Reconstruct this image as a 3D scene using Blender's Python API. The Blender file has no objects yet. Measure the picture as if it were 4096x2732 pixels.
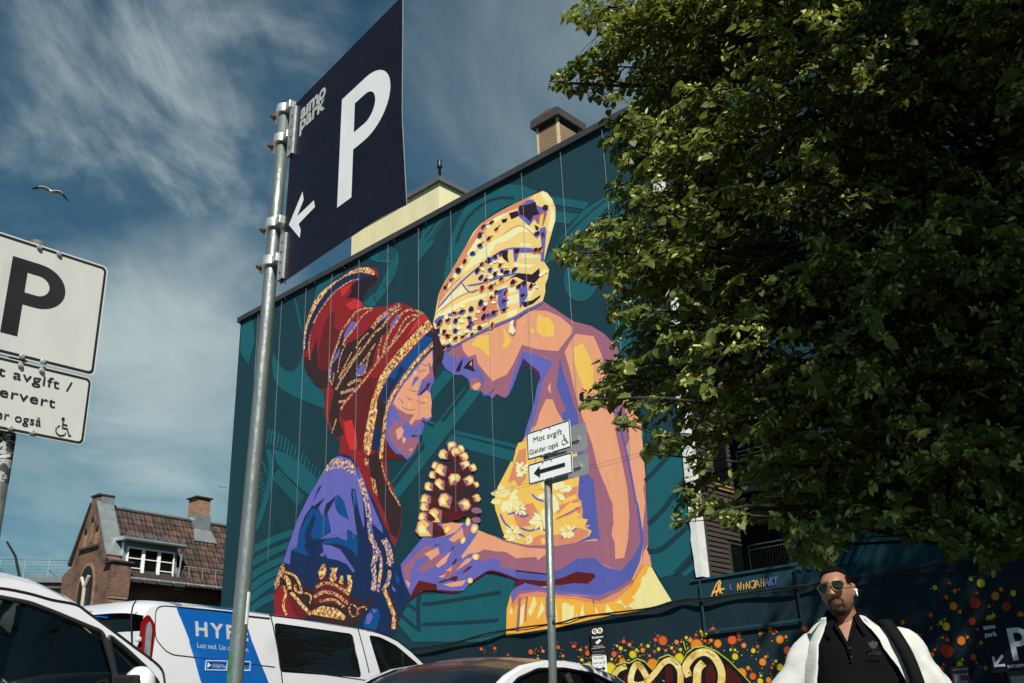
import bpy, bmesh, math, random
from mathutils import Vector, Matrix, noise
from mathutils.geometry import delaunay_2d_cdt
random.seed(7)
SC = bpy.context.scene
COL = SC.collection

# ------------------------------------------------------------------ camera
CX, CY, FPX = 2048.0, 1366.0, 3982.0          # photo centre and focal length in photo pixels (35 mm lens)
CAM = Vector((0, 0, 1.05))
R = Matrix(((9.99110355e-01, 4.21722558e-02, 0.0),
            (1.60513508e-02, -3.80275385e-01, -9.24734008e-01),
            (-3.89981192e-02, 9.23911323e-01, -3.80613996e-01)))
cam = bpy.data.cameras.new('camera'); cam.sensor_width = 36; cam.lens = FPX / 4096 * 36
cam.clip_start = 0.05; cam.clip_end = 3000
co = bpy.data.objects.new('camera', cam); COL.objects.link(co)
co.matrix_world = Matrix.Translation(CAM) @ R.to_4x4()
SC.camera = co

# ------------------------------------------------------------------ light
SUN_AZ = math.radians(9)      # right of straight behind the camera
SUN_EL = math.radians(46)
S = Vector((math.sin(SUN_AZ) * math.cos(SUN_EL), -math.cos(SUN_AZ) * math.cos(SUN_EL), math.sin(SUN_EL)))
sun = bpy.data.lights.new('sun', 'SUN'); sun.energy = 5.0; sun.angle = math.radians(0.53); sun.color = (1, .955, .87)
so = bpy.data.objects.new('sun', sun); COL.objects.link(so)
so.rotation_euler = (-S).to_track_quat('-Z', 'Y').to_euler(); so.location = (4, -20, 25)

world = bpy.data.worlds.new('World'); SC.world = world; world.use_nodes = True
SC.view_settings.view_transform = 'Standard'; SC.view_settings.look = 'None'
SC.view_settings.exposure = 0.50; SC.view_settings.gamma = 1.0
SC.view_settings.use_curve_mapping = False

class NT:
    """small helper for node graphs"""
    def __init__(s, tree): s.t = tree; s.l = tree.links
    def n(s, typ, **k):
        nd = s.t.nodes.new(typ)
        for a, v in k.items():
            if a == 'inp':
                for kk, vv in v.items():
                    if hasattr(vv, 'is_output'): s.l.new(vv, nd.inputs[kk])
                    else: nd.inputs[kk].default_value = vv
            else: setattr(nd, a, v)
        return nd
    def math(s, op, a, b=0.0, c=None, clamp=False):
        nd = s.n('ShaderNodeMath', operation=op); nd.use_clamp = clamp
        for i, v in enumerate((a, b) if c is None else (a, b, c)):
            if hasattr(v, 'is_output'): s.l.new(v, nd.inputs[i])
            else: nd.inputs[i].default_value = v
        return nd.outputs[0]
    def mix(s, f, a, b, blend='MIX'):
        nd = s.n('ShaderNodeMix', data_type='RGBA', blend_type=blend)
        for i, v in ((0, f), (6, a), (7, b)):
            if hasattr(v, 'is_output'): s.l.new(v, nd.inputs[i])
            else: nd.inputs[i].default_value = v if i == 0 else (tuple(v) + (1,))[:4]
        return nd.outputs[2]
    def ramp(s, f, stops, interp='LINEAR'):
        nd = s.n('ShaderNodeValToRGB'); s.l.new(f, nd.inputs[0]); cr = nd.color_ramp; cr.interpolation = interp
        while len(cr.elements) < len(stops): cr.elements.new(.5)
        for e, (p, c) in zip(cr.elements, stops):
            e.position = p; e.color = (tuple(c) + (1,))[:4] if hasattr(c, '__len__') else (c, c, c, 1)
        return nd.outputs[0]
    def smooth(s, v, lo, hi):
        nd = s.n('ShaderNodeMapRange', interpolation_type='SMOOTHSTEP'); nd.inputs[1].default_value = lo; nd.inputs[2].default_value = hi
        s.l.new(v, nd.inputs[0]); return nd.outputs[0]

def ray(x, y): return R @ Vector((x - CX, -(y - CY), -FPX))
def at_r(x, y, r):
    d = ray(x, y); return CAM + d * (r / math.hypot(d.x, d.y))
def at_z(x, y, z):
    d = ray(x, y); return CAM + d * ((z - CAM.z) / d.z)
def at_plane(x, y, p0, n):
    d = ray(x, y); return CAM + d * ((p0 - CAM).dot(n) / d.dot(n))
def proj(p):
    q = R.transposed() @ (Vector(p) - CAM)
    if q.z > -1e-4: return None
    return CX + FPX * q.x / -q.z, CY - FPX * q.y / -q.z

# sky: Nishita plus thin cloud
def build_sky():
    g = NT(world.node_tree); world.node_tree.nodes.clear()
    sky = g.n('ShaderNodeTexSky', sky_type='NISHITA', sun_disc=False)
    sky.sun_elevation = SUN_EL
    sky.sun_rotation = math.atan2(S.x, S.y)
    sky.air_density = 1.2; sky.dust_density = 0.5; sky.ozone_density = 1.6
    tc = g.n('ShaderNodeTexCoord').outputs['Generated']
    sep = g.n('ShaderNodeSeparateXYZ', inp={0: tc}).outputs
    # cloud sheet: direction projected on a high plane
    zz = g.math('MAXIMUM', g.math('ADD', sep[2], .10), .02)
    px = g.math('DIVIDE', sep[0], zz); py = g.math('DIVIDE', sep[1], zz)
    pl = g.n('ShaderNodeCombineXYZ', inp={0: px, 1: py}).outputs[0]
    mp = g.n('ShaderNodeMapping', inp={'Vector': pl, 'Rotation': (0, 0, math.radians(-38)), 'Scale': (1.5, .95, 1), 'Location': (.3, .7, 0)}).outputs[0]
    n1 = g.n('ShaderNodeTexNoise', noise_dimensions='2D', inp={'Vector': mp, 'Scale': 2.0, 'Detail': 12, 'Roughness': .60, 'Distortion': .35}).outputs[0]
    mp2 = g.n('ShaderNodeMapping', inp={'Vector': pl, 'Rotation': (0, 0, math.radians(-52)), 'Scale': (9, 1.3, 1)}).outputs[0]
    n2 = g.n('ShaderNodeTexNoise', noise_dimensions='2D', inp={'Vector': mp2, 'Scale': 2.0, 'Detail': 7, 'Roughness': .6, 'Distortion': .5}).outputs[0]
    n3 = g.n('ShaderNodeTexNoise', noise_dimensions='2D', inp={'Vector': pl, 'Scale': 1.3, 'Detail': 4, 'Roughness': .5}).outputs[0]
    wisp = g.math('ADD', g.math('MULTIPLY', n1, .86), g.math('MULTIPLY', n2, .14))
    gen = g.math('MULTIPLY', g.smooth(wisp, .50, .74), g.math('MULTIPLY', g.smooth(n3, .45, .75), .45))
    tot = gen
    # larger cloud banks: (photo px, px, half-width, softness, strength, wisp influence)
    for bx, by, rad, amt, wz in ((640, 330, 760, .95, .9), (980, 620, 560, .45, 1.0), (690, 1450, 640, 1.1, .15), (480, 1860, 620, .55, .3),
                                 (2150, 330, 700, .45, .5), (2480, 60, 800, .6, .35), (140, 60, 520, .40, 1.0), (800, 2150, 500, .35, .6), (250, 2260, 230, .6, .8), (820, 1760, 260, .35, .9)):
        d = ray(bx, by).normalized()
        dt = g.n('ShaderNodeVectorMath', operation='DOT_PRODUCT', inp={0: tc, 1: tuple(d)}).outputs['Value']
        c = math.cos(math.atan(rad / FPX))
        warp = g.math('MULTIPLY', g.math('SUBTRACT', g.math('ADD', g.math('MULTIPLY', n3, .6), g.math('MULTIPLY', n1, .4)), .5), (1 - c) * 2.0)
        bl = g.smooth(g.math('ADD', dt, warp), c - (1 - c) * .15, 1.0)
        w = g.math('ADD', g.math('MULTIPLY', g.smooth(wisp, .38, .66), wz), 1 - wz)
        tot = g.math('MAXIMUM', tot, g.math('MULTIPLY', g.math('MULTIPLY', bl, w), amt))
    hz = g.smooth(sep[2], .42, .02)
    base = g.mix(1.0, sky.outputs[0], (.36, .74, .78), 'MULTIPLY')
    cloud = g.mix(hz, (7.4, 9.0, 9.0), (6.6, 9.2, 9.5))
    fac = g.math('MULTIPLY', tot, .80)
    colr = g.mix(fac, base, cloud)
    bg = g.n('ShaderNodeBackground', inp={'Color': colr, 'Strength': 0.045})
    out = g.n('ShaderNodeOutputWorld'); g.l.new(bg.outputs[0], out.inputs[0])
build_sky()

# ------------------------------------------------------------------ materials
def s2l(c):
    return tuple(((v / 255) / 12.92 if v <= 10.3 else ((v / 255 + .055) / 1.055) ** 2.4) for v in c)
MATS = {}
def mat(name, col, rough=.6, metal=0.0, var=.12, scale=6.0, bump=0.0, bscale=40.0, spec=.5, coat=0.0, dirt=None, stretch=None):
    """principled material with mottled colour and fine relief; col is linear"""
    if name in MATS: return MATS[name]
    m = bpy.data.materials.new(name); m.use_nodes = True; MATS[name] = m
    t = m.node_tree; g = NT(t); b = t.nodes['Principled BSDF']
    b.inputs['Roughness'].default_value = rough; b.inputs['Metallic'].default_value = metal
    b.inputs['Specular IOR Level'].default_value = spec
    if coat: b.inputs['Coat Weight'].default_value = coat; b.inputs['Coat Roughness'].default_value = .04
    tc = g.n('ShaderNodeTexCoord').outputs['Object']
    v = tc
    if stretch: v = g.n('ShaderNodeMapping', inp={'Vector': tc, 'Scale': stretch}).outputs[0]
    if var:
        nz = g.n('ShaderNodeTexNoise', inp={'Vector': v, 'Scale': scale, 'Detail': 6, 'Roughness': .6}).outputs[0]
        lo = tuple(c * (1 - var) for c in col); hi = tuple(min(1, c * (1 + var)) for c in col)
        c = g.ramp(nz, [(.3, lo), (.7, hi)])
        if dirt:
            nz2 = g.n('ShaderNodeTexNoise', inp={'Vector': v, 'Scale': scale * 2.7, 'Detail': 8, 'Roughness': .7}).outputs[0]
            c = g.mix(g.math('MULTIPLY', g.smooth(nz2, .52, .72), dirt[1]), c, dirt[0])
        g.l.new(c, b.inputs['Base Color'])
        rr = g.math('ADD', g.math('MULTIPLY', nz, .2), rough - .1, clamp=True); g.l.new(rr, b.inputs['Roughness'])
    else: b.inputs['Base Color'].default_value = tuple(col) + (1,)
    if bump:
        bn = g.n('ShaderNodeTexNoise', inp={'Vector': v, 'Scale': bscale, 'Detail': 5}).outputs[0]
        bm = g.n('ShaderNodeBump', inp={'Strength': bump, 'Distance': .02, 'Height': bn}); g.l.new(bm.outputs[0], b.inputs['Normal'])
    return m
def paint(name, rgb, k=.80, **kw):
    kw.setdefault('rough', .75); kw.setdefault('var', .05); kw.setdefault('scale', 1.2); kw.setdefault('spec', .25)
    c = tuple(v * k for v in s2l(rgb)); kw.setdefault('dirt', (tuple(v * .62 + .004 for v in c), .30)); kw.setdefault('stretch', (1, 1, .22)); kw.setdefault('bump', .12); kw.setdefault('bscale', 22)
    return mat(name, c, **kw)
def glass(name, tint=(.02, .025, .025), trans=.5, rough=.02):
    if name in MATS: return MATS[name]
    m = bpy.data.materials.new(name); m.use_nodes = True; MATS[name] = m
    t = m.node_tree; t.nodes.clear(); g = NT(t)
    tr = g.n('ShaderNodeBsdfTransparent', inp={'Color': tuple(tint) + (1,)})
    di = g.n('ShaderNodeBsdfDiffuse', inp={'Color': (.006, .007, .007, 1)})
    gl = g.n('ShaderNodeBsdfGlossy', inp={'Color': (.9, .95, .95, 1), 'Roughness': rough})
    m1 = g.n('ShaderNodeMixShader', inp={0: trans, 1: di.outputs[0], 2: tr.outputs[0]})
    fr = g.n('ShaderNodeFresnel', inp={'IOR': 1.5}).outputs[0]
    m2 = g.n('ShaderNodeMixShader', inp={0: fr, 1: m1.outputs[0], 2: gl.outputs[0]})
    o = g.n('ShaderNodeOutputMaterial'); g.l.new(m2.outputs[0], o.inputs[0])
    return m

# ------------------------------------------------------------------ mesh helpers
class MB:
    def __init__(s): s.v = []; s.f = []; s.m = []
    def add(s, vs, fs, mi=0):
        o = len(s.v); s.v += [tuple(v) for v in vs]
        s.f += [tuple(i + o for i in f) for f in fs]; s.m += [mi] * len(fs); return s
    def box(s, x0, x1, y0, y1, z0, z1, mi=0, M=None):
        vs = [Vector((x, y, z)) for z in (z0, z1) for y in (y0, y1) for x in (x0, x1)]
        if M: vs = [M @ v for v in vs]
        return s.add(vs, [(0, 2, 3, 1), (4, 5, 7, 6), (0, 1, 5, 4), (2, 6, 7, 3), (0, 4, 6, 2), (1, 3, 7, 5)], mi)
    def bar(s, a, b, w, h, mi=0, up=Vector((0, 0, 1))):
        """box bar from a to b, w across, h along up"""
        a = Vector(a); b = Vector(b); d = (b - a); L = d.length; d.normalize()
        sd = d.cross(up)
        if sd.length < 1e-4: sd = d.cross(Vector((1, 0, 0)))
        sd.normalize(); u = sd.cross(d)
        M = Matrix(((d.x, sd.x, u.x, a.x), (d.y, sd.y, u.y, a.y), (d.z, sd.z, u.z, a.z), (0, 0, 0, 1)))
        return s.box(0, L, -w / 2, w / 2, -h / 2, h / 2, mi, M)
    def tube(s, pts, rad, n=10, mi=0, caps=True):
        pts = [Vector(p) for p in pts]
        rad = rad if hasattr(rad, '__len__') else [rad] * len(pts)
        rings = []; prev = None
        for i, p in enumerate(pts):
            d = (pts[min(i + 1, len(pts) - 1)] - pts[max(i - 1, 0)]).normalized()
            if prev is None:
                a = d.cross(Vector((0, 0, 1)))
                if a.length < .05: a = d.cross(Vector((1, 0, 0)))
                a.normalize()
            else: a = (prev - d * prev.dot(d)).normalized()
            prev = a; b = d.cross(a)
            rings.append([p + (a * math.cos(t) + b * math.sin(t)) * rad[i] for t in (2 * math.pi * k / n for k in range(n))])
        vs = [v for r in rings for v in r]; fs = []
        for i in range(len(rings) - 1):
            for k in range(n):
                k2 = (k + 1) % n; fs.append((i * n + k, i * n + k2, (i + 1) * n + k2, (i + 1) * n + k))
        if caps: fs.append(tuple(reversed(range(n)))); fs.append(tuple(range(len(vs) - n, len(vs))))
        return s.add(vs, fs, mi)
    def lathe(s, prof, n=20, mi=0, M=None):
        vs = []; fs = []
        for r, z in prof:
            for k in range(n):
                t = 2 * math.pi * k / n; v = Vector((r * math.cos(t), r * math.sin(t), z)); vs.append(M @ v if M else v)
        for i in range(len(prof) - 1):
            for k in range(n):
                k2 = (k + 1) % n; fs.append((i * n + k, i * n + k2, (i + 1) * n + k2, (i + 1) * n + k))
        fs.append(tuple(reversed(range(n)))); fs.append(tuple(range(len(vs) - n, len(vs))))
        return s.add(vs, fs, mi)
    def grid(s, rows, mi=0, close=False):
        """rows of equal length points"""
        n = len(rows[0]); vs = [p for r in rows for p in r]; fs = []
        for i in range(len(rows) - 1):
            for k in range(n if close else n - 1):
                k2 = (k + 1) % n; fs.append((i * n + k, i * n + k2, (i + 1) * n + k2, (i + 1) * n + k))
        return s.add(vs, fs, mi)
    def prism(s, poly, a, b, fn, mi=0):
        """polygon (2D) extruded from a to b through fn(x, y, t)->3D"""
        n = len(poly)
        vs = [fn(x, y, a) for x, y in poly] + [fn(x, y, b) for x, y in poly]
        fs = [tuple(range(n)), tuple(reversed(range(n, 2 * n)))] + [(i, i + n, (i + 1) % n + n, (i + 1) % n) for i in range(n)]
        return s.add(vs, fs, mi)
    def build(s, name, mats, parent=None, smooth=False, bevel=0.0, fixn=True):
        me = bpy.data.meshes.new(name); me.from_pydata(s.v, [], s.f)
        mats = mats if isinstance(mats, (list, tuple)) else [mats]
        for m in mats: me.materials.append(m)
        if len(mats) > 1: me.polygons.foreach_set('material_index', s.m)
        if fixn:
            bm = bmesh.new(); bm.from_mesh(me)
            if smooth: bmesh.ops.remove_doubles(bm, verts=bm.verts, dist=1e-5)
            bmesh.ops.recalc_face_normals(bm, faces=bm.faces); bm.to_mesh(me); bm.free()
        if smooth: me.shade_smooth()
        me.update()
        o = bpy.data.objects.new(name, me); COL.objects.link(o)
        if parent: o.parent = parent
        if bevel:
            b = o.modifiers.new('bevel', 'BEVEL'); b.width = bevel; b.segments = 2; b.limit_method = 'ANGLE'
        if smooth and not bevel:
            pass
        return o
def empty(name, M=None, label=None, cat=None, group=None):
    o = bpy.data.objects.new(name, None); COL.objects.link(o); o.empty_display_size = .1
    if M is not None: o.matrix_world = M if isinstance(M, Matrix) else Matrix.Translation(Vector(M))
    return tag(o, label, cat, group)
def tag(o, label=None, cat=None, group=None, kind=None):
    if label: o['label'] = label
    if cat: o['category'] = cat
    if group: o['group'] = group
    if kind: o['kind'] = kind
    return o
def frame(o, x, y, z): # matrix from origin and axes
    return Matrix(((x.x, y.x, z.x, o.x), (x.y, y.y, z.y, o.y), (x.z, y.z, z.z, o.z), (0, 0, 0, 1)))
def text(name, body, m, parent, M, h=None, w=None, bold=0.0, depth=.0005, align='LEFT', space=1.0):
    """lettering as a thin mesh; M places its lower left corner, x right, y up; h cap height, w total width"""
    cu = bpy.data.curves.new(name, 'FONT'); cu.body = body; cu.size = 1; cu.offset = bold; cu.extrude = .002; cu.space_character = space; cu.resolution_u = 4
    to = bpy.data.objects.new(name, cu); COL.objects.link(to)
    bpy.context.view_layer.update()
    me = bpy.data.meshes.new_from_object(to); bpy.data.objects.remove(to); bpy.data.curves.remove(cu)
    xs = [v.co.x for v in me.vertices]; ys = [v.co.y for v in me.vertices]
    x0, x1, y0, y1 = min(xs), max(xs), 0.0, .729
    sy = h / (y1 - y0) if h else None; sx = w / (x1 - x0) if w else None
    sx = sx or sy; sy = sy or sx
    for v in me.vertices: v.co = Vector(((v.co.x - x0) * sx, v.co.y * sy, depth if v.co.z > 0 else 0))
    me.materials.clear(); me.materials.append(m)
    o = bpy.data.objects.new(name, me); COL.objects.link(o); o.parent = parent; o.matrix_local = M
    return o
def plate_text_M(x, y, off):   # on a plate whose local frame is x right, z up, front face towards -y
    return Matrix(((1, 0, 0, x), (0, 0, -1, off), (0, 1, 0, y), (0, 0, 0, 1)))
def ellipse(cx, cy, rx, ry, rot=0, n=14):
    return [(cx + rx * math.cos(t) * math.cos(rot) - ry * math.sin(t) * math.sin(rot), cy + rx * math.cos(t) * math.sin(rot) + ry * math.sin(t) * math.cos(rot)) for t in (2 * math.pi * i / n for i in range(n))]
def stroke_pts(pts, w, taper=False):
    """closed outline of a polyline of width w"""
    L = []; Rr = []; n = len(pts)
    for i, (x, y) in enumerate(pts):
        ax, ay = pts[max(i - 1, 0)]; bx, by = pts[min(i + 1, n - 1)]
        dx, dy = bx - ax, by - ay; l = math.hypot(dx, dy) or 1; ww = w / 2
        if taper and (i == 0 or i == n - 1): ww *= .3
        L.append((x - dy / l * ww, y + dx / l * ww)); Rr.append((x + dy / l * ww, y - dx / l * ww))
    return L, Rr
def smooth_line(pts, k=4):
    """Catmull-Rom through 2D points"""
    out = []; n = len(pts)
    for i in range(n - 1):
        p0, p1, p2, p3 = pts[max(i - 1, 0)], pts[i], pts[i + 1], pts[min(i + 2, n - 1)]
        for j in range(k):
            t = j / k
            out.append(tuple(.5 * ((2 * b) + (-a + c) * t + (2 * a - 5 * b + 4 * c - d) * t * t + (-a + 3 * b - 3 * c + d) * t ** 3) for a, b, c, d in zip(p0, p1, p2, p3)))
    out.append(tuple(pts[-1])); return out

# ------------------------------------------------------------------ ground
def gz(x, y):
    v = -.0307 * x + .0458 * y - .134
    lo, hi = -.25, 1.0
    return lo + .0 if v < lo else (hi if v > hi else v)
def build_ground():
    xs = [-1500, -600, -200, -80, -40, -25] + [-20 + i for i in range(0, 41)] + [25, 40, 80, 200, 600, 1500]
    b = MB(); b.grid([[Vector((x, y, gz(x, y))) for x in xs] for y in xs])
    m = mat('asphalt', (.055, .054, .052), rough=.9, var=.25, scale=1.5, bump=.6, bscale=180, dirt=((.10, .095, .085), .35))
    o = b.build('ground', m); tag(o, kind='structure')
build_ground()
# ------------------------------------------------------------------ mural building frame: x along the wall, y into it, z up
WU = Vector((0.73943315, -0.67322999, 0)); WN = Vector((-WU.y, WU.x, 0)); WN = Vector((0.67322999, 0.73943315, 0))
W0 = Vector((6.08175, 27.33153, 0))
WM = frame(W0, WU, WN, Vector((0, 0, 1)))
def wl(px, py, depth=0.0):
    p = at_plane(px, py, W0 + WN * depth, WN) - W0
    return p.dot(WU), p.z
bld = empty('mural_building', WM, 'dark teal apartment block with a tall painted mural of two people on its blank wall', 'building')
ZJ, ZT, UL, UR, RB = 9.3, 21.25, -26.35, -1.38, 1.42      # joint height, wall top, left end, recess left and right
LEDGE = 5.25
m_wall = paint('teal_wall', (17, 59, 71), var=.10, scale=.6, bump=.25, bscale=14, rough=.8)
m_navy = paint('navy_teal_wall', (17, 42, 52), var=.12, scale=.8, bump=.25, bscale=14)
m_mid = paint('mid_teal', (20, 94, 106), var=.07)
m_wall_d = paint('teal_wall_dark', (22, 56, 68), var=.06)
m_cap = mat('grey_roof_metal', (.055, .058, .065), rough=.45, metal=.3, var=.15, scale=1)

# ---- wall body with the loggia recess
b = MB()
b.box(UL, UR, .03, 11, LEDGE, ZT); b.box(RB, 17, 0, 11, LEDGE, ZT)
b.box(UL, 17, .0, 11, -1, LEDGE - .002)
b.build('wall', m_wall, bld)
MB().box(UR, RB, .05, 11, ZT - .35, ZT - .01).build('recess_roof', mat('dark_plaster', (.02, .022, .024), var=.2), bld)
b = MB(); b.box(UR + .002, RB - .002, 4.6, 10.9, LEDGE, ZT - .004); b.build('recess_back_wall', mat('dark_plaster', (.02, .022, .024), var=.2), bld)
SEAMS = [-3.47 - 1.93 * k for k in range(12)]
edges = [UR] + SEAMS + [UL]
for a, c in zip(edges[1:], edges[:-1]):
    MB().box(a + .006, c - .006, 0, .028, ZJ + .004, ZT).build('wall_panel', m_wall, bld)
MB().box(UL, UR, 0, .028, LEDGE + .002, ZJ - .004).build('base_panel', m_wall, bld)
# roof edging in lengths, each overlapping joint slightly proud
u = UL - .12; k = 0
while u < 17:
    w = min(3.0, 17 - u); o = .002 * (k % 2)
    MB().box(u, u + w - .004, -.14 - o, .5, ZT - .02, ZT + .24 + o).build('roof_edging', m_cap, bld, bevel=.01); u += w; k += 1
MB().box(UL - .06, 17, -.03, .3, ZT - .09, ZT - .022).build('drip_strip', mat('dark_gap', (.01, .012, .014)), bld)
# small fixings below the edging
for uu in (-22.4, -20.1, -18.0, -14.6, -12.6):
    MB().tube([(uu, -.16, ZT - .05), (uu, -.05, ZT - .16)], .018, 6).build('cable_clip', m_cap, bld)

# ------------------------------------------------------------------ mural paint, traced on the wall plane
CR = {'A': (1050, 1000, .5102), 'B': (1050, 1700, .5102), 'C': (1700, 700, .5102), 'D': (1700, 1300, .5102), 'E': (1500, 1700, .5102),
      'F': (2000, 1700, .5102), 'G': (2100, 1100, .5102), 'R': (2300, 2400, .42535), 'S': (2700, 1900, .5938), 'T': (3500, 2300, .27554), 'U': (850, 1000, .995), 'X': (0, 0, 1), 'Y': (1900, 1600, .722)}
def P(c, pts):
    ox, oy, s = CR[c]; return [(ox + x * s, oy + y * s) for x, y in pts]
class Paint:
    """patches of wall paint, each a hair proud of the one under it"""
    def __init__(s, y0=.004, dy=.00006, split=None): s.split = split; s.b = MB(); s.y = -y0; s.dy = dy; s.mats = []
    def mi(s, m):
        if m not in s.mats: s.mats.append(m)
        return s.mats.index(m)
    def poly(s, m, pts):
        s.y -= s.dy
        vs = [(u, s.y, z) for u, z in (wl(*p) for p in pts)]
        if s.split: MB().add(vs, [tuple(range(len(vs)))]).build(s.split, m, bld, fixn=False)
        else: s.b.add(vs, [tuple(range(len(vs)))], s.mi(m))
    def p(s, m, c, pts): s.poly(m, P(c, pts))
    def st(s, m, c, pts, w, taper=False, k=3):
        s.y -= s.dy
        pts = P(c, pts); pts = smooth_line(pts, k) if len(pts) > 2 else pts
        L, Q = stroke_pts(pts, w * CR[c][2], taper)
        rows = [[(wl(*a)[0], s.y, wl(*a)[1]), (wl(*q)[0], s.y, wl(*q)[1])] for a, q in zip(L, Q)]
        if s.split:
            b = MB(); b.grid(rows); b.build(s.split, m, bld, fixn=False)
        else: s.b.grid(rows, s.mi(m))
    def el(s, m, c, cx, cy, rx, ry, rot=0, n=12, jit=0):
        pts = ellipse(cx, cy, rx, ry, rot, n)
        if jit: pts = [(x + random.uniform(-jit, jit), y + random.uniform(-jit, jit)) for x, y in pts]
        s.p(m, c, pts)
    def build(s, name): return s.b.build(name, s.mats, bld, fixn=False)

def gold_mat(name, cols, scale=9):
    m = bpy.data.materials.new(name); m.use_nodes = True; g = NT(m.node_tree); bs = m.node_tree.nodes['Principled BSDF']
    tc = g.n('ShaderNodeTexCoord').outputs['Object']
    mp = g.n('ShaderNodeMapping', inp={'Vector': tc, 'Scale': (1, .01, 1)}).outputs[0]
    nz = g.n('ShaderNodeTexNoise', inp={'Vector': mp, 'Scale': scale, 'Detail': 2, 'Roughness': .5, 'Distortion': .6}).outputs[0]
    c = g.ramp(nz, [(p, tuple(.8 * v for v in s2l(q))) for p, q in cols], 'CONSTANT')
    g.l.new(c, bs.inputs['Base Color']); bs.inputs['Roughness'].default_value = .75; bs.inputs['Specular IOR Level'].default_value = .25
    return m
gold = gold_mat('gold_braid', [(0, (95, 45, 50)), (.38, (165, 105, 90)), (.46, (222, 160, 110)), (.53, (250, 210, 110)), (.62, (255, 245, 185))], 7)
gold2 = gold_mat('gold_braid_fine', [(0, (70, 35, 45)), (.42, (150, 100, 100)), (.49, (215, 155, 115)), (.58, (248, 205, 115))], 11)
goldp = gold_mat('gold_on_violet', [(0, (60, 60, 130)), (.4, (112, 108, 195)), (.5, (222, 160, 110)), (.57, (250, 210, 110)), (.66, (255, 245, 185))], 8)
red = paint('mural_red', (146, 34, 41)); redb = paint('mural_bright_red', (208, 50, 50)); redd = paint('mural_dark_red', (104, 31, 37))
brn = paint('mural_brown', (56, 37, 40)); blk = paint('mural_plum_black', (42, 25, 42)); mar = paint('mural_maroon', (98, 24, 28))
navy = paint('mural_navy', (20, 45, 88)); blue = paint('mural_blue', (4, 78, 145)); lav = paint('mural_lavender', (107, 106, 192)); lavd = paint('mural_blue_violet', (90, 98, 180))
pink = paint('mural_pink', (244, 170, 132)); mau = paint('mural_mauve', (166, 106, 130)); sal = paint('mural_salmon', (232, 148, 112))
yel = paint('mural_yellow', (255, 208, 100)); ora = paint('mural_orange_yellow', (255, 186, 68)); cre = paint('mural_cream', (255, 249, 192)); crd = paint('mural_pale_yellow', (252, 240, 165)); vio = paint('mural_dark_violet', (70, 42, 86))

# ---- background leaf shapes
q = Paint(split='painted_leaf_shape')
q.p(m_mid, 'A', [(85, 800), (130, 900), (180, 950), (240, 955), (290, 900), (310, 820), (330, 930), (400, 1050), (480, 1120), (485, 1240), (400, 1210), (250, 1150), (150, 1090), (90, 1020), (75, 900)])
q.st(m_mid, 'A', [(252, 375), (280, 500), (308, 632)], 15, True)
q.p(m_mid, 'A', [(-165, 580), (-80, 520), (-60, 700), (-110, 900), (-175, 800)])
q.p(m_mid, 'A', [(440, 250), (560, 195), (650, 170), (560, 230), (470, 320), (400, 400), (420, 310)])
for i in range(16):
    t = i / 15; x = 40 + 400 * t; y = 90 + 300 * t ** 1.4; l = 62 - 30 * t
    q.st(m_mid, 'B', [(x + 12, y - l), (x - 8, y + l)], 17 - 7 * t)
    if i < 13:
        x2 = 105 + 235 * t; y2 = 390 + 250 * t; q.st(m_mid, 'B', [(x2 + 26, y2 - 42), (x2 - 20, y2 + 40)], 17)
    if i < 12: q.st(m_mid, 'B', [(-60 + 9 * i, 130 + 40 * i), (-75 + 6 * i, 210 + 36 * i)], 12)
q.p(m_mid, 'B', [(85, 188), (200, 228), (330, 325), (430, 420), (372, 550), (280, 480), (180, 385), (112, 300)])
q.st(m_mid, 'B', [(45, 190), (70, 330), (40, 520), (-10, 700), (-60, 820)], 40)
q.st(m_mid, 'B', [(-110, 350), (-60, 300), (0, 290), (30, 380)], 16)
for (a, bb) in (((-150, 1030), (245, 838)), ((-150, 1130), (215, 940)), ((-150, 1230), (180, 1045)), ((-150, 1330), (150, 1130)), ((-150, 1420), (105, 1225)), ((-150, 1500), (92, 1340))):
    q.st(m_mid, 'B', [a, ((a[0] + bb[0]) / 2, (a[1] + bb[1]) / 2 - 18), bb], 52)
q.p(m_mid, 'X', [(1878, 1555), (1926, 1565), (1589, 2001), (1574, 1958)])
q.st(m_mid, 'X', [(1862, 1550), (1566, 1934)], 7)
q.p(m_mid, 'D', [(150, 350), (230, 392), (58, 598), (50, 480)])
q.p(m_mid, 'D', [(240, 826), (720, 938), (716, 968), (240, 856)])
q.p(m_mid, 'D', [(212, 856), (712, 990), (688, 1074), (158, 928)])
q.p(m_mid, 'D', [(0, 775), (85, 812), (30, 890), (-30, 870)]); q.p(m_mid, 'D', [(35, 748), (115, 780), (104, 796), (18, 765)])
q.p(m_mid, 'B', [(1395, -30), (1500, 0), (1300, 250), (1250, 100)])
q.p(m_mid, 'C', [(150, 860), (160, 700), (210, 480), (260, 350), (340, 210), (480, 120), (650, 74), (760, 80), (885, 130), (780, 185), (720, 215), (600, 260), (440, 370), (380, 440), (320, 550), (270, 670), (215, 740)])
q.st(m_wall_d, 'C', [(700, 185), (600, 180), (480, 215), (350, 320), (280, 440), (245, 560), (238, 680)], 24)
q.p(m_mid, 'C', [(0, 385), (60, 350), (195, 268), (205, 290), (100, 440), (0, 600), (-60, 700), (-50, 540)])
q.st(m_wall_d, 'C', [(150, 290), (0, 490)], 14); q.st(m_wall_d, 'C', [(190, 285), (0, 560)], 10)
q.p(m_mid, 'C', [(985, 165), (1290, 215), (1250, 270), (1010, 232)]); q.p(m_mid, 'C', [(1010, 280), (1212, 308), (1130, 385), (1020, 372)])
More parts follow.
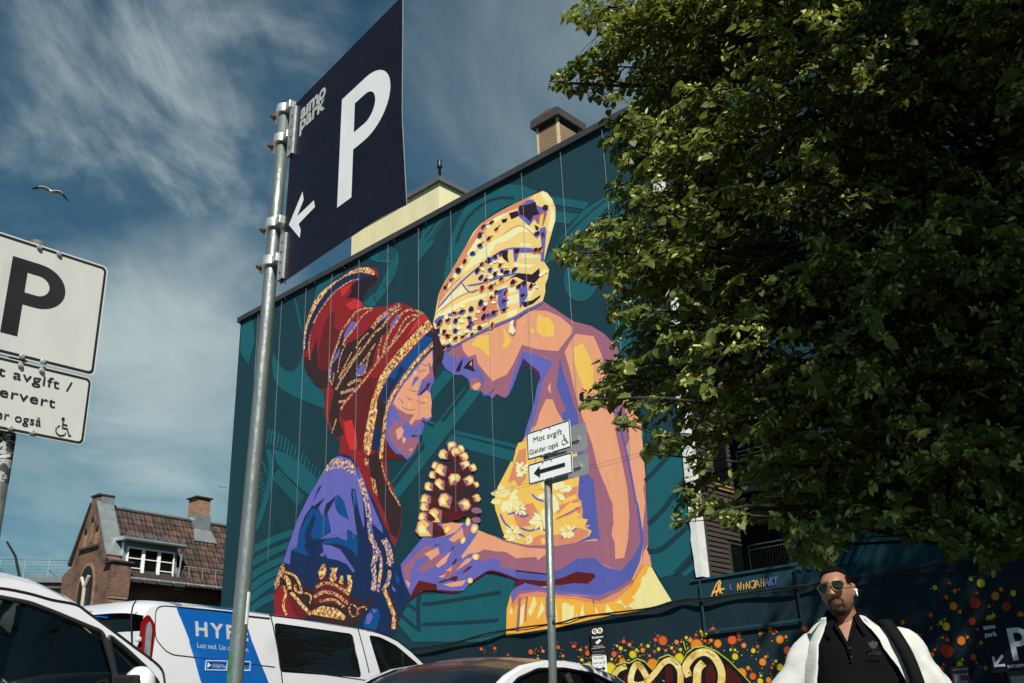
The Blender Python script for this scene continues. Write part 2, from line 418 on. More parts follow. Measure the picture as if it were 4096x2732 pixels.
q.p(m_mid, 'C', [(1240, 280), (1450, 150), (1700, 0), (1700, 90), (1568, 150), (1400, 290), (1180, 490), (960, 695), (940, 690), (965, 620), (1110, 440)])
q.st(m_wall_d, 'C', [(1568, 90), (1290, 300), (985, 600)], 16)
q.el(m_mid, 'C', 1228, 812, 136, 182, .15, 20)
q.p(m_mid, 'C', [(1390, 320), (1440, 270), (1568, 275), (1568, 330), (1430, 330)])
q.p(m_mid, 'C', [(1510, 1100), (1535, 1130), (1495, 1345), (1475, 1325)]); q.p(m_mid, 'C', [(1600, 950), (1650, 980), (1600, 1450), (1515, 1360), (1540, 1150)])
q.p(m_mid, 'A', [(820, 20), (840, 70), (900, 95), (1000, 100), (940, 220), (880, 330), (790, 420), (800, 440), (880, 445), (960, 340), (1040, 200), (1070, 80), (1060, 0), (960, -50), (880, -5)])
for i in range(6): q.st(m_wall_d, 'A', [(905 + 24 * i, 75), (955 + 22 * i, -20 - 2 * i)], 9)
q.st(m_wall_d, 'A', [(1000, 100), (930, 250), (880, 340)], 10); q.st(m_wall_d, 'A', [(870, 350), (905, 440)], 8); q.st(m_wall_d, 'A', [(935, 245), (985, 330)], 8)
q.p(m_mid, 'A', [(1240, 75), (1300, 0), (1360, -80), (1290, -60), (1250, 0)]); q.p(m_mid, 'A', [(1420, 220), (1440, 90), (1480, 0), (1560, -90), (1560, 0), (1490, 130)])
q.p(m_mid, 'F', [(1145, 280), (1440, 130), (1500, 480), (1540, 850), (1540, 990), (1380, 1170), (1260, 1200), (1190, 1110), (1165, 950), (1160, 800)])
q.st(m_wall_d, 'F', [(1140, 440), (1440, 120)], 36); q.st(m_wall_d, 'F', [(1165, 780), (1300, 640), (1485, 370)], 40); q.st(m_wall_d, 'F', [(1165, 992), (1275, 970), (1500, 770)], 42); q.st(m_wall_d, 'F', [(1370, 1170), (1545, 985)], 36)
q.st(m_mid, 'F', [(1440, 1180), (1540, 1090)], 40); q.st(m_mid, 'F', [(1130, 10), (1120, 100)], 16); q.st(m_mid, 'F', [(1160, 30), (1165, 130)], 22, True)
q.p(m_mid, 'E', [(270, 1390), (340, 1330), (600, 1320), (700, 1290), (870, 1170), (1100, 1210), (1080, 1330), (1040, 1450), (1035, 1620), (900, 1700), (300, 1700), (180, 1560)])
q.st(m_wall_d, 'E', [(370, 1405), (520, 1392), (990, 1310)], 32); q.st(m_wall_d, 'E', [(352, 1310), (340, 1430), (345, 1620)], 36); q.st(m_wall_d, 'E', [(370, 1565), (700, 1550), (970, 1532)], 30)
q.st(m_wall_d, 'E', [(240, 1400), (340, 1460)], 26); q.st(m_wall_d, 'E', [(205, 1490), (330, 1600)], 30)

# ---- person with the red hat
q = Paint()
hat = P('A', [(755, 135), (830, 133), (885, 145), (912, 180), (905, 225), (880, 255), (845, 290), (800, 350), (778, 400), (785, 430), (815, 447), (875, 450), (975, 440), (1060, 410), (1130, 430), (1190, 460), (1255, 490), (1300, 545), (1335, 600), (1358, 700), (1345, 760), (1300, 800), (1200, 900), (1130, 990), (1080, 1080), (1020, 1170), (990, 1260), (980, 1350), (970, 1450), (960, 1540)])
hat += P('B', [(950, 230), (975, 290), (985, 420), (1020, 480), (1060, 560), (1085, 630), (1092, 680), (1085, 800), (1060, 890), (1040, 955), (1005, 900), (990, 830), (960, 800), (900, 640), (840, 520), (770, 380), (740, 320), (690, 240), (600, 220), (612, 110)])
hat += P('A', [(570, 1475), (540, 1420), (515, 1370), (490, 1290), (487, 1220), (495, 1110), (450, 1090), (400, 1040), (350, 980), (325, 900), (318, 820), (322, 700), (335, 600), (365, 500), (400, 410), (450, 340), (530, 270), (620, 210), (690, 165)])
# navy clothing lies under the hood tails
q.p(navy, 'B', [(600, 230), (690, 250), (740, 330), (800, 450), (870, 560), (930, 700), (960, 800), (1005, 900), (1040, 960), (1020, 1080), (1080, 1110), (1105, 1200), (1150, 1370), (1160, 1390), (1110, 1450), (1050, 1530), (1045, 1650), (100, 1650), (90, 1350), (95, 1210), (165, 1080), (200, 960), (280, 730), (380, 530), (480, 360), (540, 270)])
q.poly(red, hat)
q.p(brn, 'A', [(330, 830), (370, 860), (425, 690), (440, 930), (520, 935), (530, 1040), (500, 1090), (450, 1090), (400, 1040), (350, 980), (325, 900)])
q.p(redd, 'A', [(440, 780), (470, 640), (490, 560), (530, 500), (545, 480), (570, 490), (562, 600), (600, 640), (610, 700), (560, 860), (525, 935), (440, 940)])
q.p(brn, 'A', [(530, 900), (600, 700), (640, 640), (760, 560), (700, 700), (740, 700), (900, 560), (960, 540), (1000, 600), (900, 740), (860, 900), (760, 1040), (640, 1180), (610, 1240), (600, 1330), (640, 1440), (600, 1475), (570, 1470), (540, 1400), (520, 1300), (560, 1100), (530, 1050)])
q.p(red, 'A', [(700, 560), (790, 480), (900, 470), (860, 580), (780, 640), (700, 720), (650, 740), (640, 690)])
q.p(redd, 'A', [(620, 1240), (740, 1100), (860, 980), (900, 900), (960, 900), (880, 1080), (850, 1180), (820, 1320), (790, 1480), (780, 1570), (740, 1570), (700, 1330), (640, 1340), (610, 1290)])
q.p(red, 'A', [(880, 900), (960, 800), (1060, 660), (1150, 560), (1240, 510), (1290, 540), (1150, 700), (1040, 800), (960, 900), (910, 1000), (850, 1010)])
q.p(blk, 'A', [(830, 200), (880, 180), (905, 225), (880, 255), (845, 290), (800, 350), (778, 405), (750, 390), (730, 375), (655, 378), (690, 340), (700, 280), (740, 240), (770, 225)])
q.p(redb, 'A', [(615, 300), (700, 265), (660, 330), (620, 370)]); q.p(redb, 'A', [(650, 430), (720, 385), (760, 395), (785, 435), (770, 450), (690, 470), (665, 445)])
q.p(redb, 'A', [(1150, 650), (1200, 560), (1270, 500), (1305, 545), (1215, 600), (1130, 690)])
q.p(redb, 'A', [(640, 1350), (700, 1330), (735, 1440), (745, 1560), (690, 1570), (650, 1450)])
q.p(navy, 'A', [(765, 180), (840, 190), (870, 195), (850, 215), (760, 228), (690, 245), (610, 290), (545, 345), (480, 430), (430, 510), (395, 590), (370, 660), (362, 760), (340, 820), (335, 740), (350, 610), (385, 510), (440, 410), (500, 330), (560, 270), (640, 215), (700, 190)])
q.p(gold, 'A', [(755, 138), (830, 136), (870, 160), (885, 180), (875, 197), (840, 188), (765, 172), (700, 190), (640, 214), (560, 270), (500, 332), (440, 412), (387, 507), (352, 600), (337, 700), (332, 780), (318, 770), (323, 690), (336, 600), (366, 500), (400, 412), (450, 342), (530, 272), (620, 212), (690, 167)])
q.st(gold2, 'A', [(760, 228), (690, 245), (610, 295), (545, 350), (480, 435), (430, 515), (400, 575)], 11); q.st(gold2, 'A', [(378, 660), (364, 740), (372, 860)], 8)
q.p(lav, 'A', [(700, 560), (745, 570), (720, 620), (660, 700), (635, 730), (640, 660)]); q.p(lav, 'A', [(528, 920), (570, 830), (610, 760), (600, 830), (545, 900), (535, 1060)])
q.p(lav, 'A', [(770, 910), (800, 880), (805, 960), (745, 982), (725, 975)]); q.p(lav, 'A', [(900, 540), (960, 490), (1010, 500), (900, 580), (870, 610)]); q.p(lav, 'A', [(1000, 590), (1060, 500), (1080, 510), (1020, 620)])
for pts, w in (([(870, 457), (800, 458), (740, 482), (690, 540), (640, 610), (612, 665), (600, 710), (555, 830), (530, 920), (525, 990), (545, 1060)], 15), ([(868, 464), (800, 500), (755, 560), (700, 640), (650, 700), (630, 745)], 13),
               ([(1080, 428), (990, 482), (930, 524), (890, 572), (862, 618)], 30), ([(1085, 452), (1000, 522), (940, 600), (880, 652), (800, 762), (720, 862), (640, 982), (575, 1095)], 17),
               ([(1250, 490), (1160, 470), (1090, 500), (1058, 560), (1000, 642), (962, 742), (945, 825)], 17), ([(1230, 507), (1150, 520), (1100, 570), (1060, 652), (1000, 752), (985, 800)], 13),
               ([(1262, 492), (1160, 562), (1080, 662), (980, 782), (900, 882), (820, 992), (740, 1092), (650, 1192), (613, 1255)], 15), ([(938, 670), (912, 780), (902, 885)], 11), ([(885, 735), (820, 832), (740, 932)], 11),
               ([(845, 790), (822, 880), (800, 968), (740, 985)], 12), ([(665, 1062), (715, 1030), (772, 1016)], 24), ([(612, 1122), (670, 1105), (732, 1088)], 24), ([(598, 1190), (655, 1184)], 20), ([(545, 1435), (580, 1325)], 10),
               ([(830, 650), (770, 710), (735, 770)], 12), ([(655, 730), (610, 840), (590, 960)], 8), ([(600, 1000), (650, 900), (700, 800)], 9), ([(560, 960), (555, 1030)], 8), ([(770, 760), (720, 840), (650, 930), (600, 1010)], 9)):
    q.st(gold2, 'A', pts, w)
q.p(brn, 'A', [(925, 1130), (960, 1200), (975, 1200), (965, 1330), (945, 1450), (925, 1570), (860, 1570), (890, 1350), (900, 1200)])
q.p(blue, 'A', [(1320, 625), (1352, 690), (1340, 722), (1270, 782), (1200, 852), (1130, 942), (1070, 1032), (1010, 1112), (975, 1192), (960, 1202), (935, 1180), (925, 1130), (945, 1080), (980, 1010), (1020, 950), (1090, 880), (1160, 800), (1240, 710)])
q.p(navy, 'A', [(1320, 625), (1352, 690), (1300, 680), (1270, 672)]); q.p(navy, 'A', [(1080, 905), (1115, 930), (1060, 1030), (1010, 1110), (975, 1192), (935, 1180), (925, 1130), (990, 1000), (1040, 1010)])
q.p(gold, 'A', [(1300, 546), (1338, 602), (1312, 632), (1232, 702), (1152, 792), (1082, 872), (1012, 952), (972, 1012), (942, 1082), (912, 1132), (882, 1112), (902, 1040), (932, 970), (988, 890), (1058, 800), (1138, 710), (1218, 620)])
q.p(gold, 'A', [(885, 1112), (915, 1132), (897, 1200), (902, 1260), (880, 1370), (862, 1480), (850, 1570), (835, 1610), (800, 1590), (795, 1490), (820, 1350), (840, 1260), (855, 1180)])
q.p(navy, 'B', [(880, 20), (930, 0), (925, 180), (890, 205), (855, 170)])
q.p(brn, 'B', [(830, 250), (900, 200), (925, 280), (950, 420), (1010, 520), (1080, 630), (1090, 680), (1080, 800), (1055, 890), (1000, 850), (985, 760), (960, 700), (900, 560), (850, 420)])
q.p(gold2, 'B', [(800, 260), (835, 270), (830, 330), (800, 320)]); q.p(gold2, 'B', [(850, 410), (885, 430), (905, 560), (870, 520)])
q.st(gold2, 'B', [(985, 430), (1000, 500), (1050, 580), (1078, 632)], 13); q.st(gold2, 'B', [(935, 290), (950, 370), (975, 430)], 9)
# face
face = P('A', [(1340, 780), (1345, 840), (1335, 900), (1345, 950), (1352, 1010), (1335, 1060), (1320, 1090), (1322, 1150), (1330, 1190), (1325, 1260), (1330, 1310), (1310, 1340), (1275, 1355), (1265, 1390), (1250, 1440), (1225, 1460), (1230, 1500), (1200, 1560)]) + P('B', [(1195, 190), (1170, 240), (1135, 275), (1095, 235), (1045, 225), (1000, 170), (965, 100), (975, 0)]) + P('A', [(975, 1350), (990, 1270), (1010, 1200), (1060, 1110), (1110, 1030), (1180, 940), (1260, 850), (1330, 785)])
q.poly(lav, face)
q.p(mau, 'A', [(1100, 1385), (1060, 1420), (1090, 1500), (1170, 1470), (1228, 1482), (1212, 1540), (1195, 1570), (1180, 1600), (1130, 1625), (1060, 1570), (1000, 1480), (985, 1420), (1040, 1340), (1120, 1340)])
q.p(mau, 'A', [(1010, 1210), (1050, 1180), (1150, 1290), (1250, 1290), (1240, 1350), (1190, 1400), (1150, 1350), (1090, 1330), (1060, 1270)])
q.p(pink, 'A', [(1330, 790), (1335, 880), (1325, 930), (1310, 960), (1275, 1000), (1250, 1020), (1230, 1090), (1210, 1140), (1240, 1145), (1290, 1100), (1320, 1130), (1328, 1200), (1322, 1260), (1325, 1305), (1290, 1325), (1260, 1310), (1240, 1330), (1200, 1330), (1165, 1375), (1150, 1350), (1190, 1290), (1130, 1285), (1060, 1240), (1025, 1200), (1060, 1130), (1110, 1050), (1180, 970), (1260, 870)])
q.p(lav, 'A', [(1210, 990), (1190, 1000), (1165, 1080), (1185, 1060), (1230, 1000)]); q.p(mau, 'A', [(1300, 870), (1340, 940), (1350, 1000), (1320, 1010), (1260, 1030), (1310, 960)])
q.p(pink, 'A', [(1045, 1410), (1090, 1385), (1110, 1420), (1090, 1470), (1060, 1490)]); q.p(pink, 'A', [(1100, 1460), (1130, 1480), (1110, 1520), (1095, 1500)]); q.p(pink, 'A', [(1150, 1560), (1185, 1555), (1160, 1580)])
q.p(yel, 'A', [(1180, 965), (1215, 925), (1200, 985)]); q.p(yel, 'A', [(1270, 1160), (1292, 1170), (1285, 1225)]); q.p(yel, 'A', [(1140, 1200), (1170, 1215), (1158, 1232)]); q.p(yel, 'A', [(1280, 1270), (1298, 1255), (1290, 1290)])
q.p(mar, 'A', [(1215, 1140), (1280, 1080), (1292, 1045), (1318, 1045), (1300, 1085), (1250, 1128)]); q.p(lav, 'A', [(1195, 1125), (1270, 1060), (1230, 1105)])
q.p(mar, 'A', [(1163, 1470), (1180, 1448), (1228, 1458), (1190, 1464)]); q.p(mar, 'A', [(1243, 1333), (1285, 1340), (1270, 1362)])
q.p(mar, 'B', [(965, 105), (1000, 175), (1045, 230), (1095, 252), (1120, 272), (985, 272), (958, 292), (950, 230)])
for pts in ([(1070, 1160), (1095, 1190), (1100, 1215)], [(1090, 1230), (1150, 1255), (1200, 1250)], [(1130, 1150), (1160, 1175), (1180, 1172)], [(1150, 1090), (1190, 1110), (1205, 1100)], [(1210, 1180), (1250, 1200), (1290, 1195)], [(1200, 930), (1235, 950), (1290, 940)], [(1240, 890), (1280, 905), (1320, 895)], [(1080, 1330), (1110, 1360), (1150, 1370)], [(1040, 1370), (1060, 1400)], [(1180, 1420), (1215, 1415)], [(1120, 1540), (1160, 1530)], [(1010, 1300), (1030, 1340), (1030, 1400)]): q.st(mau, 'A', pts, 7, True)
q.st(gold, 'A', [(1357, 716), (1300, 775), (1210, 870), (1140, 960), (1080, 1050), (1012, 1160), (978, 1240), (962, 1340), (948, 1450), (935, 1560), (930, 1640)], 26)
q.p(brn, 'A', [(1340, 750), (1345, 700), (1400, 740), (1425, 800), (1418, 850), (1395, 900), (1372, 870), (1358, 1000), (1347, 940), (1340, 880)])
# clothing
q.p(lav, 'B', [(600, 240), (690, 270), (740, 340), (760, 420), (790, 600), (800, 790), (790, 800), (745, 620), (730, 500), (700, 500), (695, 540), (745, 870), (690, 830), (665, 820), (665, 910), (590, 880), (450, 895), (540, 840), (520, 740), (510, 690), (560, 600), (600, 540), (500, 620), (470, 720), (440, 650), (500, 560), (400, 640), (390, 620), (470, 470), (440, 490), (385, 640), (330, 720), (285, 840), (270, 960), (225, 985), (215, 1095), (165, 1075), (200, 960), (280, 730), (380, 530), (480, 360), (540, 275)])
q.p(lav, 'B', [(745, 320), (800, 440), (870, 640), (940, 800), (945, 850), (880, 790), (830, 700), (780, 520)])
q.p(blue, 'B', [(565, 600), (600, 545), (640, 600), (680, 745), (600, 700), (575, 660)]); q.p(blue, 'B', [(285, 850), (385, 655), (440, 665), (470, 725), (508, 700), (535, 838), (450, 893), (400, 900), (350, 830), (330, 960), (370, 1030), (280, 1000), (225, 985), (270, 960)])
q.p(navy, 'B', [(330, 850), (400, 700), (420, 720), (380, 860), (400, 960), (340, 940)]); q.p(blue, 'B', [(665, 820), (740, 870), (750, 950), (740, 1040), (700, 980), (600, 930), (460, 935), (500, 890), (590, 885), (665, 912)]); q.p(blue, 'B', [(700, 510), (735, 540), (755, 640), (720, 620)])
q.p(lav, 'B', [(470, 935), (540, 945), (610, 975), (650, 1030), (725, 1140), (715, 1160), (660, 1090), (590, 1060), (510, 1045), (480, 990)]); q.p(lav, 'B', [(452, 1018), (485, 990), (488, 1028), (460, 1032)])
q.p(goldp, 'B', [(475, 380), (510, 310), (560, 262), (620, 262), (690, 280), (722, 330), (735, 405), (700, 380), (640, 345), (560, 340)])
for pts, w in (([(765, 415), (790, 500), (820, 620), (840, 760), (852, 880), (880, 940), (886, 1030), (870, 1110), (880, 1190), (868, 1300)], 38), ([(950, 895), (985, 960), (1005, 1060), (990, 1100)], 48), ([(1002, 1140), (982, 1240), (950, 1285)], 30), ([(905, 960), (932, 1080), (920, 1200), (903, 1310)], 24)):
    q.st(goldp, 'B', pts, w)
q.st(mar, 'B', [(955, 1280), (985, 1355), (1015, 1430), (1038, 1500), (1030, 1600)], 44); q.st(gold, 'B', [(950, 1280), (982, 1360), (1008, 1430), (1033, 1500), (1026, 1600)], 30)
q.p(brn, 'B', [(90, 1350), (100, 1210), (165, 1080), (220, 1140), (300, 1230), (400, 1300), (430, 1200), (700, 1240), (700, 1330), (800, 1385), (900, 1330), (850, 1400), (780, 1520), (650, 1640), (100, 1640)])
q.p(red, 'B', [(95, 1320), (150, 1250), (185, 1290), (240, 1380), (350, 1480), (260, 1640), (110, 1640), (90, 1380)]); q.p(redd, 'B', [(190, 1330), (240, 1390), (350, 1480), (320, 1560), (250, 1470)])
q.p(gold2, 'B', [(95, 1230), (150, 1095), (165, 1085), (180, 1150), (140, 1200), (130, 1260), (95, 1300)])
for pts, w in (([(150, 1170), (200, 1215), (215, 1290)], 34), ([(175, 1150), (250, 1180), (290, 1240), (312, 1325)], 18), ([(258, 1250), (262, 1300), (310, 1318)], 18), ([(170, 1260), (182, 1330), (165, 1420), (192, 1490)], 20), ([(225, 1310), (300, 1400), (378, 1485)], 28), ([(330, 1315), (382, 1340), (372, 1400)], 14)): q.st(gold, 'B', pts, w)
q.p(redd, 'B', [(415, 1260), (470, 1200), (600, 1220), (690, 1280), (680, 1440), (560, 1400), (400, 1400)])
q.p(gold, 'B', [(438, 1150), (470, 1095), (492, 1088), (503, 1140), (490, 1190), (455, 1215)]); q.p(gold, 'B', [(530, 1118), (592, 1120), (575, 1170), (588, 1210), (550, 1235), (520, 1200), (545, 1150)]); q.p(gold, 'B', [(612, 1180), (632, 1182), (636, 1250), (600, 1240)]); q.p(gold, 'B', [(665, 1172), (695, 1180), (708, 1240), (690, 1320), (660, 1290), (672, 1230)])
for pts, w in (([(420, 1270), (500, 1240), (600, 1270), (680, 1330)], 26), ([(405, 1350), (480, 1310), (580, 1330), (670, 1400)], 28), ([(450, 1380), (560, 1370), (640, 1430)], 22)): q.st(gold2, 'B', pts, w)
q.p(gold, 'B', [(388, 1455), (470, 1418), (580, 1436), (655, 1500), (640, 1530), (388, 1485)])
q.st(gold2, 'B', [(680, 1440), (700, 1405), (745, 1440), (738, 1490), (705, 1500), (680, 1450)], 12); q.st(gold2, 'B', [(750, 1490), (755, 1440), (810, 1425), (815, 1450)], 12)
q.p(blue, 'B', [(850, 1440), (905, 1430), (925, 1490), (890, 1620), (800, 1620), (790, 1540)]); q.p(lav, 'B', [(860, 1440), (905, 1457), (870, 1477)]); q.p(lav, 'B', [(820, 1490), (850, 1470), (870, 1500), (840, 1560), (810, 1560)]); q.p(lav, 'B', [(1015, 1258), (1045, 1290), (1042, 1312), (1020, 1290)])
q.p(blue, 'B', [(1045, 1140), (1080, 1220), (1065, 1250), (1045, 1220)])
q.build('painted_figure_red_hat')

# ---- person with the patterned headwrap
q = Paint()
body = P('D', [(150, 190), (130, 290), (160, 340), (230, 390), (290, 390), (335, 420), (352, 460), (360, 520), (385, 545), (440, 515), (460, 555), (500, 550), (530, 577), (560, 540), (600, 560), (625, 572), (660, 545), (690, 480), (720, 400), (745, 330), (770, 260), (800, 290), (850, 330), (895, 370), (905, 420), (880, 480), (860, 600), (830, 700), (800, 790), (775, 890)])
body += P('E', [(1130, 180), (1060, 300), (960, 490), (940, 580), (945, 670), (1000, 820), (1020, 890), (1060, 1050), (1100, 1205)]) + P('F', [(125, 1215), (300, 1290), (480, 1320), (785, 1335), (910, 1290), (1040, 1200), (1110, 1085), (1190, 1115), (1175, 1010), (1150, 980), (1165, 930), (1160, 800), (1145, 560), (1142, 420), (1125, 230), (1110, 20)])
body += P('G', [(910, 1120), (880, 1040), (830, 960), (800, 870), (790, 760), (775, 690), (720, 560), (620, 460), (520, 400), (380, 365), (240, 270), (150, 215)]) + P('C', [(870, 1010), (700, 1100), (400, 1230), (220, 1330)])
q.poly(pink, body)
q.p(mau, 'D', [(290, 150), (300, 200), (340, 250), (400, 230), (415, 300), (470, 370), (530, 440), (640, 390), (690, 310), (760, 160), (775, 205), (745, 330), (720, 400), (690, 480), (660, 545), (625, 572), (600, 560), (560, 540), (530, 577), (500, 550), (460, 555), (440, 515), (385, 545), (360, 520), (352, 460), (335, 420), (290, 390), (230, 390), (160, 340), (130, 290), (150, 190), (220, 160)])
q.p(lav, 'D', [(150, 195), (185, 215), (190, 240), (240, 250), (250, 290), (300, 240), (370, 270), (400, 330), (420, 330), (470, 430), (445, 500), (440, 440), (410, 405), (370, 420), (350, 455), (335, 420), (290, 390), (230, 390), (160, 340), (130, 290)])
q.p(lav, 'D', [(770, 205), (745, 330), (720, 400), (690, 480), (660, 545), (635, 572), (660, 500), (690, 400), (740, 260)]); q.p(lav, 'D', [(440, 515), (460, 555), (500, 550), (530, 577), (545, 540), (500, 530), (460, 530)])
q.p(pink, 'D', [(370, 480), (400, 455), (430, 450), (440, 470), (410, 510), (385, 515)])
q.p(blk, 'D', [(245, 350), (270, 300), (300, 262), (290, 310), (275, 360), (250, 372)]); q.p(blk, 'D', [(298, 340), (340, 290), (380, 265), (375, 320), (392, 370), (340, 350)]); q.p(pink, 'D', [(350, 310), (368, 280), (365, 325)]); q.p(mar, 'D', [(508, 530), (545, 492), (540, 510), (515, 538)])
q.p(yel, 'D', [(360, 155), (420, 85), (505, 78), (515, 255), (480, 230), (430, 180)]); q.p(yel, 'D', [(610, 10), (650, 70), (680, 125), (640, 175), (605, 182), (625, 110)])
q.p(yel, 'C', [(890, 1085), (920, 1110), (970, 1120), (1010, 1170), (1015, 1260), (935, 1275), (875, 1230), (880, 1130)]); q.p(yel, 'C', [(830, 1205), (860, 1210), (860, 1240), (830, 1235)]); q.p(yel, 'C', [(750, 1180), (775, 1120), (770, 1165)]); q.p(yel, 'C', [(845, 1100), (858, 1112), (842, 1122)])
q.p(mau, 'C', [(700, 1120), (830, 1060), (930, 1000), (1020, 1050), (1150, 1140), (1165, 1200), (1060, 1110), (960, 1065), (860, 1060), (770, 1085), (720, 1140), (710, 1250), (690, 1270), (660, 1245)])
q.p(cre, 'C', [(670, 1130), (700, 1110), (690, 1180), (712, 1220), (690, 1250), (655, 1230), (665, 1180)])
q.p(mau, 'G', [(375, 365), (520, 400), (620, 460), (720, 560), (775, 690), (795, 870), (770, 1000), (820, 1240), (780, 1290), (720, 1230), (690, 1050), (650, 860), (600, 620), (540, 480), (400, 460), (300, 600), (258, 600), (372, 450)])
q.p(lav, 'G', [(720, 580), (765, 660), (790, 780), (795, 880), (770, 880), (740, 790), (705, 720), (730, 660)]); q.p(lav, 'G', [(690, 820), (720, 810), (715, 860), (725, 1050), (790, 1330), (780, 1300), (710, 1060)])
q.p(mau, 'D', [(760, 155), (880, 190), (1045, 205), (1160, 70), (1180, 60), (1095, 210), (1060, 262), (1003, 300), (930, 245), (770, 205)])
q.p(lav, 'D', [(770, 205), (830, 220), (920, 245), (1003, 295), (960, 380), (920, 450), (900, 560), (880, 650), (860, 740), (830, 830), (775, 890), (800, 790), (830, 700), (860, 600), (880, 480), (905, 420), (895, 370), (850, 330), (770, 262), (745, 330)])
q.p(vio, 'D', [(770, 258), (800, 288), (850, 328), (897, 370), (907, 420), (880, 472), (870, 420), (840, 360), (790, 330), (743, 350)])
q.p(mau, 'D', [(1003, 295), (1062, 258), (1050, 330), (1030, 480), (1105, 670), (1070, 690), (1090, 760), (1040, 680), (1000, 580), (950, 580), (900, 690), (870, 790), (820, 810), (860, 740), (900, 560), (920, 450)]); q.p(pink, 'D', [(985, 445), (988, 545), (962, 500)])
q.p(mau, 'D', [(1095, 210), (1130, 330), (1180, 540), (1240, 740), (1310, 930), (1350, 1100), (1420, 1280), (1470, 1400), (1480, 1568), (1350, 1568), (1345, 1290), (1290, 1200), (1230, 1000), (1210, 780), (1130, 500), (1060, 258)])
q.p(lavd, 'D', [(1060, 260), (1090, 370), (1130, 500), (1190, 690), (1210, 780), (1235, 900), (1240, 1000), (1290, 1110), (1290, 1200), (1350, 1290), (1350, 1568), (1250, 1568), (1200, 1330), (1210, 1200), (1140, 1000), (1140, 780), (1085, 755), (1070, 690), (1105, 670), (1030, 480)])
q.p(yel, 'D', [(1160, 185), (1235, 140), (1280, 230), (1318, 320), (1325, 480), (1290, 530), (1260, 530), (1190, 360), (1170, 290)])
q.p(lavd, 'F', [(640, 300), (700, 400), (735, 430), (760, 700), (785, 910), (750, 890), (600, 920), (640, 830), (720, 780), (650, 700), (650, 600), (620, 540), (625, 340)])
q.p(mau, 'F', [(655, 60), (720, 150), (760, 330), (830, 480), (880, 620), (890, 760), (875, 860), (900, 920), (905, 1050), (900, 1130), (740, 1040), (785, 910), (760, 700), (735, 430), (700, 400), (650, 260)])
q.p(mau, 'F', [(900, 20), (945, 20), (1000, 250), (1040, 450), (1080, 720), (1105, 920), (1040, 1040), (950, 1145), (880, 1125), (905, 1050), (975, 1040), (1005, 900), (1015, 700), (1000, 500), (960, 300)])
q.p(mau, 'F', [(1140, 400), (1145, 560), (1160, 800), (1165, 930), (1130, 990), (1110, 1080), (1125, 940), (1120, 830), (1140, 600), (1125, 500)]); q.p(mau, 'F', [(945, 40), (1000, 40), (1020, 100), (990, 170)])
q.p(mau, 'F', [(130, 1045), (290, 1030), (300, 1062), (365, 1010), (200, 980), (40, 925), (230, 945), (450, 940), (620, 915), (785, 905), (905, 1050), (900, 1130), (820, 1100), (740, 1040), (600, 1050), (480, 1130), (330, 1165), (130, 1140), (60, 1100), (80, 1040)])
q.p(lavd, 'F', [(80, 1150), (130, 1140), (330, 1165), (480, 1130), (600, 1050), (740, 1040), (820, 1105), (870, 1125), (950, 1145), (1040, 1040), (1105, 920), (1080, 720), (1060, 560), (1085, 620), (1120, 830), (1125, 940), (1095, 1080), (1040, 1200), (910, 1290), (785, 1330), (480, 1315), (370, 1265), (120, 1215)])
q.st(lavd, 'F', [(945, 30), (990, 200), (1030, 400), (1070, 620)], 16)
q.p(mar, 'F', [(120, 1275), (125, 1205), (370, 1225), (500, 1195), (600, 1150), (740, 1165), (752, 1190), (690, 1245), (580, 1240), (480, 1255), (330, 1265), (230, 1260), (200, 1235), (185, 1262)])
# bodice
q.p(yel, 'F', [(145, 140), (205, 125), (420, 60), (600, 120), (620, 425), (590, 560), (640, 600), (650, 690), (600, 730), (690, 740), (660, 800), (720, 830), (700, 870), (600, 920), (450, 945), (230, 942), (60, 915), (20, 830), (-40, 640), (-38, 560), (-20, 500), (80, 300)])
q.p(sal, 'F', [(150, 200), (205, 180), (205, 420), (150, 480), (110, 430), (60, 460), (90, 360)]); q.p(sal, 'F', [(120, 640), (260, 610), (310, 700), (240, 790), (140, 800), (110, 720)]); q.p(sal, 'F', [(520, 500), (610, 480), (595, 560), (640, 610), (645, 690), (500, 720), (590, 660), (560, 600), (450, 700), (440, 640)]); q.p(sal, 'F', [(230, 900), (320, 860), (450, 860), (600, 800), (700, 830), (690, 870), (600, 918), (450, 943), (240, 940)])
for pts, w in (([(0, 690), (40, 770), (110, 830), (200, 880)], 16), ([(150, 800), (230, 830), (310, 810), (360, 830)], 16), ([(250, 540), (290, 580), (350, 600)], 16), ([(60, 700), (120, 690), (180, 720), (230, 700)], 18), ([(440, 740), (540, 690), (640, 640)], 12), ([(480, 900), (500, 870), (620, 800)], 10)): q.st(mau if w == 12 else lav, 'F', pts, w, True)
for a, bb in (((450, 620), (600, 560)), ((460, 780), (610, 690)), ((600, 800), (655, 755)), ((330, 890), (350, 930)), ((540, 640), (630, 620))): q.st(yel, 'F', [a, bb], 34)
def flower(c, cx, cy, r, n=9, col=None, ctr=None):
    for i in range(n):
        t = 2 * math.pi * i / n + random.uniform(-.2, .2); rr = r * random.uniform(.38, .68)
        q.el(col or (cre if random.random() < .8 else crd), c, cx + math.cos(t) * rr, cy + math.sin(t) * rr, r * random.uniform(.3, .52), r * random.uniform(.14, .27), t + random.uniform(-.25, .25), 6, r * .07)
    q.el(ctr or yel, c, cx, cy, r * .10, r * .12, 0, 6, r * .03)
    for i in range(3): t = random.uniform(0, 6.28); q.st(mau, c, [(cx + math.cos(t) * r * .2, cy + math.sin(t) * r * .2), (cx + math.cos(t) * r * .8, cy + math.sin(t) * r * .8)], r * .05, True)
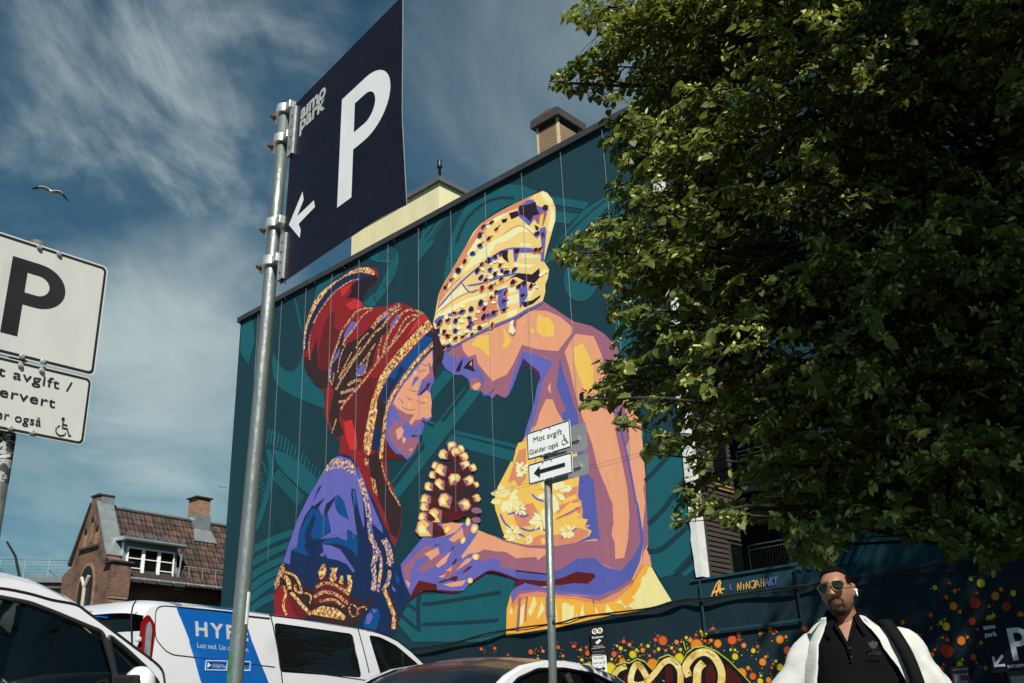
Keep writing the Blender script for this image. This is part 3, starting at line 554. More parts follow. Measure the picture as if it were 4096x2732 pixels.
for cx, cy, r in ((62, 575, 125), (158, 655, 62), (420, 520, 150), (325, 750, 95), (535, 840, 72), (100, 850, 80), (165, 350, 66), (230, 905, 40)): flower('F', cx, cy, r)
# skirt
q.p(ora, 'F', [(85, 1330), (120, 1275), (200, 1240), (230, 1260), (480, 1310), (785, 1330), (910, 1290), (1040, 1200), (1110, 1085), (1190, 1115), (1250, 1220), (1345, 1375), (1345, 1395), (1200, 1440), (880, 1490), (560, 1560), (440, 1590), (200, 1625), (50, 1655), (55, 1440)])
q.p(lav, 'F', [(85, 1335), (120, 1275), (200, 1240), (480, 1300), (785, 1325), (910, 1285), (930, 1270), (900, 1310), (785, 1345), (480, 1322), (300, 1290), (150, 1300), (95, 1380)])
q.p(mau, 'F', [(95, 1380), (150, 1300), (300, 1290), (480, 1322), (600, 1335), (785, 1345), (910, 1290), (1040, 1200), (1050, 1230), (930, 1312), (780, 1382), (600, 1345), (480, 1335), (300, 1305), (160, 1325), (90, 1410)])
q.p(sal, 'F', [(90, 1410), (160, 1325), (300, 1305), (480, 1335), (600, 1348), (780, 1385), (930, 1315), (1050, 1235), (1110, 1085), (1135, 1100), (1020, 1280), (900, 1380), (780, 1405), (560, 1365), (380, 1355), (230, 1345), (160, 1385), (100, 1445)])
q.p(crd, 'F', [(1165, 1115), (1192, 1118), (1250, 1220), (1345, 1375), (1345, 1395), (1200, 1440), (980, 1470), (1050, 1440), (910, 1390), (950, 1370), (980, 1440), (1060, 1370), (1030, 1350), (1060, 1330), (1105, 1260), (1110, 1200), (1150, 1170)])
for pts in ([(490, 1400), (520, 1390), (560, 1420), (585, 1410), (580, 1500), (560, 1545), (490, 1552)], [(600, 1460), (615, 1530), (598, 1532)], [(650, 1395), (667, 1510), (625, 1520)], [(840, 1403), (902, 1480), (823, 1490)], [(750, 1420), (780, 1490), (748, 1490)], [(270, 1340), (292, 1400), (240, 1500), (220, 1470)], [(330, 1380), (350, 1450), (290, 1530), (300, 1480)], [(90, 1420), (102, 1480), (75, 1485)], [(410, 1420), (440, 1400), (455, 1560), (420, 1590)], [(160, 1440), (195, 1400), (180, 1560), (150, 1580)]): q.p(crd, 'F', pts)
for pts in ([(720, 1340), (746, 1340), (735, 1425)], [(148, 1350), (168, 1350), (152, 1620), (128, 1620)], [(205, 1345), (222, 1345), (205, 1540), (195, 1540)], [(360, 1350), (380, 1350), (372, 1560), (360, 1480)]): q.p(mau, 'F', pts)
# headwrap
wrap = [(925, 125), (960, 140), (1000, 190), (1025, 260), (1025, 350), (1000, 440), (960, 580), (935, 680), (975, 740), (965, 810), (945, 860), (945, 920), (925, 990), (870, 1020), (800, 1050), (700, 1110), (600, 1150), (500, 1190), (400, 1240), (300, 1300), (220, 1340), (160, 1370), (110, 1330), (85, 1250), (65, 1160), (80, 1100), (95, 1010), (110, 930), (150, 850), (210, 750), (270, 680), (320, 560), (380, 450), (440, 380), (550, 310), (650, 255), (780, 190)]
yel2 = paint('mural_pale_gold', (255, 220, 138)); q.p(yel2, 'C', wrap)
q.p(sal, 'C', [(440, 380), (550, 312), (780, 190), (860, 160), (760, 240), (600, 330), (480, 420), (380, 560), (300, 700), (230, 800), (170, 900), (120, 1000), (95, 1080), (110, 930), (210, 750), (320, 560)])
for pts in ([(925, 130), (960, 145), (1000, 200), (985, 235), (945, 200), (905, 150)], [(990, 240), (1020, 300), (1015, 380), (985, 450), (965, 420), (985, 340)], [(700, 420), (800, 390), (870, 450), (740, 450), (640, 520), (560, 540), (500, 640), (400, 700), (340, 740), (300, 760), (380, 640), (470, 560), (600, 480)], [(180, 960), (290, 870), (330, 910), (250, 960), (170, 1020), (100, 1110), (100, 1060)],
            [(100, 1110), (200, 1035), (350, 965), (500, 925), (640, 865), (640, 885), (480, 950), (330, 1000), (180, 1090), (90, 1155)], [(640, 960), (740, 930), (735, 1000), (640, 1020)], [(640, 1080), (730, 1050), (720, 1090), (650, 1120)], [(650, 890), (715, 880), (710, 920), (660, 925)], [(700, 690), (790, 700), (880, 705), (800, 730), (700, 715)], [(740, 530), (830, 540), (840, 560), (750, 560)],
            [(800, 930), (880, 840), (890, 870), (830, 960), (800, 1000)], [(760, 620), (880, 630), (900, 650), (760, 650)], [(450, 400), (560, 330), (700, 270), (600, 340), (500, 420)], [(330, 620), (420, 480), (440, 520), (360, 660)], [(230, 770), (300, 690), (280, 760), (180, 900), (140, 960)]): q.p(cre, 'C', pts)
for pts, w in (([(330, 870), (450, 850), (600, 800), (740, 770)], 16), ([(100, 1050), (220, 910), (330, 800), (480, 680), (600, 600), (700, 575), (880, 585)], 14), ([(90, 1090), (260, 960), (420, 900), (560, 870), (700, 800)], 10), ([(280, 830), (350, 920), (420, 900)], 12), ([(110, 1010), (200, 880), (300, 790)], 10), ([(600, 480), (720, 400), (800, 420), (880, 500)], 8)): q.st(sal if w in (10, 8) else lav, 'C', pts, w, True)
for pts in ([(690, 575), (890, 580), (880, 610), (740, 610), (720, 680), (700, 680)], [(900, 420), (945, 405), (955, 440), (940, 600), (935, 680), (910, 680), (915, 540)], [(580, 900), (650, 880), (640, 1080), (600, 1090), (570, 1000)], [(70, 1150), (110, 1110), (250, 1070), (300, 1090), (150, 1120), (100, 1180)], [(220, 1340), (400, 1240), (700, 1110), (930, 985), (930, 1003), (700, 1130), (400, 1260), (220, 1357)], [(730, 260), (800, 200), (850, 190), (880, 240), (940, 260), (930, 280), (880, 320), (820, 400), (740, 330)], [(120, 1340), (160, 1370), (220, 1345), (200, 1320)], [(740, 900), (800, 850), (810, 940), (770, 1020), (745, 1050)]): q.p(lav, 'C', pts)
q.p(sal, 'C', [(420, 1010), (560, 960), (580, 1100), (480, 1160), (380, 1180), (400, 1080)]); q.p(mau, 'C', [(850, 330), (900, 300), (940, 250), (960, 300), (930, 400), (880, 380)]); q.p(yel, 'C', [(905, 320), (935, 300), (920, 410), (895, 400)])
for pts in ([(740, 240), (800, 235), (870, 210), (880, 270), (900, 310), (850, 320), (830, 370), (790, 330), (740, 310)], [(660, 300), (730, 280), (740, 320), (680, 350)], [(600, 350), (650, 340), (640, 370), (610, 380)], [(840, 780), (900, 730), (905, 800), (860, 850), (780, 830), (720, 800), (660, 810), (740, 770)], [(760, 1000), (840, 985), (910, 940), (905, 960), (850, 1010), (780, 1040)], [(860, 390), (895, 410), (890, 440), (870, 430)], [(700, 580), (745, 575), (740, 610), (705, 620)], [(580, 600), (655, 590), (650, 640), (660, 690), (620, 660)]): q.p(blk, 'C', pts)
dk = [(460, 410), (520, 372), (500, 500), (560, 425), (430, 470), (430, 555), (375, 615), (310, 680), (262, 748), (212, 820), (160, 885), (945, 258), (880, 460), (590, 620), (550, 645), (500, 672), (450, 700), (412, 752), (440, 802), (550, 782), (478, 828), (512, 742), (592, 702), (640, 762), (602, 752), (700, 742), (780, 852), (740, 872), (832, 872), (772, 942), (630, 932), (618, 995), (620, 1060), (520, 962), (440, 1002), (470, 1052), (362, 1052), (292, 1072), (232, 1082), (540, 1082), (462, 1112), (500, 1102), (350, 1122), (362, 1162), (240, 1142), (180, 1142), (350, 1192), (432, 1202), (240, 1222), (300, 1272), (370, 1250), (240, 1282), (180, 1262), (530, 1182), (120, 1152), (100, 1222), (150, 1232), (190, 1348), (150, 1355), (112, 1172), (98, 1275), (600, 820), (520, 880), (450, 890), (560, 920), (690, 845), (905, 590), (870, 590), (925, 468)]
for x, y in dk:
    w, h = random.uniform(12, 20), random.uniform(17, 29); r = random.uniform(.2, 1.0)
    q.el(lav if random.random() < .6 else sal, 'C', x + 3, y + 4, w + 6, h + 4, r, 6, 5); q.el(blk if random.random() < .85 else mar, 'C', x, y, w, h, r, 5, 7)
    if random.random() < .4: q.st(blk, 'C', [(x, y), (x + random.uniform(20, 45), y - random.uniform(5, 35))], 7)
for x, y in ((130, 1225), (205, 1195), (140, 1312), (200, 1300), (170, 1112), (272, 1200), (290, 1150), (270, 1245), (330, 1225), (300, 1030), (400, 1130), (480, 1010), (540, 1000), (420, 1070), (320, 1110), (400, 1200), (470, 1180), (560, 680), (600, 680), (520, 700), (560, 745), (635, 725), (490, 780), (520, 800), (590, 780), (455, 740), (880, 880), (920, 780), (940, 760)):
    q.el(cre, 'C', x, y, random.uniform(9, 17), random.uniform(14, 30), random.uniform(-.1, .5) + (0 if x < 260 else 1.1), 8, 2)
q.p(brn, 'D', [(75, 20), (100, 60), (125, 130), (150, 190), (135, 290), (105, 250), (90, 330), (76, 420), (66, 330), (72, 200), (60, 90)])
# hands and cone
q.p(lav, 'E', [(205, 1095), (380, 880), (500, 740), (520, 735), (640, 770), (760, 760), (815, 780), (815, 825), (900, 860), (1020, 905), (1100, 930), (1110, 1210), (1000, 1160), (920, 1140), (870, 1150), (820, 1200), (770, 1220), (700, 1300), (600, 1310), (450, 1290), (380, 1300), (310, 1340), (290, 1350), (240, 1250), (215, 1170)])
q.p(mar, 'E', [(268, 1385), (290, 1330), (300, 1300), (350, 1220), (490, 1250), (490, 1290), (600, 1300), (690, 1300), (640, 1320), (540, 1312), (450, 1294), (370, 1302), (310, 1347)]); q.st(mar, 'E', [(775, 1222), (870, 1160), (920, 1145), (1000, 1165), (1115, 1210)], 14)
q.p(pink, 'E', [(815, 825), (900, 860), (1020, 905), (1200, 950), (1350, 960), (1350, 1010), (1280, 1062), (1270, 1035), (1110, 1045), (1030, 995), (940, 990), (860, 980), (810, 1000), (740, 1010), (690, 1050), (680, 1030), (740, 950), (790, 880)])
q.p(mau, 'E', [(810, 1000), (860, 975), (940, 990), (1030, 995), (1110, 1045), (1270, 1035), (1280, 1062), (1350, 1010), (1350, 1165), (1130, 1140), (980, 1110), (985, 1060), (940, 1045), (830, 1070)]); q.p(mau, 'E', [(900, 855), (1020, 900), (1200, 945), (1400, 960), (1400, 975), (1200, 962), (1020, 915)])
for pts in ([(220, 1120), (330, 1010), (400, 950), (470, 960), (430, 1020), (330, 1060), (280, 1150), (280, 1240), (240, 1200)], [(330, 1140), (420, 1060), (560, 1000), (480, 1100), (380, 1160)], [(540, 1160), (640, 1090), (740, 1060), (660, 1140), (560, 1210)], [(640, 880), (720, 800), (760, 820), (700, 900), (610, 960)]): q.p(mau, 'E', pts)
for pts in ([(390, 1010), (500, 960), (510, 1010), (440, 1060), (430, 1040)], [(480, 1100), (530, 1050), (600, 990), (560, 1080), (500, 1120)], [(640, 1140), (720, 1050), (770, 1040), (740, 1080), (660, 1130)], [(540, 1250), (640, 1230), (720, 1215), (690, 1260), (600, 1270)], [(500, 752), (520, 740), (640, 772), (700, 772), (640, 840), (560, 870), (490, 880), (540, 800)], [(580, 900), (650, 840), (690, 800), (700, 870), (620, 920)], [(500, 1190), (560, 1170), (540, 1200)], [(240, 1210), (280, 1240), (270, 1280)], [(560, 1140), (610, 1110), (600, 1150)]): q.p(pink, 'E', pts)
for pts in ([(605, 1090), (640, 1045), (650, 1060), (625, 1095)], [(680, 1165), (740, 1110), (775, 1108), (720, 1150)], [(570, 1215), (620, 1185), (660, 1190), (640, 1225)], [(470, 940), (520, 935), (480, 950)], [(490, 1235), (560, 1210), (600, 1215), (520, 1240)], [(580, 1000), (630, 940), (620, 970)]): q.p(mar, 'E', pts)
# cone
q.p(brn, 'E', [(610, 280), (690, 300), (760, 380), (800, 460), (820, 570), (820, 680), (800, 760), (700, 720), (600, 760), (520, 740), (460, 800), (380, 780), (380, 680), (400, 560), (440, 480), (480, 390), (540, 290)])
q.el(mar, 'E', 640, 690, 62, 55, .3, 12); q.st(brn, 'E', [(600, 740), (600, 660), (660, 590)], 8)
tips = [(608, 168, 20, 46, 0), (672, 192, 24, 32, .3), (545, 232, 31, 34, 0), (640, 218, 38, 28, 0), (700, 250, 26, 35, .4), (482, 320, 28, 22, .3), (525, 355, 52, 31, -.1), (712, 318, 40, 28, -.4), (770, 338, 27, 24, 0), (460, 392, 20, 30, 0), (430, 485, 31, 28, 0), (515, 468, 48, 29, -.1), (630, 430, 54, 30, -.1), (740, 440, 42, 27, -.2), (797, 470, 21, 18, 0), (408, 588, 44, 30, -.2), (560, 595, 64, 36, 0), (705, 628, 57, 26, -.1), (800, 575, 31, 23, 0), (398, 642, 36, 26, 0), (482, 712, 62, 38, -.2), (388, 722, 36, 30, 0), (402, 812, 62, 55, 0)]
def scale_tip(x, y, rx, ry):
    """one cone scale: dark body from the axis, pale blunt end"""
    bx, by = 615 + (x - 615) * .30, y + 14 + .10 * abs(x - 615); dx, dy = x - bx, y - by; l = max(30, math.hypot(dx, dy)); ux, uy = dx / l, dy / l
    if abs(x - 615) < 30: ux, uy, l = 0, -1, 60
    vx, vy = -uy, ux; S_ = (rx * ry) ** .5 * 1.22; ex, ey = x + ux * S_ * .9, y + uy * S_ * .9; j = lambda: random.uniform(-3, 3)
    def pt(a_, s_): return (ex - ux * a_ + vx * s_ * S_ + j(), ey - uy * a_ + vy * s_ * S_ + j())
    q.p(mar, 'E', [pt(S_ * 3.2, .2), pt(S_ * 2, .85), pt(S_ * .6, .95), pt(S_ * .6, -.95), pt(S_ * 2, -.8), pt(S_ * 3.2, -.2)])
    q.p(brn, 'E', [pt(S_ * 3.0, -.1), pt(S_ * 1.7, .2), pt(S_ * 1.2, -.55), pt(S_ * 2, -.6)])
    q.p(mau, 'E', [pt(S_ * 1.9, -.75), pt(S_ * .5, -1.05), pt(-S_ * .12, -.6), pt(-S_ * .15, .55), pt(S_ * .5, 1.05), pt(S_ * 1.5, .85)])
    q.p(yel, 'E', [pt(S_ * 1.7, -.6), pt(S_ * .5, -.95), pt(0, -.5), pt(-.5, .5), pt(S_ * .5, .9), pt(S_ * 1.2, .55), pt(S_ * 1.0, .0)])
    q.p(cre, 'E', [pt(S_ * 1.1, -.45), pt(S_ * .45, -.6), pt(S_ * .15, -.1), pt(S_ * .4, .45), pt(S_ * .8, .1)])
for x, y, rx, ry, r in sorted(tips, key=lambda t: t[1] + .15 * abs(t[0] - 615)): scale_tip(x, y, rx, ry)
for x, y, rx, ry in ((802, 672, 44, 24), (800, 745, 38, 24)): q.el(mau, 'E', x, y, rx, ry, .1, 9, 3)
for x, y, rx, ry, r in ((735, 762, 20, 35, .1), (785, 815, 27, 38, .4), (696, 905, 20, 30, .3), (795, 1036, 28, 27, .2), (752, 1220, 22, 22, 0), (572, 820, 22, 32, .5)):
    q.el(yel, 'E', x, y, rx, ry, r, 10, 2); q.el(cre, 'E', x, y, rx * .45, ry * .5, r, 7)
q.build('painted_figure_headwrap')

# ---- lower wall band, dots, lettering
q = Paint()
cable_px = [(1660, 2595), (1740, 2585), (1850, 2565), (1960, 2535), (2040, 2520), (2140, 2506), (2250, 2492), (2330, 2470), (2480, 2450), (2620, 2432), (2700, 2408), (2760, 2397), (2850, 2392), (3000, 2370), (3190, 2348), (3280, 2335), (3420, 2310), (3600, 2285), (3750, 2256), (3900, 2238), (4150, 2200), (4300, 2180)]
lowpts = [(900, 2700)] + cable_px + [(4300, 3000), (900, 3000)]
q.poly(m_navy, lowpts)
lime = paint('spray_lime', (190, 205, 60)); sy = paint('spray_yellow', (232, 205, 35)); so_ = paint('spray_orange', (240, 140, 40)); sr = paint('spray_red', (228, 96, 42)); sd = paint('spray_dark_red', (190, 60, 32))
letter = gold_mat('letter_cream', [(0, (205, 165, 80)), (.36, (236, 200, 112)), (.46, (248, 222, 140)), (.62, (255, 240, 180))], 2.5); lblk = paint('spray_black', (18, 12, 12)); lmar = paint('letter_maroon', (74, 14, 18))
dots = [('R', 827, 382, 40, 'r'), ('R', 757, 374, 17, 'r'), ('R', 780, 338, 11, 'r'), ('R', 458, 390, 17, 'r'), ('R', 514, 421, 17, 'o'), ('R', 431, 455, 18, 'y'), ('R', 398, 432, 11, 'y'), ('R', 369, 508, 24, 'r'), ('R', 544, 512, 32, 'y'), ('R', 580, 470, 14, 'y'), ('R', 638, 472, 20, 'o'), ('R', 688, 432, 16, 'y'), ('R', 625, 420, 11, 'o'), ('R', 788, 462, 16, 'y'), ('R', 748, 486, 13, 'r'), ('R', 855, 474, 12, 'o'), ('R', 910, 450, 14, 'y'), ('R', 935, 485, 15, 'r'), ('R', 957, 396, 20, 'o'), ('R', 994, 466, 15, 'y'), ('R', 1000, 393, 9, 'o'), ('R', 1048, 354, 15, 'y'), ('R', 1088, 378, 21, 'o'), ('R', 1140, 329, 13, 'r'), ('R', 1186, 296, 12, 'y'), ('R', 1220, 325, 27, 'y'), ('R', 1225, 384, 15, 'r'), ('R', 1280, 379, 17, 'o'), ('R', 1345, 411, 34, 'o'), ('R', 1300, 275, 20, 'r'), ('R', 1332, 288, 9, 'r'), ('R', 1480, 375, 40, 'r'), ('R', 1542, 320, 21, 'r'), ('R', 1540, 372, 10, 'r'), ('R', 1745, 312, 18, 'o'), ('R', 1838, 278, 24, 'r'), ('R', 1885, 281, 10, 'r'), ('R', 1590, 428, 22, 'o'), ('R', 1720, 438, 16, 'r'), ('R', 1680, 477, 21, 'y'), ('R', 1508, 533, 28, 'y'), ('R', 1508, 470, 12, 'y'), ('R', 1467, 468, 12, 'y'), ('R', 1930, 373, 35, 'o'), ('R', 1988, 348, 14, 'o'), ('R', 2000, 475, 34, 'r'), ('R', 2055, 510, 14, 'r'), ('R', 1768, 584, 32, 'o'), ('R', 1795, 536, 14, 'o'), ('R', 1930, 632, 30, 'y'), ('R', 1893, 576, 13, 'y'), ('R', 1632, 640, 18, 'o'), ('R', 1856, 638, 12, 'r'), ('R', 1676, 718, 30, 'r'), ('R', 1745, 765, 26, 'y'), ('R', 1825, 752, 24, 'o'), ('R', 1925, 765, 30, 'y'), ('R', 1752, 712, 12, 'y'), ('R', 1570, 690, 45, 'o'), ('R', 1150, 430, 56, 'o'), ('R', 985, 545, 40, 'y'), ('R', 735, 610, 52, 'o'), ('R', 2168, 275, 24, 'r'), ('R', 335, 650, 55, 'y'), ('R', 450, 580, 30, 'o'), ('R', 120, 502, 20, 'r'), ('R', 112, 447, 14, 'r'), ('R', 56, 468, 13, 'o'), ('R', 68, 563, 15, 'y'), ('R', 160, 543, 14, 'o'), ('R', 175, 470, 20, 'y'), ('R', 20, 660, 30, 'o'), ('R', 424, 532, 14, 'o'), ('R', 706, 525, 12, 'o'), ('R', 350, 556, 12, 'y'), ('R', 0, 435, 14, 'r'),
        ('Y', 38, 1380, 9, 'r'), ('Y', 112, 1376, 9, 'r'), ('Y', 312, 1396, 13, 'r'), ('Y', 380, 1392, 9, 'o'), ('Y', 490, 1418, 8, 'o'), ('Y', 595, 1440, 9, 'y'), ('Y', 548, 1365, 9, 'r'), ('Y', 464, 1370, 10, 'r'), ('Y', 186, 1412, 6, 'r'), ('Y', 352, 1432, 6, 'y'),
        ('T', 877, 184, 34, 'y'), ('T', 1088, 118, 24, 'r'), ('T', 1166, 232, 30, 'o'), ('T', 1226, 208, 16, 'o'), ('T', 1044, 322, 33, 'r'), ('T', 1146, 454, 54, 'o'), ('T', 1240, 537, 22, 'o'), ('T', 817, 582, 34, 'r'), ('T', 411, 688, 29, 'o'), ('T', 965, 695, 31, 'y'), ('T', 1044, 748, 54, 'y'), ('T', 1018, 645, 15, 'y'), ('T', 825, 768, 20, 'o'), ('T', 664, 879, 32, 'd'), ('T', 1260, 955, 60, 'o'), ('T', 1351, 904, 25, 'o'), ('T', 1066, 944, 28, 'r'), ('T', 986, 908, 18, 'r'), ('T', 1055, 1104, 88, 'd'), ('T', 836, 1158, 36, 'o'), ('T', 875, 1086, 20, 'o'), ('T', 1436, 1194, 44, 'r'), ('T', 1275, 1230, 20, 'y'), ('T', 1240, 1300, 46, 'y'), ('T', 968, 1376, 44, 'r'), ('T', 1006, 1304, 16, 'r'), ('T', 1480, 1274, 20, 'r'), ('T', 1398, 58, 32, 'y'), ('T', 1548, 120, 58, 'y'), ('T', 1839, 210, 31, 'o'), ('T', 1755, 307, 58, 'o'), ('T', 2014, 264, 42, 'y'), ('T', 1456, 402, 78, 'd'), ('T', 1484, 265, 20, 'r'), ('T', 1668, 456, 22, 'o'), ('T', 1918, 456, 66, 'd'), ('T', 1729, 591, 30, 'y'), ('T', 1420, 672, 50, 'd'), ('T', 1498, 794, 24, 'r'), ('T', 1548, 988, 30, 'o'), ('T', 1670, 640, 52, 'y'), ('T', 2120, 580, 46, 'o'), ('T', 1616, 1350, 32, 'o'), ('T', 1785, 1346, 40, 'y'), ('T', 1852, 1448, 24, 'd')]
cm = {'r': sr, 'o': so_, 'y': sy, 'd': sd}
def halo(m):
    h = m.copy(); h.name = m.name + '_overspray'; h.node_tree.nodes['Principled BSDF'].inputs['Alpha'].default_value = .22; return h
hm = {k: halo(v) for k, v in cm.items()}
for c, x, y, r, k in dots:
    if r > 9: q.el(hm[k], c, x, y, r * 1.16, r * 1.26, -.2, 16)
    q.el(cm[k], c, x, y, r * .95, r * 1.05, -.2, 16, r * .02)
    if r < 36:
        for _ in range(3):
            t = random.uniform(0, 6.28); d = r * random.uniform(1.6, 2.6) + 3; q.el(cm[k], c, x + math.cos(t) * d, y + math.sin(t) * d, r * .17 + 1, r * .19 + 1, 0, 8)
lt = [(-100, 760), (0, 700), (40, 640), (90, 595), (150, 580), (220, 610), (330, 710), (400, 600), (470, 580), (520, 585), (590, 545), (660, 570), (740, 655), (800, 540), (880, 508), (950, 540), (1005, 590), (1060, 490), (1130, 440), (1220, 430), (1330, 470), (1450, 560), (1560, 670), (1700, 820)]
q.p(lime, 'R', lt + [(1700, 1300), (-100, 1300)]); q.p(lblk, 'R', [(x, y + 13) for x, y in lt] + [(1695, 1300), (-100, 1300)])
for pts in ([(1240, 640), (1290, 590), (1330, 700), (1310, 900), (1230, 900)], [(1430, 600), (1560, 740), (1660, 900), (1420, 900), (1410, 760)], [(860, 640), (900, 610), (930, 700), (900, 900), (850, 900)], [(120, 700), (160, 680), (175, 800), (140, 900), (100, 900)], [(480, 700), (520, 680), (530, 800), (600, 900), (420, 900)], [(700, 760), (760, 740), (800, 900), (680, 900)], [(260, 760), (320, 760), (300, 850)]): q.p(lmar, 'R', pts)
for pts, w in (([(-30, 900), (30, 690), (110, 630), (185, 650), (215, 740), (225, 950)], 66), ([(270, 950), (340, 800), (400, 670), (490, 622)], 52), ([(690, 742), (640, 650), (590, 602), (545, 680), (535, 770), (590, 800), (670, 780), (750, 700), (830, 600), (900, 568), (965, 610), (1000, 700), (990, 950)], 56), ([(1080, 720), (1050, 630), (1120, 530), (1220, 490), (1310, 530), (1375, 640), (1385, 760), (1340, 950)], 70), ([(1215, 590), (1165, 650), (1155, 750), (1150, 950)], 76)):
    q.st(lblk, 'R', pts, w + 12, k=6); q.st(letter, 'R', pts, w, k=6)
for x, y in ((1260, 495), (1300, 520), (640, 610), (660, 640), (930, 570), (960, 600), (165, 630), (470, 622), (1210, 600), (840, 760), (1090, 690)): q.el(lblk, 'R', x, y, 22, 8, .5, 8); q.el(letter, 'R', x, y, 14, 4, .5, 8)
for a, bb in (((1025, 385), (1050, 475)), ((1072, 440), (1066, 468)), ((500, 570), (525, 560)), ((575, 530), (590, 528)), ((1035, 490), (1028, 492))): q.st(lime, 'R', [a, bb], 9)
# signature
sgy = paint('signature_yellow', (248, 190, 80)); sgv = paint('signature_violet', (100, 98, 175))
for pts, w in (([(250, 825), (270, 770), (300, 710), (292, 780), (280, 820)], 8), ([(255, 790), (330, 765)], 8), ([(300, 710), (315, 730), (300, 760), (325, 800)], 7), ([(310, 710), (308, 800)], 7), ([(255, 800), (340, 765)], 7),
               ([(428, 780), (428, 728), (448, 776), (450, 722)], 6), ([(468, 735), (468, 772)], 6), ([(486, 770), (486, 722), (508, 768), (508, 715)], 6), ([(520, 718), (545, 712), (535, 765), (520, 755)], 6), ([(548, 762), (558, 708), (575, 758)], 6), ([(550, 742), (572, 738)], 5), ([(585, 755), (585, 700)], 6), ([(603, 752), (603, 697)], 6), ([(585, 728), (603, 724)], 5)): q.st(sgy, 'S', pts, w, k=2)
for pts, w in (([(612, 750), (622, 696), (638, 746)], 6), ([(615, 730), (635, 726)], 5), ([(645, 745), (645, 695), (662, 700), (650, 718), (668, 740)], 6), ([(668, 692), (698, 688)], 6), ([(683, 690), (683, 738)], 6), ([(372, 735), (385, 740), (372, 755), (392, 765), (375, 772)], 4), ([(380, 728), (378, 780)], 4)): q.st(sgv, 'S', pts, w, k=2)
# pale strokes on the wall right of the loggia
for i in range(7): q.st(m_mid, 'S', [(840 + 62 * i, 640 - 8 * i), (905 + 62 * i, 520 - 12 * i), (975 + 70 * i, 380 - 20 * i)], 34)
q.build('painted_lower_wall')
# ------------------------------------------------------------------ panel joints
m_seam = bpy.data.materials.new('joint_sealant'); m_seam.use_nodes = True
_g = NT(m_seam.node_tree); _b = m_seam.node_tree.nodes['Principled BSDF']; _b.inputs['Base Color'].default_value = (.30, .36, .38, 1); _b.inputs['Alpha'].default_value = .22; _b.inputs['Roughness'].default_value = .5
for i, uu in enumerate(SEAMS):
    z0 = ZJ - (.35 if i % 3 == 1 else .05)
    MB().tube([(uu, -.062, z0), (uu, -.062, ZT - .03)], .016, 6).build('panel_joint', m_seam, bld, smooth=True)
m_seam2 = m_seam.copy(); m_seam2.node_tree.nodes['Principled BSDF'].inputs['Base Color'].default_value = (.02, .03, .035, 1)
MB().box(UL, UR - .02, -.0605, -.060, ZJ - .012, ZJ + .012).build('panel_joint', m_seam2, bld)
# white corner board with flaking edge
bm_ = MB(); n = 60; zz = [LEDGE + .1 + (ZT - LEDGE - .3) * i / n for i in range(n + 1)]
l = [(UR - .21 + .05 * noise.noise(Vector((0, 0, z * 2.3))), z) for z in zz]; r = [(UR + .012, z) for z in zz]
bm_.grid([[(a[0], -.085, a[1]), (c[0], -.085, c[1])] for a, c in zip(l, r)]); bm_.grid([[(c[0], -.085, c[1]), (c[0], .35, c[1])] for c in r])
bm_.build('corner_board', mat('white_wall_paint', (.60, .62, .60), rough=.7, var=.08, scale=3, dirt=((.25, .38, .38), .5)), bld, fixn=False)
# ------------------------------------------------------------------ loggia: timber cladding on its left side, window, balcony
m_clad = mat('brown_cladding', (.036, .027, .022), rough=.7, var=.25, scale=8, bump=.4, bscale=60, stretch=(1, .15, 4))
bh = .145; z = LEDGE + .15; k = 0
wz0, wz1, wy0, wy1 = 8.15, 9.9, 1.15, 2.05          # window in the cladding (depth, height)
while z < ZT - .5:
    spans = [(.36, 3.4)]
    for (a0, a1, c0, c1) in ((wz0, wz1, wy0, wy1), (wz0 + 3, wz1 + 3, wy0, wy1), (wz0 + 6, wz1 + 6, wy0, wy1), (5.3, 6.5, 1.5, 2.7)):
        if z + bh > a0 and z < a1: spans = [(.36, c0 - .06), (c1 + .06, 3.4)]
    for (a, c) in spans:
        M = Matrix.Translation((UR + .04, 0, z)) @ Matrix.Rotation(math.radians(-13), 4, 'Y')
        MB().box(-.005, .022, a, c, .0, bh + .02, M=M).build('cladding_board', m_clad, bld)
    z += bh; k += 1
MB().box(UR, UR + .06, .30, .358, LEDGE + .1, ZT - .4).build('cladding_corner_trim', m_clad, bld)
m_yf = mat('ochre_window_frame', (.42, .27, .06), rough=.5, var=.15)
m_dg = glass('dark_window_glass', (.05, .06, .06), .25)
for zo in (0, 3, 6):
    f = MB(); x = UR + .05
    for (a, c, z0, z1) in ((wy0 - .05, wy1 + .05, wz0 - .07, wz0), (wy0 - .05, wy1 + .05, wz1, wz1 + .06), (wy0 - .05, wy0, wz0, wz1), (wy1, wy1 + .05, wz0, wz1)): f.box(UR, x, a, c, z0 + zo, z1 + zo)
    fo = f.build('window_frame', m_clad, bld)
    for zz_ in (wz0 + zo + .01, wz1 + zo - .05): MB().box(UR + .03, UR + .075, wy0, wy1, zz_, zz_ + .035).build('ochre_bead', m_yf, fo)
    MB().box(UR + .002, UR + .02, wy0, wy1, wz0 + zo, wz1 + zo).build('pane', m_dg, fo)
    MB().box(UR, UR + .09, wy0 - .08, wy1 + .08, wz0 + zo - .12, wz0 + zo - .09).build('sill', m_yf, fo)
f = MB(); x = UR + .05
for (a, c, z0, z1) in ((1.5, 2.7, 6.44, 6.5), (1.5, 1.56, 5.3, 6.44), (2.64, 2.7, 5.3, 6.44)): f.box(UR, x, a, c, z0, z1)
fo = f.build('window_frame', m_clad, bld); MB().box(UR + .002, UR + .02, 1.56, 2.64, 5.3, 6.44).build('pane', m_dg, fo)
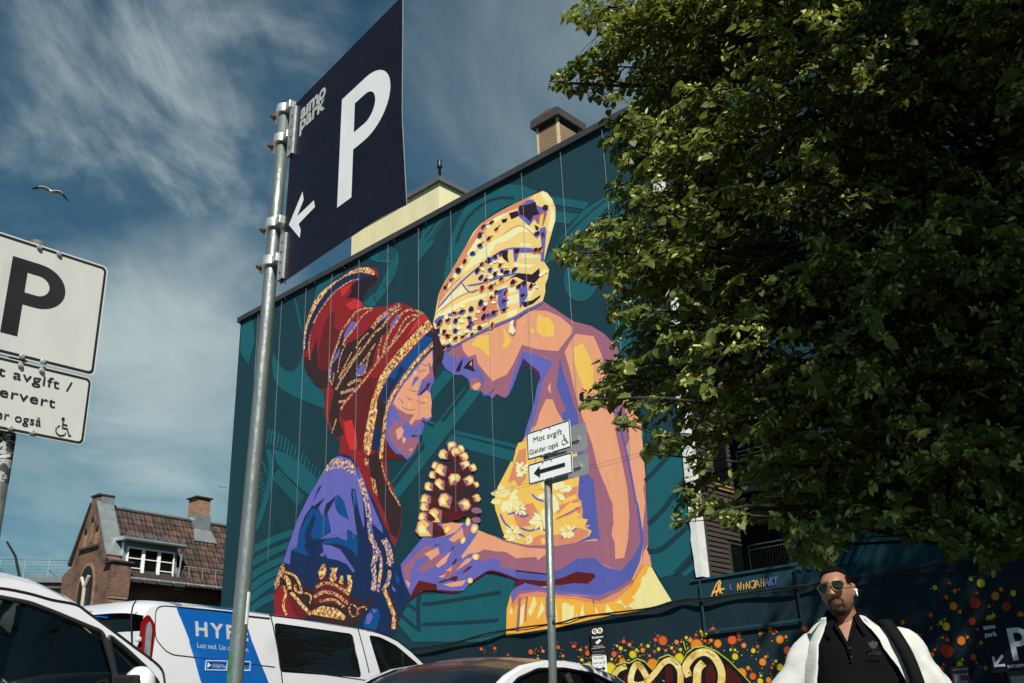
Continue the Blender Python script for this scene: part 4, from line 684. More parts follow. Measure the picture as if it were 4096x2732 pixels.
# balcony floor, soffits, railing
m_conc = mat('dark_concrete', (.10, .10, .10), var=.2)
for z0 in (LEDGE - .05, 8.1, 11.0, 13.9, 16.8): MB().box(UR + .05, RB - .01, 2.6, 4.58, z0, z0 + .22).build('balcony_slab', m_conc, bld)
m_rail = mat('galvanised_rail', (.30, .33, .34), rough=.4, metal=.7, var=.15)
m_sl = mat('weathered_slat', (.16, .105, .06), rough=.75, var=.25, scale=12)
for z0 in (LEDGE + .17, 8.32, 11.22):
    rl = MB()
    rl.bar((UR + .06, 2.55, z0 + 1.06), (RB - .02, 2.55, z0 + 1.06), .05, .04); rl.bar((UR + .06, 2.55, z0 + .93), (RB - .02, 2.55, z0 + .93), .03, .03); rl.bar((UR + .06, 2.55, z0 + .04), (RB - .02, 2.55, z0 + .04), .03, .03)
    for uu in (UR + .08, UR + 1.4, RB - .05): rl.bar((uu, 2.55, z0), (uu, 2.55, z0 + 1.08), .045, .045)
    ro = rl.build('railing', m_rail, bld)
    uu = UR + .16
    while uu < RB - .08:
        MB().bar((uu, 2.59, z0 + .06), (uu, 2.59, z0 + .92), .05, .02).build('slat', m_sl, ro); uu += .095
# ledge, recessed panel below it
m_ledge = paint('teal_ledge', (26, 66, 78))
MB().box(UR - .42, RB + .05, -.05, .4, LEDGE, LEDGE + .06).build('ledge', m_ledge, bld)
pu0, pz0 = wl(2828, 2528); pu1, pz1 = wl(3214, 2482)
MB().box(pu0, pu1, -.11, -.07, pz0 - .03, pz0 + .03).build('panel_moulding', m_ledge, bld); MB().box(pu0 - .03, pu0 + .02, -.10, -.07, pz0, LEDGE - .02).build('panel_moulding', m_ledge, bld); MB().box(pu1 - .02, pu1 + .02, -.10, -.07, pz0, LEDGE - .02).build('panel_moulding', mat('dark_gap', (.01, .012, .014)), bld)
# ------------------------------------------------------------------ penthouse behind the parapet
D = 1.5; m_cream = mat('cream_sheet', (.66, .60, .36), rough=.6, var=.06, scale=1.5, dirt=((.42, .36, .18), .35), stretch=(1, 1, .2))
tu0, tu1, tz = -19.58, -13.48, 24.15
pe = MB().box(tu0, tu1, D, D + 6, ZT - .2, tz).build('penthouse', m_cream, bld)
su = tu0 + .03; i = 0
while su < tu1 - .1:
    w = min(.62, tu1 - .01 - su)
    sh = MB().box(su, su + w - .008, D - .012, D - .001, ZT, tz - .004).build('sheet', m_cream, pe)
    rv = MB()
    for zz_ in range(7):
        for o in (.06, w - .08): rv.lathe([(.012, 0), (.008, .006)], 6, M=Matrix.Translation((su + o, D - .012, ZT + .3 + zz_ * .4)) @ Matrix.Rotation(math.pi / 2, 4, 'X'))
    rv.build('rivets', m_cap, sh); su += w; i += 1
m_cap2 = mat('grey_flashing', (.13, .13, .135), rough=.5, metal=.3, var=.1)
MB().box(tu0 - .12, tu1 + .14, D - .14, D + 6.1, tz, tz + .24).build('penthouse_edging', m_cap2, bld)
MB().lathe([(.06, 0), (.06, .55), (.12, .58), (.12, .68), (.09, .72), (.10, .85), (.10, .95)], 14, M=Matrix.Translation((tu1 - .08, D + .1, tz + .24))).build('vent_pipe', mat('black_pipe', (.03, .03, .032), rough=.4, metal=.5), bld, smooth=True)
# timber vent housing
D2 = .6; vu0, vu1, vz = -7.04, -5.95, 23.33
vt = MB().box(vu0 + .03, vu1 - .03, D2 + .03, D2 + 1.35, ZT - .1, vz).build('vent_housing', mat('dark_gap', (.01, .012, .014)), bld)
m_wd = mat('weathered_pine', (.24, .155, .085), rough=.75, var=.3, scale=5, bump=.3, bscale=60, stretch=(.3, .3, 6), dirt=((.10, .08, .06), .6))
m_wp = mat('pale_pine_post', (.50, .40, .24), rough=.7, var=.2, scale=6, dirt=((.25, .19, .11), .4))
for (x, y) in ((vu0, D2), (vu1 - .1, D2), (vu1 - .1, D2 + 1.28)): MB().box(x, x + .1, y, y + .1, ZT - .1, vz - .03).build('post', m_wp, vt)
z = ZT - .05
while z < vz - .3:
    MB().box(vu0 + .1, vu1 - .1, D2 + .01, D2 + .029, z, z + .12).build('board', m_wd, vt); MB().box(vu1 - .029, vu1 - .012, D2 + .1, D2 + 1.28, z, z + .12).build('board', m_wd, vt); z += .135
hd = MB(); o = .16; z0 = vz - .05; z1 = vz + .3; x0, x1, y0, y1 = vu0 - o, vu1 + o, D2 - o, D2 + 1.38 + o
r0 = [(x0, y0), (x1, y0), (x1, y1), (x0, y1)]
vs = [(x, y, z0) for x, y in r0] + [(x, y, z1 - .02) for x, y in r0] + [((x0 + x1) / 2 - .0, y0 + .25, z1 + .32), ((x0 + x1) / 2, y1 - .25, z1 + .32)]
hd.add(vs, [(0, 1, 5, 4), (1, 2, 6, 5), (2, 3, 7, 6), (3, 0, 4, 7), (4, 5, 8), (6, 7, 9), (5, 6, 9, 8), (7, 4, 8, 9), (0, 3, 2, 1)])
hd.build('vent_hood', mat('brown_sheet_metal', (.075, .062, .055), rough=.5, metal=.3, var=.15), vt)

# ------------------------------------------------------------------ cable along the wall
cb = MB(); pts = smooth_line(cable_px, 4); p3 = [WM @ Vector((wl(*p)[0], -.13 - .02 * math.sin(i * .7), wl(*p)[1])) for i, p in enumerate(pts)]
cb.tube(p3, .028, 6); cb.tube([p + Vector((0, 0, -.05 + .03 * math.sin(i * .9))) for i, p in enumerate(p3)], .018, 6)
tag(cb.build('wall_cable', mat('black_cable', (.012, .012, .014), rough=.5), None, smooth=True), 'slack black cable pair strung across the teal wall below the mural', 'cable')

# ------------------------------------------------------------------ signs on the wall
def wall_plate(name, px0, py0, px1, py1, th=.02, y=-.16):
    u0, zt = wl(px0, py0); u1, zb = wl(px1, py1); return u0, u1, zb, zt, y, th
m_sw = mat('sign_white', (.80, .81, .80), rough=.4, var=.05, scale=5, dirt=((.5, .5, .47), .25))
m_sb = mat('sign_black', (.012, .012, .013), rough=.4, var=.1)
m_sn = mat('sign_navy', (.0075, .0085, .019), spec=.2, rough=.55, var=.15, dirt=((.03, .032, .045), .25))
m_alu = mat('sign_aluminium', (.42, .44, .45), rough=.45, metal=.6, var=.12, scale=8)
def wheelchair(parent, m, cx, cz, s, off):
    """accessible parking symbol drawn with tubes; cx, cz centre, s height"""
    k = MB(); V = lambda x, z: (cx + x * s, off, cz + z * s)
    k.tube([V(.26 * math.cos(t) - .06, .26 * math.sin(t) - .18) for t in [math.radians(a) for a in range(110, 352, 14)]], .028 * s, 6)
    k.tube([V(-.02, .34), V(.0, -.02), V(.24, -.02), V(.38, -.36), V(.48, -.32)], .036 * s, 6); k.tube([V(-.01, .16), V(.22, .16)], .03 * s, 6)
    k.lathe([(.085 * s, -.001), (.085 * s, .001)], 12, M=Matrix.Translation(V(-.03, .44)) @ Matrix.Rotation(math.pi / 2, 4, 'X'))
    return k.build('wheelchair_symbol', m, parent)
def wall_sign(name, u0, u1, z0, z1, m, label, cat='sign'):
    o = MB().box(0, u1 - u0, -.012, .012, 0, z1 - z0).build(name, m); o.matrix_world = WM @ Matrix.Translation((u0, -.14, z0)); return tag(o, label, cat)
# security notice
u0, zt = wl(2373, 2510); u1, zb = wl(2437, 2618); 
sg = wall_sign('security_notice', u0, u1, zb - .02, zt, m_sb, 'narrow black camera surveillance notice with owl emblem on dark wall'); w = u1 - u0; h = zt - zb + .02
m_y = mat('sign_amber', (.55, .33, .08), var=0)
for cx in (.32, .68):
    MB().tube([(w * (cx + .17 * math.cos(t)), -.014, h * (.83 + .085 * math.sin(t))) for t in [i * math.pi / 8 for i in range(17)]], .018, 6).build('emblem_ring', m_sw, sg); MB().lathe([(.045, 0), (.045, .004)], 12, M=Matrix.Translation((w * cx, -.012, h * .83)) @ Matrix.Rotation(math.pi / 2, 4, 'X')).build('emblem_eye', m_y, sg)
text('sign_lettering', 'Relisec', m_sw, sg, plate_text_M(w * .1, h * .60, -.014), h=h * .07, w=w * .8, bold=.02)
text('sign_lettering', 'INTELLIGENT', m_sw, sg, plate_text_M(w * .15, h * .31, -.014), h=h * .035, w=w * .7); text('sign_lettering', 'KAMERAOVERVÅKING', m_sw, sg, plate_text_M(w * .04, h * .25, -.014), h=h * .035, w=w * .92); text('sign_lettering', 'UMIDDELBAR AKSJONERING', m_y, sg, plate_text_M(w * .06, h * .13, -.014), h=h * .025, w=w * .88)
MB().prism([(.3, .46), (.62, .56), (.74, .5), (.45, .38)], -.014, -.013, lambda x, y, t: (x * w, t, y * h)).build('camera_symbol', m_sw, sg)
u0, zt = wl(2380, 2620); u1, zb = wl(2438, 2660)
sg = wall_sign('parking_notice', u0, u1, zb, zt, m_sw, 'small white pay parking notice fixed right under the black surveillance notice'); w = u1 - u0; h = zt - zb
text('sign_lettering', 'Mot avgift', m_sb, sg, plate_text_M(w * .1, h * .58, -.014), h=h * .2, w=w * .8); text('sign_lettering', 'Gjelder også', m_sb, sg, plate_text_M(w * .06, h * .18, -.014), h=h * .17, w=w * .66); wheelchair(sg, m_sb, w * .86, h * .3, h * .4, -.014)
u0, zt = wl(2388, 2664); u1, zb = wl(2440, 2688)
sg = wall_sign('arrow_notice', u0, u1, zb, zt, m_sw, 'small white plate with double headed black arrow on the dark wall'); w = u1 - u0; h = zt - zb
MB().prism([(.06, .5), (.3, .85), (.3, .6), (.7, .6), (.7, .85), (.94, .5), (.7, .15), (.7, .4), (.3, .4), (.3, .15)], -.014, -.013, lambda x, y, t: (x * w, t, y * h)).build('arrow', m_sb, sg)
# parking sign on the shaded wall
def ptile_P(parent, m, x, z, w, h, off, tx=.29, ty=.155):
    """letter P made of stem, bars and bowl"""
    t = w * tx; ty = h * ty; cx = w * .5; r = h * .29; cyc = h - r; b = MB()
    q4 = lambda *p: b.add([(x + a, off, z + c) for a, c in p], [(0, 1, 2, 3)])
    q4((0, 0), (t, 0), (t, h), (0, h)); q4((t, h - ty), (cx, h - ty), (cx, h), (t, h)); q4((t, h - 2 * r), (cx, h - 2 * r), (cx, h - 2 * r + ty), (t, h - 2 * r + ty))
    A = [math.radians(d) for d in range(0, 181, 9)]
    b.grid([[(x + cx + (w - cx) * math.sin(a), off, z + cyc + r * math.cos(a)), (x + cx + (w - cx - t) * math.sin(a), off, z + cyc + (r - ty) * math.cos(a))] for a in A])
    return b.build('letter_p', m, parent, fixn=False)
u0, zt = wl(3925, 2486); u1 = u0 + 1.05
sg = wall_sign('wall_parking_sign', u0, u1, zt - 1.12, zt, m_sn, 'navy parking sign with white P and arrow on the shaded teal wall')
text('sign_lettering', 'aımo', m_sw, sg, plate_text_M(.07, .93, -.014), h=.10, w=.26, bold=.03); text('sign_lettering', 'park', m_sw, sg, plate_text_M(.07, .77, -.014), h=.10, w=.26, bold=.03)
ptile_P(sg, m_sw, .55, .22, .4, .68, -.0135)
MB().prism([(.12, .12), (.12, .34), (.17, .34), (.17, .21), (.33, .37), (.37, .33), (.21, .17), (.36, .17), (.36, .12)], -.0145, -.0135, lambda x, y, t: (x, t, y)).build('arrow', m_sw, sg)
u0, zt = wl(4030, 2655); sg = wall_sign('information_board', u0, u0 + .75, zt - 1.0, zt, m_sb, 'dark information board with pale text sheet under the wall parking sign')
text('sign_lettering', 'INFORMASJON', m_sw, sg, plate_text_M(.04, .9, -.014), h=.07, w=.62); ip = MB().box(.05, .7, -.0135, -.0125, .05, .72).build('text_sheet', mat('grey_paper', (.35, .35, .34)), sg)
for i in range(14): MB().box(.08, .66 - .1 * (i % 3 == 2), -.0142, -.0136, .68 - i * .043, .69 - i * .043).build('text_line', m_sb, ip)
u0, zt = wl(3810, 2668); u1, _ = wl(3880, 2660); sg = wall_sign('app_poster', u0, u1, zt - .75, zt, mat('poster_plum', (.10, .02, .055)), 'plum coloured parking app poster with a phone picture on shaded wall', 'poster'); w = u1 - u0
text('sign_lettering', 'PARKER MED MOBILEN', m_sw, sg, plate_text_M(.05, .66, -.014), h=.04, w=w * .85); text('sign_lettering', 'Last ned', m_sw, sg, plate_text_M(w * .52, .55, -.014), h=.05, w=w * .4); text('sign_lettering', 'appen', m_sw, sg, plate_text_M(w * .52, .40, -.014), h=.05, w=w * .3)
MB().box(w * .12, w * .46, -.02, -.0125, .02, .58).build('phone_picture', mat('poster_grey', (.30, .33, .35)), sg)
# camera on the wall
u0, z0 = wl(3808, 2188)
cc = empty('security_camera', WM @ Matrix.Translation((u0, -.1, z0)), 'small white dome security camera mounted on the shaded teal wall', 'camera')
MB().box(-.16, .16, -.02, .04, -.16, .18).build('mount_plate', m_sw, cc, bevel=.02)
MB().lathe([(.02, 0), (.12, .0), (.13, .06), (.11, .13), (.05, .15)], 16, M=Matrix.Translation((.02, -.02, 0)) @ Matrix.Rotation(math.pi / 2, 4, 'X')).build('housing', m_sw, cc, smooth=True)
MB().lathe([(.065, 0), (.06, .03), (.03, .05), (.005, .055)], 14, M=Matrix.Translation((.02, -.165, 0)) @ Matrix.Rotation(math.pi / 2, 4, 'X')).build('lens', m_sb, cc, smooth=True)
# ------------------------------------------------------------------ brick house with gable, behind the parking lot
def brick_mat(name, c1, c2, mortar, rowh=.075, w=.25, rot=False):
    m = bpy.data.materials.new(name); m.use_nodes = True; g = NT(m.node_tree); bs = m.node_tree.nodes['Principled BSDF']
    tc = g.n('ShaderNodeTexCoord').outputs['Object']; sp = g.n('ShaderNodeSeparateXYZ', inp={0: tc}).outputs
    along = g.math('ADD', sp[0], g.math('MULTIPLY', sp[1], 1.0))
    v = g.n('ShaderNodeCombineXYZ', inp={0: along, 1: sp[2]}).outputs[0]
    bt = g.n('ShaderNodeTexBrick', inp={'Vector': v, 'Color1': tuple(c1) + (1,), 'Color2': tuple(c2) + (1,), 'Mortar': tuple(mortar) + (1,), 'Scale': 1.0, 'Mortar Size': .007, 'Bias': -.1, 'Brick Width': w, 'Row Height': rowh})
    nz = g.n('ShaderNodeTexNoise', inp={'Vector': tc, 'Scale': 1.6, 'Detail': 8, 'Roughness': .65}).outputs[0]
    c = g.mix(g.smooth(nz, .45, .75), bt.outputs[0], (.035, .022, .016))
    nz2 = g.n('ShaderNodeTexNoise', inp={'Vector': tc, 'Scale': 3.1, 'Detail': 9, 'Roughness': .75}).outputs[0]
    c = g.mix(g.math('MULTIPLY', g.smooth(nz2, .60, .70), .6), c, (.45, .33, .25))
    g.l.new(c, bs.inputs['Base Color']); bs.inputs['Roughness'].default_value = .85
    bp = g.n('ShaderNodeBump', inp={'Strength': .6, 'Distance': .01, 'Height': g.math('SUBTRACT', 1.0, bt.outputs['Fac'])}); g.l.new(bp.outputs[0], bs.inputs['Normal'])
    return m
m_brick = brick_mat('red_brick', (.150, .068, .038), (.095, .043, .028), (.19, .15, .12))
m_brick2 = brick_mat('chimney_brick', (.26, .12, .06), (.16, .07, .04), (.38, .31, .24))
m_zinc = mat('zinc_sheet', (.26, .30, .31), rough=.45, metal=.5, var=.14, scale=2, dirt=((.14, .16, .17), .4))
e = Vector((.62, .785, 0)).normalized(); mm = Vector((e.y, -e.x, 0))
H0 = at_r(890, 2330, 52); ZE = H0.z
HM = frame(Vector((H0.x, H0.y, 0)), e, -mm, Vector((0, 0, 1)))     # x along ridge to the right, y to the back, z up
def hl(px, py, yy):   # photo point on a house plane y = yy
    p = at_plane(px, py, HM @ Vector((0, yy, 0)), -mm); q = HM.inverted() @ p; return q.x, q.z
def hg(px, py, xx):
    p = at_plane(px, py, HM @ Vector((xx, 0, 0)), e); q = HM.inverted() @ p; return q.y, q.z
hs = empty('brick_house', HM, 'old red brick house with tiled roof, stepped gable top and white dormer window', 'house')
XL = hl(468, 2300, 0)[0]; DR = hg(262, 2327, XL - .45)[0] / 2; ZR = hl(700, 2072, DR)[1]; XR = 9.0
print('HOUSE', XL, DR, ZR, ZE)
SLP = (ZR - ZE) / DR
# walls
b = MB(); b.box(XL, XR, .3, 2 * DR - .3, -1, ZE - .1); b.build('wall', m_brick, hs)
MB().box(XL + .3, XR, .18, .3, ZE - .45, ZE - .08).build('cornice', m_brick, hs)
# gable wall with shoulders
GX0, GX1 = XL - .45, XL
prof = [(-.35, -1), (-.35, ZE + .25), (.35, ZE + .55), (DR - .32, ZR + .0), (DR - .32, ZR + .42), (DR + .32, ZR + .42), (DR + .32, ZR + .0), (2 * DR - .35, ZE + .55), (2 * DR + .35, ZE + .25), (2 * DR + .35, -1)]
MB().prism(prof, GX0, GX1, lambda x, y, t: (t, x, y)).build('gable', m_brick, hs)
# zinc coping on the gable
for sgn in (1,):
    c = MB()
    c.prism([(.2, ZE + .62), (DR - .30, ZR + .06), (DR - .30, ZR + .16), (.12, ZE + .70)], GX0 - .1, GX1 + .30, lambda x, y, t: (t, x, y)); c.build('gable_coping', m_zinc, hs)
    c = MB(); c.prism([(-.42, ZE + .25), (.24, ZE + .56), (.24, ZE + .66), (-.45, ZE + .34)], GX0 - .1, GX1 + .1, lambda x, y, t: (t, x, y)); c.build('gable_coping', m_brick, hs)
c = MB(); c.prism([(2 * DR - .25, ZE + .6), (DR + .30, ZR + .06), (DR + .30, ZR + .16), (2 * DR - .15, ZE + .7)], GX0 - .1, GX1 + .1, lambda x, y, t: (t, x, y)); c.build('gable_coping', mat('dark_coping', (.04, .035, .03)), hs)
MB().box(GX0 - .06, GX1 + .32, DR - .40, DR + .40, ZR + .42, ZR + .49).build('gable_cap', mat('dark_coping', (.04, .035, .03)), hs)
MB().box(GX0 + .10, GX1 + .31, DR - .36, DR + .34, ZR - .2, ZR + .418).build('gable_cheek', m_zinc, hs)
# pilaster at the corner with corbels
MB().box(GX0 - .12, GX1 + .35, -.55, -.352, ZE - 1.2, ZE + .22).build('pilaster', m_brick, hs)
MB().box(GX0 - .2, GX1 + .42, -.65, .2, ZE + .26, ZE + .34).build('pilaster_cap', mat('dark_coping', (.04, .035, .03)), hs)
for i in range(5): MB().box(GX0 - .1 + i * .03, GX1 + .33 - i * .05, -.53 + i * .035, -.354, ZE - 1.32 - i * .17, ZE - 1.22 - i * .17).build('corbel', m_brick2, hs)
# blind niches and arched window on the gable
m_dark = mat('dark_opening', (.008, .008, .009), rough=.3)
def gable_arch(name, yc, z0, z1, w, m, depth=.02, pointed=True):
    pts = [(yc - w / 2, z0), (yc - w / 2, z1 - w * .9)] + [(yc - w / 2 * math.cos(t) * (1 - .0), z1 - w * .9 + w * .9 * math.sin(t) ** (.9 if pointed else 1)) for t in [math.pi / 2 * i / 6 for i in range(1, 6)]] + [(yc, z1)] + [(yc + w / 2 * math.cos(t), z1 - w * .9 + w * .9 * math.sin(t)) for t in [math.pi / 2 * i / 6 for i in range(5, 0, -1)]] + [(yc + w / 2, z1 - w * .9), (yc + w / 2, z0)]
    return MB().prism(pts, GX0 - depth, GX0 - .001, lambda x, y, t: (t, x, y)).build(name, m, hs)
for yc, z0, z1 in ((DR, ZE + 1.5, ZR - .5), (DR - .5, ZE + 1.35, ZR - 1.0), (DR + .5, ZE + 1.35, ZR - 1.0)):
    gable_arch('niche', yc, z0, z1, .34, m_brick2, .012); gable_arch('niche_head', yc, z1 - .35, z1 - .02, .26, m_dark, .02)
MB().box(GX0 - .12, GX0 - .002, DR - .85, DR + .85, ZE + 1.2, ZE + 1.3).build('niche_sill', mat('dark_coping', (.04, .035, .03)), hs)
gable_arch('window_arch', DR - .1, ZE - 3.5, ZE + .55, 1.5, m_brick2, .03); gable_arch('window_opening', DR - .1, ZE - 3.5, ZE + .4, 1.2, m_dark, .05)
MB().tube([(GX0 - .08, DR - .1, ZE - 3), (GX0 - .08, DR - .1, ZE - .6), (GX0 - .08, DR - .4, ZE - .1)], .09, 8).build('window_tracery', mat('worn_stone', (.42, .36, .30)), hs); MB().tube([(GX0 - .08, DR - .1, ZE - .6), (GX0 - .08, DR + .25, ZE - .1)], .08, 8).build('window_tracery', mat('worn_stone', (.42, .36, .30)), hs)
# roof planes and tiles
m_tile = mat('roof_tile', (.050, .028, .021), rough=.8, var=.55, scale=2.2, dirt=((.022, .018, .016), .75))
m_tile2 = mat('roof_tile_orange', (.095, .043, .027), rough=.8, var=.4, scale=3, dirt=((.03, .022, .018), .5))
m_tile3 = mat('roof_tile_black', (.026, .019, .016), rough=.85, var=.4, scale=3)
RA = math.atan(SLP); RL = DR / math.cos(RA) + .25
rf = MB().prism([(-.3, ZE - .02 - .3 * SLP), (DR, ZR - .03), (2 * DR + .3, ZE - .02 - .3 * SLP), (2 * DR, ZE - .5), (.0, ZE - .5)], XL, XR, lambda x, y, t: (t, x, y)).build('roof', m_tile3, hs)
tw, tl = .235, .345
nrow = int((RL + .05) / tl); ncol = int((7.2 - XL) / tw)
def tile_mesh(m):
    t = MB(); n = 7; rows = []
    for j, yy in enumerate((0, tl + .05)):
        rows.append([Vector((tw * i / (n - 1) * 1.04, yy, (.045 if j == 0 else .012) + .028 * math.sin(2 * math.pi * i / (n - 1) * .9 + .6))) for i in range(n)])
    lip = [p + Vector((0, 0, -.03)) for p in rows[0]]
    t.grid([lip] + rows); ob = t.build('tile', m, None, fixn=False); me = ob.data; bpy.data.objects.remove(ob); return me
tms = [tile_mesh(m) for m in (m_tile, m_tile2, m_tile3)]
dx0, dx1 = hl(478, 2215, .3)[0], hl(712, 2190, .3)[0]     # dormer span
zb = hl(510, 2312, .0)[1]; ydorm = (zb + 1.7 - ZE) / SLP
T0 = Matrix.Translation((0, -.28, ZE - .28 * SLP + .0)) @ Matrix.Rotation(RA, 4, 'X')
cand = []
for r_ in range(nrow + 1):
    for c_ in range(ncol):
        x = XL + .3 + c_ * tw; s_ = r_ * tl
        y = -.28 + s_ * math.cos(RA)
        if dx0 - .1 < x + tw / 2 < dx1 + .15 and y < ydorm: continue
        if y > DR - .2: continue
        cand.append((x, s_))
random.shuffle(cand)
near = sorted(cand, key=lambda c: -c[1])[:0]
sel = set(sorted(cand, key=lambda c: c[1])[:300])
rest = MB(); mi_ = {0: 0}
for x, s_ in cand:
    k = random.choices((0, 1, 2), (6, 2.2, 3))[0]
    Mt = T0 @ Matrix.Translation((x, s_, random.uniform(0, .012))) @ Matrix.Rotation(random.uniform(-.02, .02), 4, 'Z')
    if (x, s_) in sel:
        o = bpy.data.objects.new('tile', tms[k]); COL.objects.link(o); o.parent = rf; o.matrix_local = Mt
    else:
        me = tms[k]; rest.add([Mt @ v.co for v in me.vertices], [tuple(p.vertices) for p in me.polygons], k)
tag(rest.build('roof_tiles', [m_tile, m_tile2, m_tile3], rf, fixn=False), kind='stuff')
MB().tube([(XL + .2, DR, ZR + .04), (XR, DR, ZR + .04)], .11, 8).build('ridge', m_zinc, rf)
# gutter, snow guard
gx = XL - .1
MB().tube([(gx, -.42, ZE - .36), (XR, -.42, ZE - .36)], .075, 8).build('gutter', m_zinc, hs)
k = gx + .4
while k < 8: MB().box(k, k + .03, -.52, -.3, ZE - .42, ZE - .28).build('gutter_bracket', m_zinc, hs); k += .78
MB().tube([(XL + .5, -.35, ZE - .45), (XL + .42, -.2, ZE - .9), (XL + .4, .1, ZE - 1.3), (XL + .4, .2, ZE - 4)], .06, 8).build('downpipe', m_zinc, hs)
sgx = dx1 + .25
sn = MB(); sn.tube([(sgx, .05, ZE + .55), (8, .05, ZE + .55)], .025, 6); sn.build('snow_guard', m_zinc, hs)
k = sgx + .3
while k < 7.5: MB().bar((k, .0, ZE + .02), (k, .06, ZE + .6), .04, .06).build('snow_guard_bracket', m_zinc, hs); k += .75
# dormer
dw = dx1 - dx0; zb = hl(510, 2312, .0)[1]; ztop = zb + 1.66
x0, x1 = dx0 + .25, dx1 - .30
dm = MB(); dm.box(x0 - .18, x1 + .18, .12, 3.0, zb - .2, ztop); do = dm.build('dormer', m_zinc, hs)
MB().prism([(x0 - .55, zb - .28), (x0 - .18, zb + .5), (x0 - .18, zb - .28)], .0, .4, lambda x, y, t: (x, t, y)).build('dormer_apron', m_zinc, do); MB().prism([(x1 + .18, zb - .28), (x1 + .18, zb + .75), (x1 + .62, zb - .28)], .0, .4, lambda x, y, t: (x, t, y)).build('dormer_apron', m_zinc, do)
MB().prism([(-.25, ztop), (3.2, ztop + .25), (3.2, ztop + .45), (-.3, ztop + .17)], x0 - .42, x1 + .34, lambda x, y, t: (t, x, y)).build('dormer_roof', m_zinc, do)
MB().tube([(x0 - .4, -.3, ztop + .06), (x1 + .36, -.3, ztop + .06)], .06, 8).build('dormer_gutter', m_zinc, do)
MB().tube([(x1 + .25, -.25, ztop), (x1 + .28, -.1, ztop - .3), (x1 + .28, .0, zb + .3)], .045, 8).build('dormer_downpipe', m_zinc, do)
gr = MB()
for zz_ in (ztop + .28, ztop + .36): gr.tube([(x0 - .2, -.1, zz_), (x1 + .3, -.1, zz_)], .012, 5)
for i in range(5): gr.tube([(x0 - .2 + (x1 - x0 + .5) * i / 4, -.1, ztop + .15), (x0 - .2 + (x1 - x0 + .5) * i / 4, -.1, ztop + .37)], .014, 5)
gr.build('snow_rail', m_zinc, do)
m_wf = mat('white_window_paint', (.78, .79, .78), rough=.4, var=.04)
wz0_, wz1_ = zb - .02, ztop - .22
wf = MB(); y0_, y1_ = .02, .118; n = 3; ww = (x1 - x0) / 3
wf.box(x0, x1, y0_, y1_, wz0_, wz0_ + .07); wf.box(x0, x1, y0_, y1_, wz1_ - .07, wz1_)
for i in range(4):
    t = .05 if i in (0, 3) else .075; xc = x0 + ww * i; wf.box(max(x0, xc - t), min(x1, xc + t), y0_ + .001, y1_, wz0_ + .071, wz1_ - .071)
win = wf.build('dormer_window', m_wf, do)
MB().box(x0 + .02, x1 - .02, .09, .10, wz0_ + .05, wz1_ - .05).build('pane', glass('house_glass', (.05, .06, .06), .1), win)
h3 = (wz1_ - wz0_ - .14) / 3
for i in range(3):
    for j in (1, 2):
        if i == 1 and j == 1: continue
        zc = wz0_ + .07 + h3 * j; MB().box(x0 + ww * i + .08, x0 + ww * (i + 1) - .08, y0_ + .02, y1_ - .01, zc - .02, zc + .02).build('glazing_bar', m_wf, win)
cu_ = MB(); cu_.grid([[(x0 + ww * 2 + .1 + (ww - .2) * i / 20, .1095 + .004 * math.sin(i * 2.2), z) for i in range(21)] for z in (wz0_ + .08, wz1_ - .08)]); cu_.build('curtain', mat('grey_curtain', (.12, .12, .12)), win)
# chimney
cx0, cz0 = hl(784, 2070, DR - .3); cx1, _ = hl(838, 2070, DR - .3); cz1 = hl(810, 1992, DR - .3)[1]
ch = MB().box(cx0, cx1, DR - .3, DR + .45, ZR - .5, cz1).build('chimney', m_brick2, rf)
MB().box(cx0 - .12, cx1 + .1, DR - .4, DR + .55, cz1, cz1 + .06).build('chimney_cap', mat('dark_coping', (.04, .035, .03)), ch)
MB().box(cx0 - .05, cx1 + .05, DR - .36, DR + .5, ZR - .5, ZR + .28).build('chimney_flashing', m_zinc, ch)
MB().prism([(cx0 - .3, -.0), (cx1 + .3, 0), (cx1 + .1, .8), (cx0 - .1, .8)], .075, .085, lambda x, y, t: T0 @ Vector((x, RL - 1.05 + y, t))).build('chimney_apron', m_zinc, ch)

# ------------------------------------------------------------------ flat building with roof railing far left
fb = empty('office_block', at_r(120, 2330, 75).xy.to_3d(), 'far grey flat roofed office block with wire railing along its roof', 'building')
az = math.atan2(at_r(120, 2330, 75).x, at_r(120, 2330, 75).y)
fb.rotation_euler = (0, 0, -az - math.radians(6))
zr = at_r(120, 2312, 75).z
m_off = mat('grey_render', (.16, .18, .18), rough=.8, var=.12, scale=.5)
MB().box(-14, 4.2, 0, 12, -1, zr - .7).build('wall', m_off, fb)
MB().box(-14.3, 4.5, -.5, 12.2, zr - .35, zr).build('roof_edging', m_cap2, fb); MB().box(-14.1, 4.4, -.3, 12, zr - .7, zr - .352).build('fascia', m_cap, fb)
for i in range(8):
    w_ = MB().box(-13 + i * 2.05, -12 + i * 2.05, -.03, .02, zr - 2.4, zr - 1.2).build('window', mat('office_frame', (.05, .06, .07)), fb); MB().box(-12.93 + i * 2.05, -12.07 + i * 2.05, -.05, -.031, zr - 2.33, zr - 1.27).build('pane', glass('office_glass', (.05, .06, .06), .1), w_)
rl = MB(); zt_ = zr + 1.25
for zz_ in [zr + .2 + .21 * i for i in range(6)]: rl.tube([(-14, .2, zz_), (4.3, .2, zz_)], .014 if zz_ < zt_ - .1 else .03, 4)
rl.build('railing_wires', m_rail, fb)
for i in range(13): MB().bar((-14 + i * 1.5, .2, zr), (-14 + i * 1.5, .2, zt_ + .02), .05, .05).build('railing_post', m_rail, fb)
for i in range(0, 13, 2): MB().bar((-14 + i * 1.5, .2, zr + .6), (-13.2 + i * 1.5, 1.2, zr + .02), .04, .04).build('railing_stay', m_rail, fb)
